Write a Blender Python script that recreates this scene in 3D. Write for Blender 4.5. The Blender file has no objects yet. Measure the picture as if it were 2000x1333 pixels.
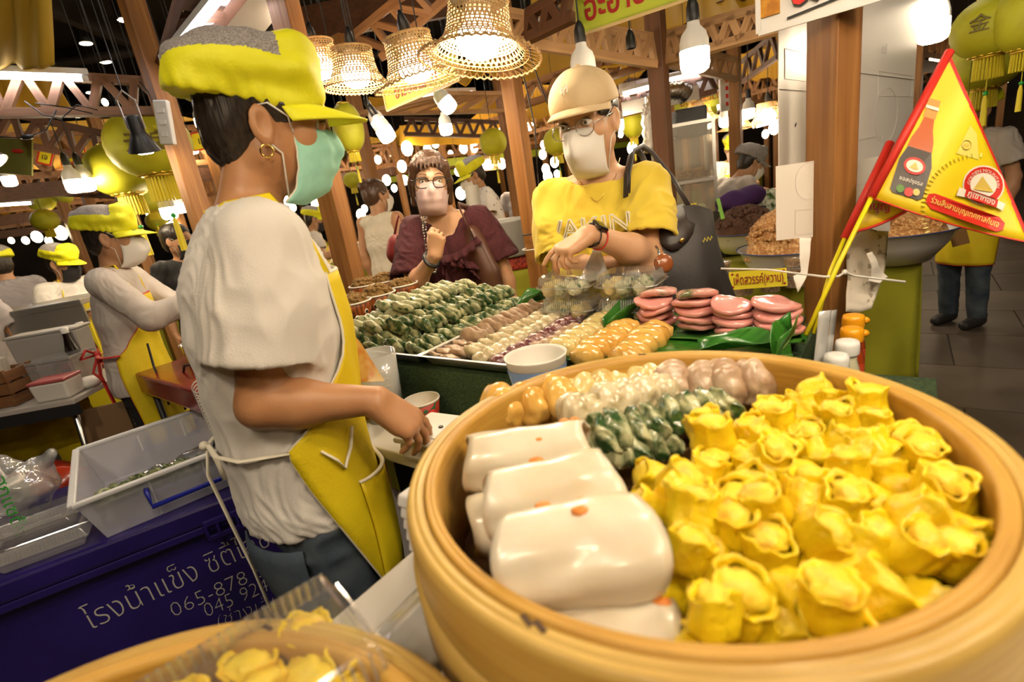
import bpy, bmesh, math, random
import numpy as np
import openvdb
from mathutils import Vector, Matrix, Euler

# ------------------------------------------------------------------ camera, world, exposure
S = bpy.context.scene
COL = S.collection
PI = math.pi
random.seed(7); RNG = np.random.default_rng(7)

EYE = np.array([0.0, 0.0, 1.40])
PITCH, ROLL, FOCAL = math.radians(16.495), math.radians(9.2015), 1000.0   # focal length in pixels of a 2000 px wide frame
_f = np.array([0, math.cos(PITCH), -math.sin(PITCH)]); _u = np.array([0, math.sin(PITCH), math.cos(PITCH)]); _r = np.array([1.0, 0, 0])
RIGHT = math.cos(ROLL)*_r - math.sin(ROLL)*_u
UPV = math.sin(ROLL)*_r + math.cos(ROLL)*_u
cam = bpy.data.cameras.new('camera'); cam.sensor_width = 36.0; cam.lens = 18.0; cam.clip_start = .02; cam.clip_end = 200
cam.dof.use_dof = True; cam.dof.focus_distance = 1.58; cam.dof.aperture_fstop = 3.6
cam_o = bpy.data.objects.new('camera', cam); COL.objects.link(cam_o)
_m = Matrix(((RIGHT[0], UPV[0], -_f[0], EYE[0]), (RIGHT[1], UPV[1], -_f[1], EYE[1]), (RIGHT[2], UPV[2], -_f[2], EYE[2]), (0, 0, 0, 1)))
cam_o.matrix_world = _m
S.camera = cam_o

w = bpy.data.worlds.new('hall'); S.world = w; w.use_nodes = True
w.node_tree.nodes['Background'].inputs[0].default_value = (1.0, .80, .55, 1)
w.node_tree.nodes['Background'].inputs[1].default_value = .05
S.view_settings.view_transform = 'Standard'; S.view_settings.look = 'None'
S.view_settings.gamma = 1.0; S.view_settings.use_curve_mapping = False
S.view_settings.exposure = 0.50
cy = S.cycles
cy.max_bounces = 5; cy.diffuse_bounces = 2; cy.glossy_bounces = 2; cy.transmission_bounces = 3; cy.transparent_max_bounces = 12
cy.caustics_reflective = False; cy.caustics_refractive = False; cy.sample_clamp_indirect = 4.0; cy.sample_clamp_direct = 60.0
cy.use_denoising = True
BULB = 62.0          # radiance of a lit lamp
HALL = 0.62

def hall_lamp(name, loc, power, size, color):
    l = bpy.data.lights.new(name, 'POINT'); l.energy = power; l.shadow_soft_size = size; l.color = color
    o = bpy.data.objects.new(name, l); o.location = loc; COL.objects.link(o)
    return o

# ------------------------------------------------------------------ places
def ray(px, py): return RIGHT*((px-1000)/FOCAL) - UPV*((py-666.5)/FOCAL) + _f
def at(px, py, d): return EYE + ray(px, py)*d                 # a point at a given distance in front of the lens
def lev(px, py, z):                                           # a point on the level plane of height z
    r = ray(px, py); return EYE + r*((z-EYE[2])/r[2])
V = lambda *a: np.array(a, float)
def unit(v): v = np.asarray(v, float); return v/np.linalg.norm(v)
def frame(x, z):
    """right-handed axes with x along x and z near z, as columns"""
    x = unit(x); y = unit(np.cross(z, x)); return np.stack([x, y, np.cross(x, y)], 1)
def rotz(a): c, s = math.cos(a), math.sin(a); return np.array([[c, -s, 0], [s, c, 0], [0, 0, 1.]])
def rotx(a): c, s = math.cos(a), math.sin(a); return np.array([[1, 0, 0], [0, c, -s], [0, s, c]])
def roty(a): c, s = math.cos(a), math.sin(a); return np.array([[c, 0, s], [0, 1, 0], [-s, 0, c]])

# ------------------------------------------------------------------ smooth lattice noise
_tab = RNG.random(4096).astype(np.float32)
def vnoise(p, scale=1.0, seed=0):
    q = np.asarray(p, np.float64)*scale + seed*17.31
    i = np.floor(q).astype(np.int64); f = q-i; f = f*f*(3-2*f)
    def h(a, b, c): return _tab[(a*73856093 ^ b*19349663 ^ c*83492791) & 4095]
    x, y, z = i[:, 0], i[:, 1], i[:, 2]; r = 0
    for dx in (0, 1):
        for dy in (0, 1):
            for dz in (0, 1):
                r = r + h(x+dx, y+dy, z+dz)*(f[:, 0] if dx else 1-f[:, 0])*(f[:, 1] if dy else 1-f[:, 1])*(f[:, 2] if dz else 1-f[:, 2])
    return r*2-1

# ------------------------------------------------------------------ materials
MATS = {}
def mat(name, c, rough=.5, c2=None, scale=8., mix=(.4, .6), bump=0., bscale=60., metal=0., sss=0., coat=0., spec=.5, emit=0., alpha=1., trans=0., wood=None, vary=0., detail=3., ecol=None, sheen=0., stretch=None):
    """a procedural material; c2 mottles c through noise, wood = (axis, count) draws grain along that axis"""
    if name in MATS: return MATS[name]
    m = bpy.data.materials.new(name); m.use_nodes = True; nt = m.node_tree; N = nt.nodes; L = nt.links
    b = N['Principled BSDF']
    def setv(k, v): b.inputs[k].default_value = v
    col = (*c[:3], 1); setv('Base Color', col); setv('Roughness', rough); setv('Metallic', metal); setv('Specular IOR Level', spec)
    if sss: setv('Subsurface Weight', sss); setv('Subsurface Radius', (1, .4, .2)); setv('Subsurface Scale', .006)
    if coat: setv('Coat Weight', coat); setv('Coat Roughness', .12)
    if sheen: setv('Sheen Weight', sheen)
    if alpha < 1: setv('Alpha', alpha)
    if trans: setv('Transmission Weight', trans)
    if emit: setv('Emission Color', (*(ecol or c)[:3], 1)); setv('Emission Strength', emit)
    tc = N.new('ShaderNodeTexCoord'); vec = tc.outputs['Object']
    oi = N.new('ShaderNodeObjectInfo')
    add = N.new('ShaderNodeVectorMath'); add.operation = 'ADD'; L.new(vec, add.inputs[0])
    sc = N.new('ShaderNodeVectorMath'); sc.operation = 'SCALE'; sc.inputs[0].default_value = (3.1, 5.7, 1.9); L.new(oi.outputs['Random'], sc.inputs['Scale'])
    L.new(sc.outputs[0], add.inputs[1]); vec = add.outputs[0]
    if stretch or wood:
        mp = N.new('ShaderNodeMapping'); L.new(vec, mp.inputs[0]); vec = mp.outputs[0]
        if wood:
            s = [wood[1]]*3; s[wood[0]] = wood[1]*.045; mp.inputs['Scale'].default_value = s
        else: mp.inputs['Scale'].default_value = stretch
    out = None
    if c2 is not None:
        n = N.new('ShaderNodeTexNoise'); n.inputs['Scale'].default_value = 1.0 if wood else scale; n.inputs['Detail'].default_value = detail
        if wood: n.inputs['Distortion'].default_value = 1.2; n.inputs['Detail'].default_value = 5
        L.new(vec, n.inputs['Vector'])
        r = N.new('ShaderNodeValToRGB'); e = r.color_ramp.elements
        e[0].position, e[1].position = mix; e[0].color = col; e[1].color = (*c2[:3], 1)
        L.new(n.outputs[0], r.inputs[0]); out = r.outputs[0]
    if vary:
        hs = N.new('ShaderNodeHueSaturation'); mr = N.new('ShaderNodeMapRange'); mr.inputs[3].default_value = 1-vary; mr.inputs[4].default_value = 1+vary
        L.new(oi.outputs['Random'], mr.inputs[0]); L.new(mr.outputs[0], hs.inputs['Value'])
        if out is not None: L.new(out, hs.inputs['Color'])
        else: hs.inputs['Color'].default_value = col
        out = hs.outputs[0]
    if out is not None: L.new(out, b.inputs['Base Color'])
    if bump:
        n = N.new('ShaderNodeTexNoise'); n.inputs['Scale'].default_value = 1.5 if wood else bscale; n.inputs['Detail'].default_value = 3; L.new(vec, n.inputs['Vector'])
        bp = N.new('ShaderNodeBump'); bp.inputs['Strength'].default_value = min(1, bump); bp.inputs['Distance'].default_value = .004
        L.new(n.outputs[0], bp.inputs['Height']); L.new(bp.outputs[0], b.inputs['Normal'])
    MATS[name] = m; return m

def clear(name, tint=(1, 1, 1), haze=.08, gloss=.12):
    """thin clear film or plastic: see-through with a sheen and a little milkiness"""
    if name in MATS: return MATS[name]
    m = bpy.data.materials.new(name); m.use_nodes = True; nt = m.node_tree; N = nt.nodes; L = nt.links
    N.remove(N['Principled BSDF']); out = N['Material Output']
    t = N.new('ShaderNodeBsdfTransparent'); t.inputs[0].default_value = (*tint, 1)
    d = N.new('ShaderNodeBsdfPrincipled'); d.inputs['Base Color'].default_value = (*[.9*x for x in tint], 1); d.inputs['Roughness'].default_value = .25
    g = N.new('ShaderNodeBsdfGlossy'); g.inputs['Roughness'].default_value = .08
    lw = N.new('ShaderNodeLayerWeight'); lw.inputs[0].default_value = .35
    mr = N.new('ShaderNodeMapRange'); mr.inputs[3].default_value = gloss*.4; mr.inputs[4].default_value = min(.9, gloss*4); L.new(lw.outputs['Facing'], mr.inputs[0])
    a = N.new('ShaderNodeMixShader'); a.inputs[0].default_value = haze; L.new(t.outputs[0], a.inputs[1]); L.new(d.outputs[0], a.inputs[2])
    b = N.new('ShaderNodeMixShader'); L.new(mr.outputs[0], b.inputs[0]); L.new(a.outputs[0], b.inputs[1]); L.new(g.outputs[0], b.inputs[2])
    L.new(b.outputs[0], out.inputs[0]); MATS[name] = m; return m

# ------------------------------------------------------------------ meshes and objects
def mesh(name, v, f, smooth=False):
    me = bpy.data.meshes.new(name)
    v = np.asarray(v, float)
    me.from_pydata([tuple(p) for p in v] if len(v) < 3000 else v.tolist(), [], [tuple(q) for q in f] if not isinstance(f, np.ndarray) else f.tolist())
    if smooth: me.polygons.foreach_set('use_smooth', np.ones(len(me.polygons), bool))
    me.update(); return me

class MB:
    """collects shapes that become ONE mesh"""
    def __init__(s): s.v = []; s.f = []; s.n = 0
    def add(s, v, f):
        v = np.asarray(v, float)
        s.v.append(v); s.f += [tuple(int(i)+s.n for i in q) for q in f]; s.n += len(v); return s
    def box(s, c, d, R=None, taper=1.0):
        x, y, z = np.asarray(d, float)/2
        v = np.array([(-x, -y, -z), (x, -y, -z), (x, y, -z), (-x, y, -z), (-x*taper, -y*taper, z), (x*taper, -y*taper, z), (x*taper, y*taper, z), (-x*taper, y*taper, z)])
        if R is not None: v = v@np.asarray(R).T
        return s.add(v+np.asarray(c), [(3, 2, 1, 0), (4, 5, 6, 7), (0, 1, 5, 4), (1, 2, 6, 5), (2, 3, 7, 6), (3, 0, 4, 7)])
    def bar(s, a, b, w, h, up=(0, 0, 1)):
        a = np.asarray(a, float); b = np.asarray(b, float)
        if abs(np.dot(unit(b-a), unit(up))) > .99: up = (0, 1, 0.01)
        return s.box((a+b)/2, (np.linalg.norm(b-a), w, h), frame(b-a, up))
    def tube(s, pts, r, n=8, caps=True, flat=None):
        pts = [np.asarray(p, float) for p in pts]; m = len(pts)
        r = [r]*m if np.isscalar(r) else list(r)
        T = [unit(pts[min(i+1, m-1)]-pts[max(i-1, 0)]) for i in range(m)]
        u = np.cross(T[0], (0, 0, 1) if abs(T[0][2]) < .9 else (1, 0, 0)); u = unit(u); v = []
        for i in range(m):
            u = u-T[i]*np.dot(u, T[i]); u = unit(u); w_ = np.cross(T[i], u)
            for k in range(n):
                a = 2*PI*k/n; v.append(pts[i]+r[i]*(math.cos(a)*u+math.sin(a)*w_*(flat or 1)))
        f = [(i*n+k, i*n+(k+1) % n, (i+1)*n+(k+1) % n, (i+1)*n+k) for i in range(m-1) for k in range(n)]
        if caps: f += [tuple(range(n-1, -1, -1)), tuple((m-1)*n+k for k in range(n))]
        return s.add(v, f)
    def lathe(s, prof, n=24, c=(0, 0, 0), R=None, cap0=False, cap1=False, wob=None):
        v = []
        for j, (r, z) in enumerate(prof):
            for k in range(n):
                a = 2*PI*k/n; rr = r*(wob(a, j) if wob else 1); v.append((rr*math.cos(a), rr*math.sin(a), z))
        v = np.array(v)
        if R is not None: v = v@np.asarray(R).T
        m = len(prof)
        f = [(j*n+k, j*n+(k+1) % n, (j+1)*n+(k+1) % n, (j+1)*n+k) for j in range(m-1) for k in range(n)]
        if cap0: f.append(tuple(range(n-1, -1, -1)))
        if cap1: f.append(tuple((m-1)*n+k for k in range(n)))
        return s.add(v+np.asarray(c), f)
    def grid(s, P, closed=False):
        """P[i][j] a lattice of points"""
        P = np.asarray(P, float); a, b = P.shape[:2]
        f = [(i*b+j, i*b+(j+1) % b, (i+1)*b+(j+1) % b, (i+1)*b+j) for i in range(a-1) for j in range(b if closed else b-1)]
        return s.add(P.reshape(-1, 3), f)
    def sheet(s, P, t, closed=False):
        """a lattice given thickness t"""
        P = np.asarray(P, float); a, b = P.shape[:2]
        du = np.gradient(P, axis=0); dv = np.gradient(P, axis=1); nn = np.cross(du, dv); nn /= np.maximum(np.linalg.norm(nn, axis=2, keepdims=True), 1e-9)
        Q = P+nn*t; o = a*b
        f = []
        for i in range(a-1):
            for j in range(b if closed else b-1):
                k = (j+1) % b; f += [(i*b+k, i*b+j, (i+1)*b+j, (i+1)*b+k), (o+i*b+j, o+i*b+k, o+(i+1)*b+k, o+(i+1)*b+j)]
        for j in range(b if closed else b-1):
            k = (j+1) % b; f += [(j, k, o+k, o+j), ((a-1)*b+k, (a-1)*b+j, o+(a-1)*b+j, o+(a-1)*b+k)]
        if not closed:
            for i in range(a-1): f += [((i+1)*b, i*b, o+i*b, o+(i+1)*b), (i*b+b-1, (i+1)*b+b-1, o+(i+1)*b+b-1, o+i*b+b-1)]
        return s.add(np.concatenate([P.reshape(-1, 3), Q.reshape(-1, 3)]), f)
    def sphere(s, c, r, n=10, m=8, R=None):
        r = np.ones(3)*r
        v = [(0, 0, -1.)]+[(math.sin(PI*j/m)*math.cos(2*PI*k/n), math.sin(PI*j/m)*math.sin(2*PI*k/n), -math.cos(PI*j/m)) for j in range(1, m) for k in range(n)]+[(0, 0, 1.)]
        v = np.array(v)*r
        if R is not None: v = v@np.asarray(R).T
        f = [(0, 1+(k+1) % n, 1+k) for k in range(n)]
        f += [(1+j*n+k, 1+j*n+(k+1) % n, 1+(j+1)*n+(k+1) % n, 1+(j+1)*n+k) for j in range(m-2) for k in range(n)]
        e = len(v)-1; f += [(e, 1+(m-2)*n+k, 1+(m-2)*n+(k+1) % n) for k in range(n)]
        return s.add(v+np.asarray(c), f)
    def mesh(s, name='m', smooth=False): return mesh(name, np.concatenate(s.v), s.f, smooth)
    def build(s, name, m, parent=None, smooth=False, bevel=0, **k): return obj(name, s.mesh(name, smooth), m, parent, bevel=bevel, **k)

def tag(o, label=None, cat=None, group=None, kind=None):
    if label: o['label'] = label
    if cat: o['category'] = cat
    if group: o['group'] = group
    if kind: o['kind'] = kind
    return o
def empty(name, loc=(0, 0, 0), label=None, cat=None, group=None, rot=None):
    o = bpy.data.objects.new(name, None); o.empty_display_size = .05
    M4 = Matrix.Translation(Vector([float(x) for x in loc]))
    if rot is not None: M4 = M4@(Matrix([list(map(float, q)) for q in np.asarray(rot)]).to_4x4())
    o.matrix_world = M4; COL.objects.link(o); return tag(o, label, cat, group)
def obj(name, me, m, parent=None, label=None, cat=None, group=None, kind=None, loc=None, rot=None, scale=None, bevel=0, local=False):
    """link a mesh; vertices are world positions unless local (then they are in the parent's or the object's own axes)"""
    o = bpy.data.objects.new(name, me); COL.objects.link(o)
    if m is not None:
        for q in (m if isinstance(m, (list, tuple)) else [m]): me.materials.append(q)
    if parent is not None:
        o.parent = parent
        if not local:
            M4 = parent.matrix_basis.copy()
            q = parent.parent; K = parent.matrix_parent_inverse.copy()
            M4 = K@M4
            while q is not None: M4 = (q.matrix_parent_inverse@q.matrix_basis)@M4; q = q.parent
            o.matrix_parent_inverse = M4.inverted()
    if loc is not None or rot is not None or scale is not None:
        M4 = Matrix.Translation(Vector([float(x) for x in (loc if loc is not None else (0, 0, 0))]))
        if rot is not None: M4 = M4@(Matrix([list(map(float, q)) for q in np.asarray(rot)]).to_4x4())
        if scale is not None: M4 = M4@Matrix.Diagonal((*(np.ones(3)*scale), 1))
        o.matrix_basis = M4
    if bevel:
        b = o.modifiers.new('bevel', 'BEVEL'); b.width = bevel; b.segments = 2; b.limit_method = 'ANGLE'; b.angle_limit = .7
    return tag(o, label, cat, group, kind)
def dup(root, loc=None, rot=None, scale=1.0, label=None, group=None, name=None):
    """a copy of a thing with copies of its parts and sub-parts (meshes shared)"""

    def rec(o, p):
        c = o.copy(); COL.objects.link(c)
        if p is not None: c.parent = p
        for ch in KIDS(o): rec(ch, c)
        return c
    r = rec(root, None)
    if loc is not None:
        M4 = Matrix.Translation(Vector([float(x) for x in loc]))
        if rot is not None: M4 = M4@(Matrix([list(map(float, q)) for q in np.asarray(rot)]).to_4x4())
        r.matrix_basis = M4@Matrix.Diagonal((scale, scale, scale, 1) if np.isscalar(scale) else (*scale, 1))
    if label: r['label'] = label
    if group: r['group'] = group
    return r
def KIDS(o): return list(o.children)

def letters(txt, size, org, xd, up, m, parent=None, name='lettering', depth=.001, center=True, local=False, squash=1.0, bold=0., fit=None):
    """flat print as a thin mesh lying on a surface"""
    cu = bpy.data.curves.new('t', 'FONT'); cu.body = txt; cu.size = size; cu.extrude = depth; cu.resolution_u = 2; cu.offset = bold
    if center: cu.align_x = 'CENTER'; cu.align_y = 'CENTER'
    to = bpy.data.objects.new('t', cu); COL.objects.link(to)
    dg = bpy.context.evaluated_depsgraph_get(); me = bpy.data.meshes.new_from_object(to.evaluated_get(dg))
    bpy.data.objects.remove(to)
    A = frame(xd, np.cross(xd, up)); n = len(me.vertices); c = np.empty(n*3); me.vertices.foreach_get('co', c); c = c.reshape(-1, 3)
    if fit: squash = min(squash, fit/max(1e-6, c[:, 0].max()-c[:, 0].min()))
    c[:, 0] *= squash
    c = c@A.T+np.asarray(org); me.vertices.foreach_set('co', c.ravel()); me.update(); me.materials.clear()
    return obj(name, me, m, parent, local=local)

ORD = ('first', 'second', 'third', 'fourth', 'fifth', 'sixth', 'seventh', 'eighth', 'ninth', 'tenth', 'eleventh', 'twelfth', 'thirteenth', 'fourteenth', 'fifteenth', 'sixteenth', 'seventeenth', 'eighteenth', 'nineteenth', 'twentieth')
def hang(p, parent, r=.0022, name='hanging_cord', top=5.6):
    p = np.asarray(p, float); return MB().tube([p, p+V(0, 0, .02), V(p[0], p[1], top)], r, 5).build(name, WIRE, parent)
# ------------------------------------------------------------------ modelling clay: blended rounded solids turned into one surface
class Clay:
    def __init__(s, lo, hi, h):
        s.lo = np.asarray(lo, float); s.h = h; s.n = np.ceil((np.asarray(hi)-s.lo)/h).astype(int)+1
        s.a = np.full(s.n, 9., np.float32)
    def win(s, lo, hi, mg):
        i = np.clip(np.floor((lo-mg-s.lo)/s.h).astype(int), 0, s.n); j = np.clip(np.ceil((hi+mg-s.lo)/s.h).astype(int)+1, 0, s.n)
        sl = tuple(slice(a, b) for a, b in zip(i, j))
        ax = [(s.lo[k]+s.h*np.arange(i[k], j[k])).astype(np.float32) for k in range(3)]
        return sl, ax[0][:, None, None], ax[1][None, :, None], ax[2][None, None, :]
    def mix(s, sl, d, k, op):
        a = s.a[sl]
        if a.size == 0: return
        if op == 'add':
            h = np.clip(.5+.5*(a-d)/k, 0, 1); s.a[sl] = a*(1-h)+d*h-k*h*(1-h)
        else:
            d = -d; h = np.clip(.5-.5*(a-d)/k, 0, 1); s.a[sl] = a*(1-h)+d*h+k*h*(1-h)
    def cone(s, a, b, ra, rb, k=.02, sq=None, op='add'):
        a = np.asarray(a, float); b = np.asarray(b, float); R = max(ra, rb)*(max(1, sq[1]) if sq else 1)
        sl, X, Y, Z = s.win(np.minimum(a, b)-R, np.maximum(a, b)+R, k+3*s.h)
        ba = b-a; L2 = float(ba@ba) or 1e-9
        qx, qy, qz = X-a[0], Y-a[1], Z-a[2]
        t = np.clip((qx*ba[0]+qy*ba[1]+qz*ba[2])/L2, 0, 1)
        qx = qx-t*ba[0]; qy = qy-t*ba[1]; qz = qz-t*ba[2]
        g = 1.
        if sq:
            u, f = np.asarray(sq[0], float), sq[1]; c = (qx*u[0]+qy*u[1]+qz*u[2])*(1/f-1)
            qx = qx+c*u[0]; qy = qy+c*u[1]; qz = qz+c*u[2]; g = .5*(1+min(f, 1.0))
        d = (np.sqrt(qx*qx+qy*qy+qz*qz)-(ra+(rb-ra)*t))*g
        s.mix(sl, d.astype(np.float32), k, op); return s
    def ell(s, c, r, A=None, k=.02, op='add'):
        c = np.asarray(c, float); r = np.ones(3)*r; R = r.max()
        sl, X, Y, Z = s.win(c-R, c+R, k+3*s.h)
        q = [X-c[0], Y-c[1], Z-c[2]]
        if A is not None: q = [q[0]*A[0, j]+q[1]*A[1, j]+q[2]*A[2, j] for j in range(3)]
        k0 = np.sqrt((q[0]/r[0])**2+(q[1]/r[1])**2+(q[2]/r[2])**2)
        k1 = np.sqrt((q[0]/r[0]**2)**2+(q[1]/r[1]**2)**2+(q[2]/r[2]**2)**2)+1e-6
        s.mix(sl, (k0*(k0-1)/k1).astype(np.float32), k, op); return s
    def cut(s, p, n, k=.004, near=None):
        """take away what lies beyond the plane at p on the side of n (within near of p, when given)"""
        p = np.asarray(p, float); n = unit(n)
        lo, hi = (s.lo, s.lo+s.h*s.n) if near is None else (p-near, p+near)
        sl, X, Y, Z = s.win(lo, hi, 0)
        d = -((X-p[0])*n[0]+(Y-p[1])*n[1]+(Z-p[2])*n[2])
        s.mix(sl, d.astype(np.float32)+np.zeros_like(s.a[sl]), k, 'sub'); return s
    def surf(s, smooth=1, disp=None):
        g = openvdb.FloatGrid(); g.background = 9.; g.copyFromArray(s.a)
        p, q = g.convertToQuads(0.0)[:2]
        p = p.astype(np.float64)*s.h+s.lo; q = q.astype(np.int64)
        v0, v1, v2, v3 = (p[q[:, i]] for i in range(4))
        vol = np.einsum('ij,ij->i', v0, np.cross(v1, v2)).sum()+np.einsum('ij,ij->i', v0, np.cross(v2, v3)).sum()
        if vol < 0: q = q[:, ::-1]
        E = np.concatenate([q[:, [0, 1]], q[:, [1, 2]], q[:, [2, 3]], q[:, [3, 0]]])
        for _ in range(smooth):
            acc = np.zeros_like(p); cnt = np.zeros(len(p))
            for j in range(3): acc[:, j] = np.bincount(E[:, 0], p[E[:, 1], j], len(p))+np.bincount(E[:, 1], p[E[:, 0], j], len(p))
            cnt = np.bincount(E[:, 0], minlength=len(p))+np.bincount(E[:, 1], minlength=len(p))
            p = .45*p+.55*acc/np.maximum(cnt, 1)[:, None]
        if disp is not None: p = p+normals(p, q)*disp(p)[:, None]
        return p, q
def normals(p, q):
    n = np.cross(p[q[:, 2]]-p[q[:, 0]], p[q[:, 3]]-p[q[:, 1]]); o = np.zeros_like(p)
    for i in range(4):
        for j in range(3): o[:, j] += np.bincount(q[:, i], n[:, j], len(p))
    return o/np.maximum(np.linalg.norm(o, axis=1, keepdims=True), 1e-12)
def split(p, q, keep):
    """the faces for which keep(centre) holds, as a mesh of their own"""
    m = keep(p[q].mean(1)); qq = q[m]; u, inv = np.unique(qq, return_inverse=True)
    return p[u], inv.reshape(qq.shape)
# ------------------------------------------------------------------ people
SKIN_TAN = mat('skin_tan', (.50, .25, .115), .45, c2=(.42, .19, .08), scale=14, mix=(.35, .75), sss=.12, bump=.08, bscale=300)
SKIN_FAIR = mat('skin_fair', (.68, .40, .235), .45, c2=(.60, .32, .17), scale=12, mix=(.35, .75), sss=.12, bump=.06, bscale=300)
SKIN_MID = mat('skin_mid', (.52, .28, .15), .48, c2=(.45, .22, .11), scale=12, mix=(.35, .75), sss=.1)
HAIR = mat('black_hair', (.012, .009, .008), .38, c2=(.035, .024, .017), scale=1, mix=(.3, .7), bump=.5, bscale=1, stretch=(160, 160, 14))
HAIR_BROWN = mat('brown_hair', (.045, .022, .012), .4, c2=(.11, .05, .025), scale=1, mix=(.3, .7), bump=.5, bscale=1, stretch=(160, 160, 14))
EYE_WHITE = mat('eye_white', (.78, .74, .70), .2)
EYE_DARK = mat('eye_iris', (.015, .008, .005), .1)
TEE_WHITE = mat('white_cotton', (.74, .70, .65), .85, c2=(.70, .66, .61), scale=5, bump=.25, bscale=420, sheen=.2)
YELLOW_CLOTH = mat('yellow_nonwoven', (.84, .66, .008), .62, c2=(.78, .58, .006), scale=6, bump=.3, bscale=160)
LIME_CLOTH = mat('lime_yellow_cap_cloth', (.86, .84, .012), .6, c2=(.80, .77, .01), scale=6, bump=.25, bscale=160)
PIPING = mat('cream_piping', (.78, .72, .58), .7)
RED_PIPING = mat('red_piping', (.62, .03, .02), .6)
MESH_GREY = mat('grey_net', (.42, .38, .36), .8, c2=(.22, .20, .19), scale=380, mix=(.45, .55), bump=.6, bscale=380, detail=1)
MASK_GREEN = mat('mint_mask', (.36, .72, .58), .75, c2=(.32, .66, .53), scale=30, bump=.15, bscale=500)
MASK_WHITE = mat('white_mask', (.82, .78, .72), .75, bump=.1, bscale=400)
MASK_PINK = mat('pink_mask', (.80, .58, .56), .75, bump=.1, bscale=400)
MASK_BLACK = mat('black_mask', (.02, .018, .02), .7)
DENIM = mat('blue_denim', (.035, .055, .085), .8, c2=(.10, .125, .15), scale=9, mix=(.35, .7), bump=.4, bscale=500)
BLACK_CLOTH = mat('black_cloth', (.012, .011, .012), .8)
SHOE = mat('dark_shoe_rubber', (.03, .027, .026), .55)
GOLD = mat('gold', (.85, .55, .15), .22, metal=1)
STEEL = mat('steel_wire', (.55, .55, .56), .25, metal=1)
BLACK_PLASTIC = mat('black_plastic', (.014, .014, .015), .35)

def place_head(c, yaw, pitch=0., tilt=0.):
    """axes of a head (forward, left, up) turned to yaw, nodding by pitch (down is positive), tilted"""
    return rotz(yaw)@roty(pitch)@np.array([[1, 0, 0], [0, math.cos(tilt), -math.sin(tilt)], [0, math.sin(tilt), math.cos(tilt)]]), np.asarray(c, float)

def add_head(c, H, o, s=1.0, ears=True):
    P = lambda x, y, z: o+H@(np.array([x, y, z])*s)
    E = lambda p, r, k=.02, A=None, op='add': c.ell(P(*p), np.array(r)*s, H if A is None else H@A, k, op)
    E((-.014, 0, .040), (.100, .077, .085), .03)
    E((.020, 0, -.028), (.070, .063, .086), .03)
    for y in (-1, 1):
        c.cone(P(-.005, y*.048, -.055), P(.060, y*.010, -.096), .022*s, .018*s, .03)
        E((.050, y*.036, -.018), (.030, .026, .028), .025)
        c.cone(P(.072, y*.045, .026), P(.088, y*.012, .026), .010*s, .010*s, .015)
    E((.068, 0, -.096), (.020, .022, .018), .025)
    c.cone(P(.088, 0, .020), P(.112, 0, -.020), .007*s, .011*s, .012)
    for y in (-1, 1): E((.101, y*.013, -.027), (.010, .008, .008), .008)
    E((.086, 0, -.056), (.014, .024, .007), .008); E((.085, 0, -.068), (.013, .020, .007), .008)
    for y in (-1, 1): E((.099, y*.033, .008), (.015, .015, .011), .012, op='sub')
    if ears:
        A = roty(-.25)
        for y in (-1, 1):
            B = A@rotz(-y*.35)
            E((-.012, y*.081, -.008), (.020, .0085, .034), .008, B)
            E((-.007, y*.0905, -.003), (.0125, .0095, .022), .004, B, op='sub')
            E((-.004, y*.081, -.034), (.009, .006, .009), .006)
    return P

def add_hand(c, w, fwd, back, thumb, curl=(.3, .35, .4, .45), spread=.10, s=1.0, tcurl=.3, tout=.7, k=.006):
    """a hand at wrist w, fingers along fwd, back of the hand towards back; thumb = +1 or -1 picks the side along back x fwd"""
    F = unit(fwd); B = unit(np.asarray(back, float)-F*np.dot(back, F)); T = np.cross(B, F)*thumb
    P = lambda x, y, z: w+(F*x+T*y+B*z)*s
    ys = (.030, .010, -.010, -.028); base = (.088, .092, .088, .078); ln = (.070, .078, .072, .056); rr = (.0088, .0090, .0086, .0076)
    for i in range(4):
        c.cone(P(.005, ys[i]*.62, 0), P(base[i], ys[i], 0), .0145*s, .0115*s, .014)
    c.cone(P(.012, .012, -.008), P(.055, .032, -.012), .017*s, .013*s, .014)
    c.cone(P(.02, -.018, -.008), P(.06, -.026, -.008), .013*s, .011*s, .012)
    for i in range(4):
        p = P(base[i]-.006, ys[i], .001); ang = 0; sp = (1.5-i)*spread
        for j, fr in enumerate((.45, .30, .25)):
            ang += curl[i]*(1, 1.25, .8)[j]
            d = F*math.cos(ang)*math.cos(sp)+T*math.sin(sp)*math.cos(ang)-B*math.sin(ang)
            q = p+d*ln[i]*fr*s
            c.cone(p, q, rr[i]*(1-.08*j)*s, rr[i]*(1-.08*(j+1))*s, k if j == 0 else .003); p = q
    p = P(.030, .030, -.010); a = 0
    for j, L in enumerate((.034, .030, .024)):
        a += tcurl*(0, .6, 1)[j]
        d = unit(F*math.cos(tout-a)+T*math.sin(tout-a)*.9-B*(.25+.6*a*.5)); q = p+d*L*s
        c.cone(p, q, (.0135, .0112, .010)[j]*s, (.0112, .010, .0085)[j]*s, (.012, .004, .003)[j]); p = q

def body_axes(hb): return np.array([math.cos(hb), math.sin(hb), 0]), np.array([-math.sin(hb), math.cos(hb), 0]), V(0, 0, 1)

TORSO_M = [(.74, .118, .172), (.86, .120, .172), (.97, .118, .165), (1.08, .116, .158), (1.20, .118, .165), (1.30, .112, .170), (1.36, .090, .160)]
TORSO_F = [(.74, .120, .180), (.86, .122, .178), (.96, .112, .162), (1.06, .100, .140), (1.18, .112, .150), (1.27, .100, .150), (1.33, .080, .135)]

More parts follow.
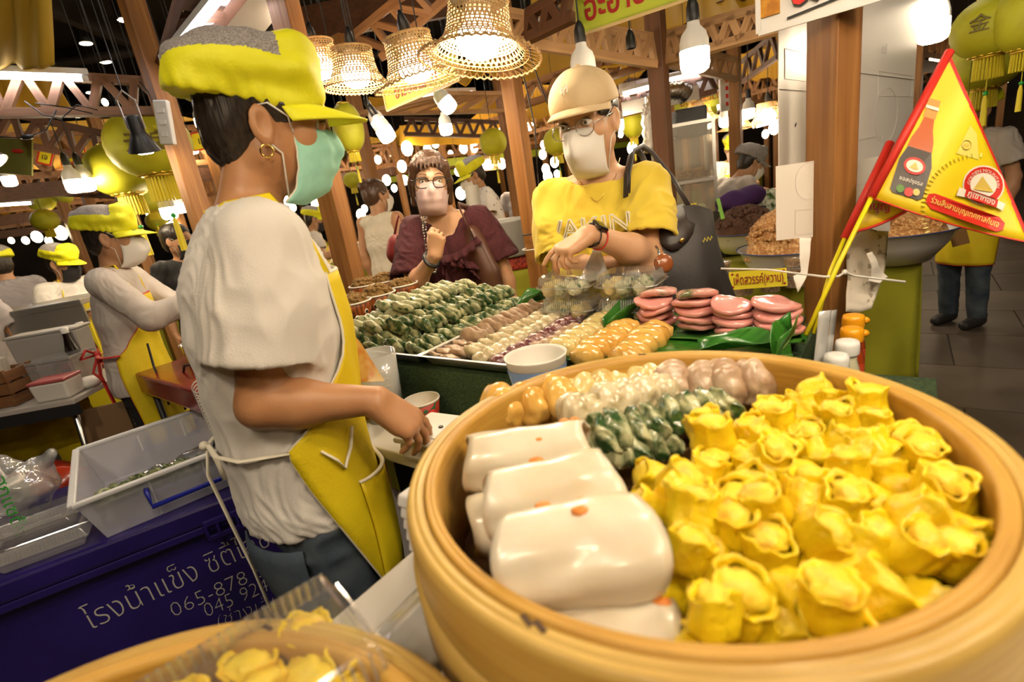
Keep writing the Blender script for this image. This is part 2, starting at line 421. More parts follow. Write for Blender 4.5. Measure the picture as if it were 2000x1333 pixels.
def make_pose(x, y, hb, H=1.66, lean=0., arms='down', head_yaw=None, nod=.1, tilt=0., z0=0.):
    """joint positions of a standing figure; lean tips the trunk forward from the hips"""
    k = H/1.70; f, l, u = body_axes(hb); b = V(x, y, z0); J = dict(hb=hb, k=k, f=f, l=l, base=b)
    def tr(z):                                  # trunk axis at height z
        t = max(0, z-.92); return b+f*(math.sin(lean)*t)*k+u*((min(z, .92)+math.cos(lean)*t)*k)
    J['axis'] = tr
    J['hip'] = tr(.92); J['neck'] = tr(1.43)+f*.005*k; J['head'] = tr(1.575)+f*(.035+.03*nod)*k-u*.02*nod
    J['hd'] = place_head(J['head'], hb if head_yaw is None else head_yaw, nod, tilt)
    up = unit(tr(1.4)-tr(1.0))
    for n, sg in (('L', 1), ('R', -1)):
        s = tr(1.375)+l*sg*.178*k; J['sh'+n] = s
        if arms == 'down': e = s+(l*sg*.05-up*.27-f*.03)*k; wv = e+(f*.06-u*.24)*k
        elif arms == 'work': e = s+(l*sg*.06-up*.25+f*.06)*k; wv = e+(f*.23-l*sg*.08+u*.02)*k
        elif arms == 'reach': e = s+(l*sg*.03-up*.2+f*.17)*k; wv = e+(f*.22-l*sg*.04+u*.04)*k
        J['el'+n] = e; J['wr'+n] = wv
        J['hip'+n] = tr(.90)+l*sg*.085*k; J['kn'+n] = b+l*sg*.095*k+f*.02*k+u*.49*k; J['an'+n] = b+l*sg*.10*k-f*.02*k+u*.085*k
        J['hand'+n] = None
    return J

def do_body(J, m, root, h=.006, hand_s=1.0, zmin=.70, ears=True):
    J['skin'] = m
    pts = np.array([J[q] for q in ('shL', 'shR', 'elL', 'elR', 'wrL', 'wrR', 'head', 'hip')])
    lo = pts.min(0)-.24; hi = pts.max(0)+.24; lo[2] = min(lo[2], zmin)
    c = Clay(lo, hi, h); k = J['k']; l = J['l']; f = J['f']; ax = J['axis']
    T = [t for t in J.get('torso', TORSO_M) if t[0] > .85]
    for (z0, a0, b0), (z1, a1, b1) in zip(T[:-1], T[1:]):
        r0, r1 = (a0-.014)*k, (a1-.014)*k; c.cone(ax(z0), ax(z1), r0, r1, .03, sq=(l, (b0+b1)/(a0+a1)))
    for n in 'LR':
        c.cone(J['neck']-V(0, 0, .03), J['sh'+n], .050*k, .052*k, .04)
        c.cone(J['sh'+n], J['el'+n], .050*k, .040*k, .03)
        e, wv = J['el'+n], J['wr'+n]; mid = e+(wv-e)*.3
        c.cone(e, mid, .040*k, .041*k, .02); c.cone(mid, wv, .041*k, .027*k, .03)
        hd = J['hand'+n]
        fw = wv-e
        if hd is None: hd = dict(fwd=fw, back=l*(.5 if n == 'L' else -.5)+V(0, 0, .6))
        hd = dict(hd); sgn = hd.pop('thumb', None)
        F = unit(hd['fwd']); B = unit(np.asarray(hd['back'], float)-F*np.dot(hd['back'], F))
        # thumb side of a left hand seen along the fingers with its back up is its right
        if sgn is None: sgn = -1 if n == 'L' else 1
        add_hand(c, wv, thumb=sgn, s=hand_s*k, **hd)
    c.cone(J['head']-V(0, 0, .03)-J['hd'][0][:, 0]*.030, J['neck']-V(0, 0, .01), .053*k, .058*k, .02)
    add_head(c, J['hd'][0], J['head'], J.get('hs', 1.0)*k, ears)
    p, q = c.surf(2)
    o = obj('body', mesh('body', p, q, True), m, root)
    return o

def do_eyes(J, root, brow=HAIR, closed=False):
    H, o = J['hd']; s = J.get('hs', 1.0)*J['k']; P = lambda x, y, z: o+H@(np.array([x, y, z])*s)
    for y in (-1, 1):
        e = MB().sphere(P(.0800, y*.033, .008), .0128*s, 12, 10).build('eye', EYE_WHITE, root, True)
        MB().sphere(P(.0885, y*.0335, .0075), np.array([.0045, .0062, .0062])*s, 10, 8, H).build('iris', EYE_DARK, e, True)
        lid = J.get('lid', .42); Rr = .0140*s; el = np.linspace(PI/2, PI/2-PI*lid, 8)
        MB().grid([[P(.0795, y*.033, .008)+H@(Rr*np.array([math.cos(e1)*math.cos(z1), math.cos(e1)*math.sin(z1), math.sin(e1)])) for z1 in np.linspace(-1.4, 1.4, 13)] for e1 in el]).build('upper_lid', J['skin'], e, True)
        MB().tube([P(.083, y*.048, .012), P(.0915, y*.040, .0165), P(.0935, y*.032, .0175), P(.0895, y*.020, .0125)], [.0012*s, .002*s, .002*s, .0012*s], 6).build('eyelid', EYE_DARK, e, True)
        MB().tube([P(.080, y*.054, .030), P(.0945, y*.040, .0375), P(.0985, y*.028, .0365), P(.0990, y*.016, .033)], [.0012*s, .0028*s, .0034*s, .0022*s], 6, flat=.6).build('eyebrow', brow, root, True)

def do_mask(J, m, root, bulge=.012, beak=0., pleats=3, top=-.008, straps=True, strap_m=None, width=1.12):
    H, o = J['hd']; s = J.get('hs', 1.0)*J['k']; rows = []
    nv, nu = 15, 25
    for i in range(nv):
        v = i/(nv-1); row = []
        for j in range(nu):
            t = (j/(nu-1)*2-1); a = t*width
            z = top-.128*v+.012*(1-v)*math.cos(t*PI/2)
            rf = .094+.008*(1-abs(2*v-.9))+bulge*math.sin(PI*min(1, v*1.05))+beak*(1-abs(v-.45)/.55)*(math.cos(t*PI/2)**1.2)
            rf -= .030*max(0, v-.82)/.18
            rl = .073+.003*math.sin(PI*v)-.012*v
            nose = .012*math.exp(-((abs(t)-.52)/.26)**2)*math.exp(-((v-.16)/.30)**2)+.025*math.exp(-(t/.16)**2)*math.exp(-((v-.16)/.26)**2)
            pl = .0042*abs(((v*pleats*1.35) % 1)-.5)*2 if pleats and .15 < v < .85 else 0
            x = -.004+(rf+nose+pl)*math.cos(a); y = rl*math.sin(a)*(1+pl)
            row.append(o+H@(np.array([x, y, z])*s))
        rows.append(row)
    q = MB().sheet(rows, .0022*s); mk = q.build('face_mask', m, root, True)
    P = lambda x, y, z: o+H@(np.array([x, y, z])*s)
    if pleats:
        edge = MB()
        for side in (0, -1): edge.tube([r[side] for r in rows], .0022*s, 6)
        edge.tube(rows[0], .0018*s, 6); edge.build('mask_edge', PIPING if m is MASK_GREEN else m, mk, True)
    if straps:
        for sg, side in ((1, -1), (-1, 0)):
            t = MB(); a = rows[1][side]; b = rows[-2][side]
            t.tube([a, P(.030, sg*.079, .012), P(-.002, sg*.082, .028), P(-.020, sg*.080, .022)], .0016*s, 6)
            t.tube([b, P(.020, sg*.072, -.050), P(.000, sg*.080, -.036), P(-.008, sg*.081, -.030)], .0016*s, 6)
            t.build('ear_strap', strap_m or MASK_WHITE, mk, True)
    return mk

def do_hair(J, m, root, style='short', h=.006, capped=False):
    H, o = J['hd']; s = J.get('hs', 1.0)*J['k']; P = lambda x, y, z: o+H@(np.array([x, y, z])*s)
    c = Clay(o-.24, o+.20, h)
    c.ell(P(-.018, 0, .042), np.array([.108, .086, .094])*s, H, .02)
    if style == 'nape': c.ell(P(-.060, 0, -.020), np.array([.056, .070, .070])*s, H, .03)
    elif style == 'bob':
        c.ell(P(-.050, 0, -.030), np.array([.070, .084, .090])*s, H, .03)
        for y in (-1, 1): c.cone(P(.045, y*.066, .07), P(.022, y*.078, .0), .018*s, .016*s, .02); c.cone(P(.022, y*.078, .0), P(.002, y*.078, -.085), .016*s, .014*s, .02)
    elif style == 'bun':
        c.ell(P(-.050, 0, -.010), np.array([.062, .074, .070])*s, H, .03)
        c.ell(P(-.100, 0, .085), np.array([.042, .048, .042])*s, H, .008)
    else: c.ell(P(-.050, 0, -.010), np.array([.060, .072, .070])*s, H, .03)
    # face opening
    c.ell(P(.115, 0, -.042), np.array([.098, .090, .112])*s, H, .006, 'sub')
    if style == 'bob':
        for q in range(7): c.cone(P(.078, -.045+.015*q, .098), P(.100, -.052+.0165*q, .062-.010*((q*3) % 4)/3), .009*s, .004*s, .008)
    for y in ((-1, 1) if style != 'bob' else ()):
        c.ell(P(.012, y*.088, -.052), np.array([.050, .030, .060])*s, H, .01, 'sub')
        if style in ('short', 'nape'): c.ell(P(-.012, y*.090, -.012), np.array([.024, .022, .040])*s, H, .006, 'sub')
    c.cut(P(0, 0, -.11 if style == 'bob' else (-.085 if style == 'nape' else -.075)), -H[:, 2])
    if capped: c.cut(P(0, 0, .042), H[:, 2]+.28*H[:, 0]); c.ell(P(.055, 0, .05), np.array([.05, .06, .03])*s, H, .01, 'sub')
    p, q = c.surf(1, lambda p: .003*vnoise(p@H, 1, 3)*0+.0025*vnoise((p@H)*np.array([160, 160, 25.]), 1, 5))
    return obj('hair', mesh('hair', p, q, True), m, root)

def do_cap(J, root, h=.006, tip=0., puff=1.0, m=None, back=.0):
    """a vendor's puffy cap: coloured band and front, grey net crown at the back, stiff peak"""
    m = m or LIME_CLOTH
    H, o = J['hd']; s = J.get('hs', 1.0)*J['k']; H = H@roty(tip); P = lambda x, y, z: o+H@(np.array([x, y, z])*s)
    c = Clay(o-.28, o+.30, h)
    c.ell(P(-.020, 0, .052), np.array([.118, .092, .070])*s, H, .02)
    c.ell(P(-.040-back, 0, .090), np.array([.116, .104, .060])*s*puff, H, .03)
    c.ell(P(.050, 0, .104), np.array([.046, .074, .060])*s*puff, H, .03)
    c.ell(P(-.098-back, 0, .050), np.array([.062, .086, .052])*s*puff, H, .03)
    c.cut(P(0, 0, .024), -(H[:, 2]+.16*H[:, 0]), .004)
    c.cone(P(-.10, 0, .0), P(.08, 0, .0), .076*s, .076*s, .004, sq=(H[:, 2], .45), op='sub')
    L = lambda p: (p-o)@H/s
    def wr(p):
        q = L(p); lowz = np.clip((.075-q[:, 2])/.05, 0, 1); an = np.arctan2(q[:, 1], q[:, 0]+.02)
        return s*(.0022*lowz*np.sin(an*24+3*vnoise(q, 24, 4))*(q[:, 0] < .03)+.0065*vnoise(q*np.array([1, 1, 2.]), 16, 1)+.003*vnoise(q, 38, 2))
    p, q = c.surf(2, wr)
    def net(x):
        y = L(x); return (y[:, 2] > .092+.34*(np.abs(y[:, 1])-.055)-.10*(y[:, 0]+.05)*(y[:, 0] < -.05)) & (y[:, 0] < .010+.25*np.abs(y[:, 1])) & (y[:, 0] > -.215)
    pn, qn = split(p, q, net); pc, qc = split(p, q, lambda x: ~net(x))
    cap = obj('vendor_cap', mesh('vendor_cap', pc, qc, True), m, root)
    if len(qn): obj('net_crown', mesh('net_crown', pn, qn, True), MESH_GREY, cap)
    rows = []
    for i in range(7):
        v = i/6; row = []
        for j in range(21):
            a = (j/20*2-1)*1.25
            R = .098+.085*v*max(0, math.cos(a*.95))**.6
            row.append(P(-.008+R*math.cos(a)*1.0, (.086+.004*v)*math.sin(a)*(1+.05*v), .034-.020*v*math.cos(a)-.016*(abs(a)/1.25)**2*v-.012*(abs(a)/1.25)**2))
        rows.append(row)
    pk = MB().sheet(rows, .0035*s).build('peak', m, cap, True)
    return cap

def do_shirt(J, m, root, T=None, sleeve=.62, sl_r=(.066, .082), hem=.78, neck=(.070, .062), neck_dz=0., h=.006, folds=.006, name='shirt', hollow=True, inflate=0., vneck=0., long=False, seed=0, drape=None):
    T = T or J.get('torso', TORSO_M); k = J['k']; l = J['l']; f = J['f']; ax = J['axis']
    pts = np.array([J[q] for q in ('shL', 'shR', 'elL', 'elR', 'hip')]+([J['wrL'], J['wrR']] if long else []))
    lo = pts.min(0)-.22; hi = pts.max(0)+.20; lo[2] = min(lo[2], ax(hem)[2]-.05)
    c = Clay(lo, hi, h)
    for (z0, a0, b0), (z1, a1, b1) in zip(T[:-1], T[1:]):
        c.cone(ax(z0), ax(z1), (a0+inflate)*k, (a1+inflate)*k, .03, sq=(l, (b0+b1+2*inflate)/(a0+a1+2*inflate)))
    c2 = Clay(lo, hi, h)
    for n in 'LR':
        c.cone(J['neck']-V(0, 0, .045*k), J['sh'+n]+V(0, 0, -.006)-(J['sh'+n]-J['neck'])*.12, .054*k, .056*k, .05)
        if sleeve > 0:
            sh, el = J['sh'+n], J['el'+n]; d = unit(el-sh); e = sh+(el-sh)*sleeve
            if long:
                c2.cone(sh, el, sl_r[0]*k, .062*k, .03); c2.cone(el, J['wr'+n], .062*k, .050*k, .02)
                d2 = unit(J['wr'+n]-el); c2.cut(J['wr'+n]-d2*.015, d2, .004, near=.09*k)
            else:
                m_ = sh+(el-sh)*sleeve*.55
                c2.cone(sh, m_, sl_r[0]*k, (sl_r[0]*.5+sl_r[1]*.5)*k, .03); c2.cone(m_, sh+(el-sh)*sleeve*1.25, (sl_r[0]*.5+sl_r[1]*.5)*k, sl_r[1]*1.04*k, .03)
    if drape: drape(c2)
    if not long and sleeve > 0:
        for n in 'LR':
            sh, el = J['sh'+n], J['el'+n]; d = unit(el-sh); e = sh+(el-sh)*sleeve
            c2.cut(e, d, .004, near=.17*k)
            if hollow: c2.cone(e-d*.05*k, e+d*.06*k, (sl_r[1]-.018)*k, (sl_r[1]-.008)*k, .006, op='sub')
    c.mix((slice(None),)*3, c2.a, .028, 'add')
    c.cut(ax(hem), ax(hem-.1)-ax(hem), .004)
    if hollow:
        a0, b0 = T[0][1], T[0][2]; c.cone(ax(hem-.04), ax(hem+.035), (a0+inflate-.012)*k, (a0+inflate-.012)*k, .006, sq=(l, (b0+inflate-.012)/(a0+inflate-.012)), op='sub')
    nb = J['neck']+V(0, 0, .012+neck_dz)+f*.012
    c.ell(nb, np.array([neck[0], neck[1]*1.15, .050])*k, np.stack([f, l, V(0, 0, 1)], 1), .008, 'sub')
    if vneck: c.ell(nb+f*.05*k-V(0, 0, .035*k), np.array([.06, .062, vneck])*k, np.stack([f, l, V(0, 0, 1)], 1), .008, 'sub')
    c.cone(J['neck']-V(0, 0, .06), J['neck']+V(0, 0, .08), .054*k, .054*k, .006, op='sub')
    def dz(p):
        q = p*np.array([1, 1, .45]); r = vnoise(q, 17, seed+1); r2 = vnoise(q+.15*vnoise(p, 6, seed+2)[:, None], 34, seed+3)
        return folds*(1.0*(1-np.abs(r)*2)*.7+.5*(1-np.abs(r2)*2)-.3)
    p, q = c.surf(2, dz)
    return obj(name, mesh(name, p, q, True), m, root)

def do_trousers(J, m, root, top=.93, h=.008, r=(.098, .072, .060), hem=.06, name='trousers', folds=.004, hipr=(.112, .168)):
    k = J['k']; l = J['l']; ax = J['axis']; pts = np.array([J[q] for q in ('hip', 'anL', 'anR', 'knL', 'knR')])
    c = Clay(pts.min(0)-.24, pts.max(0)+.22, h)
    c.cone(ax(.84), ax(top), hipr[0]*k, (hipr[0]-.008)*k, .03, sq=(l, hipr[1]/hipr[0]))
    c.ell(ax(.86)-J['f']*.03*k, np.array([.105, .15, .10])*k, np.stack([J['f'], l, V(0, 0, 1)], 1), .04)
    for n in 'LR':
        c.cone(J['hip'+n]-V(0, 0, .02), J['kn'+n], r[0]*k, r[1]*k, .03); c.cone(J['kn'+n], J['an'+n], r[1]*k, r[2]*k, .03)
        c.cut(J['an'+n]*np.array([1, 1, 0])+V(0, 0, max(hem, .02)), (0, 0, -1), .004, near=.16)
    c.cut(ax(top), ax(top+.1)-ax(top), .004)
    p, q = c.surf(2, lambda p: folds*(1-2*np.abs(vnoise(p*np.array([1, 1, 1.4]), 14, 9))))
    return obj(name, mesh(name, p, q, True), m, root)

def do_shoes(J, m, root, h=.008):
    k = J['k']; f = J['f']
    for n in 'LR':
        a = J['an'+n]*np.array([1, 1, 0]); c = Clay(a-.24, a+.26, h)
        c.cone(a+V(0, 0, .045)-f*.02, a+f*.13*k+V(0, 0, .030), .048*k, .036*k, .03, sq=(J['l'], 1.1)); c.cone(a+V(0, 0, .05), a+V(0, 0, .10), .042, .044, .02)
        c.cut(a+V(0, 0, .004), (0, 0, -1)); p, q = c.surf(1); obj('shoe', mesh('shoe', p, q, True), m, root)

def do_apron(J, m, trim, root, T=None, top=1.30, bottom=.52, bib=.62, full=1.75, off=.014, pocket=False, name='apron', flare=.0, waist=1.02, inflate=0., side=None, taper=.25):
    """a bib apron wrapped round the front of the trunk; angles are measured from straight ahead"""
    T = T or J.get('torso', TORSO_M); k = J['k']; l = J['l']; f = J['f']; ax = J['axis']
    zs = np.array([t[0] for t in T]); A = np.array([t[1] for t in T]); B = np.array([t[2] for t in T])
    def sec(z): zz = max(z, zs[0]); return np.interp(zz, zs, A)+inflate+off+flare*max(0, .95-z), np.interp(zz, zs, B)+inflate+off+flare*.6*max(0, .95-z)
    def pt(z, t, o=0.):
        a, b = sec(z); return ax(z)+f*((a+o)*math.cos(t)*k)+l*((b+o)*math.sin(t)*k)+f*(.004*math.sin(9*t+z*14)*k)
    rows = []; nz, nt = 34, 31
    def half(z):
        if z > waist: return bib+(full-bib)*max(0, 1-(z-waist)/.20)**1.6
        return full-taper*(waist-z)/max(.1, waist-bottom)
    for i in range(nz):
        z = top+(bottom-top)*i/(nz-1); hw = half(z)
        rows.append([pt(z, (j/(nt-1)*2-1)*hw) for j in range(nt)])
    ap = MB().sheet(rows, .003).build(name, m, root, True)
    e = MB()
    for sdx in (0, -1): e.tube([r[sdx]+.001 for r in rows], .0042, 6, flat=.6)
    e.tube(rows[-1], .004, 6); e.tube(rows[0], .004, 6); e.build('apron_trim', trim, ap, True)
    s = MB()
    for sg in (-1, 1):
        a = pt(top, sg*bib); n = J['neck']
        s.tube([a, a+(n+l*sg*.07*k+V(0, 0, .0)-a)*.5+f*.03*k, n+l*sg*.075*k+f*.03*k+V(0, 0, .012), n+l*sg*.062*k-f*.045*k+V(0, 0, .008), n-f*.073*k-V(0, 0, .004)], .010*k, 6, flat=.2)
    s.build('neck_strap', m, ap, True)
    if pocket:
        z0, z1 = .88, .62; t0, t1 = -1.02, -.12
        rr = [[pt(z0+(z1-z0)*i/8-.012*math.sin(PI*j/12)*(i == 0), t0+(t1-t0)*j/12, .006+.010*math.sin(PI*j/12)) for j in range(13)] for i in range(9)]
        pk = MB().sheet(rr, .003).build('pocket', m, ap, True)
        MB().tube(rr[0], .0055, 6, flat=.6).build('pocket_trim', trim, pk, True)
    return ap, pt
# ------------------------------------------------------------------ hall: floor, ceiling, far walls
STONE = mat('floor_stone', (.115, .088, .066), .42, c2=(.075, .057, .044), scale=2.2, bump=.12, bscale=30, vary=.08)
GROUT = mat('floor_joint', (.05, .04, .032), .8)
DARK = mat('dark_ceiling_board', (.014, .0105, .009), .9)
DARKBEAM = mat('dark_ceiling_beam', (.022, .016, .013), .8)
FARWALL = mat('dark_hall_wall', (.018, .013, .010), .9, c2=(.05, .03, .018), scale=.6)
PINE = mat('orange_pine', (.36, .165, .045), .5, c2=(.20, .078, .020), wood=(2, 30), mix=(.35, .7), bump=.15, vary=.12)
PINE_X = mat('pine_slat', (.36, .17, .06), .55, c2=(.21, .085, .027), wood=(0, 30), mix=(.35, .7), bump=.15, vary=.15)
PINE_PALE = mat('pale_pine_slat', (.50, .29, .13), .6, c2=(.33, .17, .07), wood=(0, 30), mix=(.35, .7), bump=.15, vary=.12)
BROWN_WOOD = mat('brown_stained_slat', (.115, .045, .018), .55, c2=(.06, .024, .010), wood=(0, 28), mix=(.35, .7), vary=.15)
CANOPY = mat('saffron_canopy', (.62, .33, .012), .8, c2=(.52, .26, .008), scale=2, bump=.1, bscale=40)
GOLDCLOTH = mat('golden_drape', (.42, .27, .015), .75, c2=(.34, .20, .008), scale=2, bump=.1, bscale=40)
WHITE_PAINT = mat('white_paint', (.72, .70, .68), .5)
WIRE = mat('black_cable', (.01, .01, .01), .5)
SOCKET = mat('black_socket', (.012, .012, .012), .4)
LAMP_BODY = mat('white_lamp_body', (.70, .68, .64), .4)
LIT = mat('lit_diffuser', (1, .93, .82), .5, emit=BULB, ecol=(1.0, .80, .55))
LIT_FAR = mat('lit_far_lamp', (1, .93, .82), .5, emit=26, ecol=(1.0, .78, .50))
LIT_TUBE = mat('lit_tube', (1, 1, 1), .5, emit=22, ecol=(.96, .93, 1.0))
UNLIT = mat('unlit_diffuser', (.75, .73, .70), .4)
RATTAN = mat('rattan_weave', (.56, .37, .16), .6, c2=(.42, .25, .09), scale=60, bump=.2, bscale=200)
LANTERN = mat('lime_lantern_silk', (.50, .50, .018), .6, c2=(.44, .42, .012), scale=12, bump=.15, bscale=90, vary=.08)
LANTERN_GOLD = mat('lantern_gold_trim', (.62, .42, .05), .35, metal=.7)
INK_GOLD = mat('lantern_brush_ink', (.16, .12, .01), .6)
FRINGE = mat('yellow_fringe', (.75, .62, .03), .6)
GREEN_BEAD = mat('green_bead', (.02, .35, .06), .3)

fl = MB(); fl.box((0, 9, -.06), (26, 30, .10)); FLOOR = fl.build('floor', GROUT); tag(FLOOR, kind='structure')
tile = MB(); tile.box((0, 0, -.005), (.792, .592, .012)); TM = tile.mesh('tile')
for i in range(-2, 8):
    for j in range(0, 14):
        x = 1.2+.8*i*.97+.25*j*.0; y = .5+.6*j
        a = math.radians(-38); p = V(1.9, .6, 0)+rotz(a)@V((i-2)*.8+(j % 2)*.4, (j-1)*.6, 0)
        if p[0] < 1.2 or p[1] < .2 or p[0] > 8 or p[1] > 8.5: continue
        o = obj('tile', TM, STONE if TM.materials.__len__() == 0 else None, FLOOR); o.matrix_basis = Matrix.Translation(Vector([float(q) for q in p]))@Matrix.Rotation(a, 4, 'Z')
ap_ = MB(); ap_.box((-3.0, 9, -.008), (8.4, 22, .012)); tag(ap_.build('floor_apron', STONE, FLOOR), kind=None)

ce = MB(); ce.box((0, 10, 5.65), (30, 34, .1)); CEIL = ce.build('ceiling', DARK); tag(CEIL, kind='structure')
for k in range(9): MB().box((-9+2.4*k, 10, 5.42), (.16, 30, .36)).build('ceiling_beam', DARKBEAM, CEIL)
for k in range(6): MB().tube([(-13, 3+3*k, 5.2), (13, 3+3*k, 5.2)], .09, 8).build('ceiling_pipe', DARKBEAM, CEIL)
for n, c, d in (('wall_back', (0, 24, 2.8), (30, .2, 5.7)), ('wall_left', (-13, 9, 2.8), (.2, 30, 5.7)), ('wall_right', (13, 9, 2.8), (.2, 30, 5.7)), ('wall_front', (0, -5.9, 2.8), (30, .2, 5.7))):
    tag(MB().box(c, d).build(n, FARWALL), kind='structure')

# ------------------------------------------------------------------ timber
def post(p, w, z0, z1, yaw, label, m=PINE, d=None, name='wooden_post', cat='post'):
    o = obj(name, MB().box((0, 0, (z1-z0)/2), (w, d or w, z1-z0)).mesh('post'), m, None, label, cat, loc=(p[0], p[1], z0), rot=rotz(yaw), bevel=.004)
    return o
A0 = math.radians(-39)
P_BIG = post(at(1621, 400, 1.17), .066, 0, 2.25, math.radians(14), 'thick varnished wooden post on the right with flags tied to it', d=.078)
P_MID = post(at(1038, 440, 2.3), .066, 0, 2.35, A0, 'slim wooden post behind the counter between the two women', )
P_LEFT = post(at(666, 460, 2.35), .092, 0, 2.6, A0+.3, 'orange wooden post behind the chin of the man in the yellow cap')
P_JCT = post(at(352, 300, 2.6), .090, 0, 2.7, A0, 'wooden post with a white power box behind the man\'s neck')
P_R = post(at(1289, 190, 2.7), .085, 0, 2.5, A0, 'brown post rising behind the shoulder of the woman in yellow', m=mat('brown_post', (.17, .068, .026), .5, c2=(.09, .035, .014), wood=(2, 30), mix=(.35, .7)))
post(at(1438, 300, 4.1), .088, 0, 2.7, A0, 'far wooden post in front of the worker in yellow and white')
post(at(708, 270, 4.1), .085, 0, 2.7, A0, 'far wooden post behind the yellow cylinder lantern')
post(at(565, 45, 2.9), .105, 1.2, 3.0, A0, 'upper wooden post above the yellow puffy cap')
post(at(990, 265, 4.6), .080, 0, 2.7, A0, 'far wooden post right of the round lantern over the capped cook')
post(at(268, 470, 4.6), .085, 0, 2.6, A0, 'wooden post behind the face of the woman at the left stall')
post(at(172, 390, 5.4), .09, 0, 2.7, A0, 'dim wooden post under the hanging lantern on the left')
post(at(125, 405, 6.0), .09, 0, 2.7, A0, 'farthest dim wooden post on the left')

def truss(u0, u1, l0, l1, n, label, m=PINE_X, w=.030, t=.040, parent=None, name='timber_truss'):
    """two chords joined by zigzag slats, every stick a part of its own"""
    u0, u1, l0, l1 = map(lambda q: np.asarray(q, float), (u0, u1, l0, l1))
    c = (u0+u1+l0+l1)/4; r = empty(name, c, label, 'truss')
    nn = unit(np.cross(u1-u0, l0-u0))
    def stick(nm, a, b, hgt):
        X = unit(b-a); Z = unit(np.cross(X, nn)); Y = np.cross(Z, X); A = np.stack([X, Y, Z], 1)
        obj(nm, MB().box((0, 0, 0), (np.linalg.norm(b-a), w, hgt)).mesh(nm), m, r, loc=(a+b)/2, rot=A)
    stick('upper_chord', u0, u1, t); stick('lower_chord', l0, l1, t)
    for q in (u0*.8+u1*.2, u0*.2+u1*.8): hang(q+V(0, 0, .01), r, .0018, 'suspension_wire')
    for i in range(n):
        a, b = l0+(l1-l0)*(i/n), u0+(u1-u0)*((i+.45)/n); stick('web_slat', a, b, t*.85)
        a, b = u0+(u1-u0)*((i+.55)/n), l0+(l1-l0)*((i+1)/n); stick('web_slat', a, b, t*.85)
    return r
truss(at(-80, 138, 2.3), at(300, 160, 2.6), at(-80, 222, 2.3), at(335, 217, 2.6), 5, 'brown truss with a lit tube across the upper left corner', m=mat('brown_lit_slat', (.22, .10, .042), .55, c2=(.13, .055, .022), wood=(0, 28), mix=(.35, .7)))  # lighter brown than the other slats: lamp light put into the colour
truss(at(302, 165, 2.62), at(372, -70, 1.95), at(338, 170, 2.6), at(520, -70, 1.9), 6, 'brown truss carrying a slanting tube above the puffy yellow cap', m=BROWN_WOOD)
truss(at(-60, 205, 3.3), at(205, 262, 3.5), at(-60, 262, 3.3), at(195, 312, 3.5), 5, 'second brown truss lower down behind the left tube', m=BROWN_WOOD)
truss(at(-40, 330, 4.8), at(240, 345, 5.2), at(-40, 372, 4.8), at(240, 385, 5.2), 6, 'dim far truss below the left lanterns', m=BROWN_WOOD)
truss(at(960, 22, 1.95), at(1280, 75, 2.62), at(950, 72, 1.95), at(1280, 126, 2.62), 9, 'pale truss running behind the green shop sign to the brown post', m=PINE_PALE)
truss(at(1297, 70, 2.65), at(1600, -14, 2.0), at(1297, 121, 2.65), at(1600, 34, 2.0), 7, 'pale truss from the brown post to the upper right sign board', m=PINE_PALE)
truss(at(1300, 88, 2.75), at(1440, 118, 3.9), at(1298, 123, 2.75), at(1437, 155, 3.9), 6, 'small receding truss beside the big lit bulb', m=PINE_PALE)
truss(at(1205, 188, 4.2), at(1400, 145, 4.0), at(1210, 226, 4.2), at(1400, 178, 4.0), 6, 'brown truss with a lit tube and white backing right of the beige cap', m=BROWN_WOOD)
truss(at(870, 183, 4.0), at(985, 183, 4.5), at(700, 222, 4.0), at(985, 217, 4.5), 6, 'pale truss with a tube beneath the second green sign', m=PINE_PALE)
truss(at(1025, 168, 3.5), at(1290, 78, 3.4), at(1025, 205, 3.5), at(1290, 118, 3.4), 6, 'brown truss behind the beige cap', m=PINE_X)
truss(at(1005, 88, 2.1), at(1120, 32, 1.9), at(1000, 48, 2.1), at(1112, -20, 1.9), 3, 'dark brown truss between the woven lamps and the green sign', m=BROWN_WOOD)
truss(at(745, 112, 2.9), at(912, -40, 2.4), at(690, 70, 2.9), at(850, -60, 2.4), 4, 'timber truss behind the woven lampshades', m=PINE_X)
truss(at(790, 232, 5.6), at(1000, 240, 6), at(790, 262, 5.6), at(1000, 268, 6), 8, 'far truss in front of a yellow valance behind the customers', m=BROWN_WOOD)
truss(at(1360, 25, 3.4), at(1490, -20, 3.0), at(1400, 75, 3.4), at(1560, 20, 3.0), 4, 'brown truss under the canopy right of the hanging bulb', m=BROWN_WOOD)
truss(at(1450, 120, 5), at(1520, 60, 4), at(1450, 160, 5), at(1520, 110, 4), 3, 'small brown truss left of the white paper sheets', m=BROWN_WOOD)
truss(at(1110, 150, 6), at(1300, 160, 6.5), at(1110, 178, 6), at(1300, 188, 6.5), 8, 'far brown truss beside the ear of the woman in yellow', m=BROWN_WOOD)
fb = MB(); fb.bar(at(575, 52, 4.2), at(880, -6, 3.6), .05, .24); tag(fb.build('fascia_board', BROWN_WOOD), 'dark brown fascia board behind the woven lampshades', 'board')

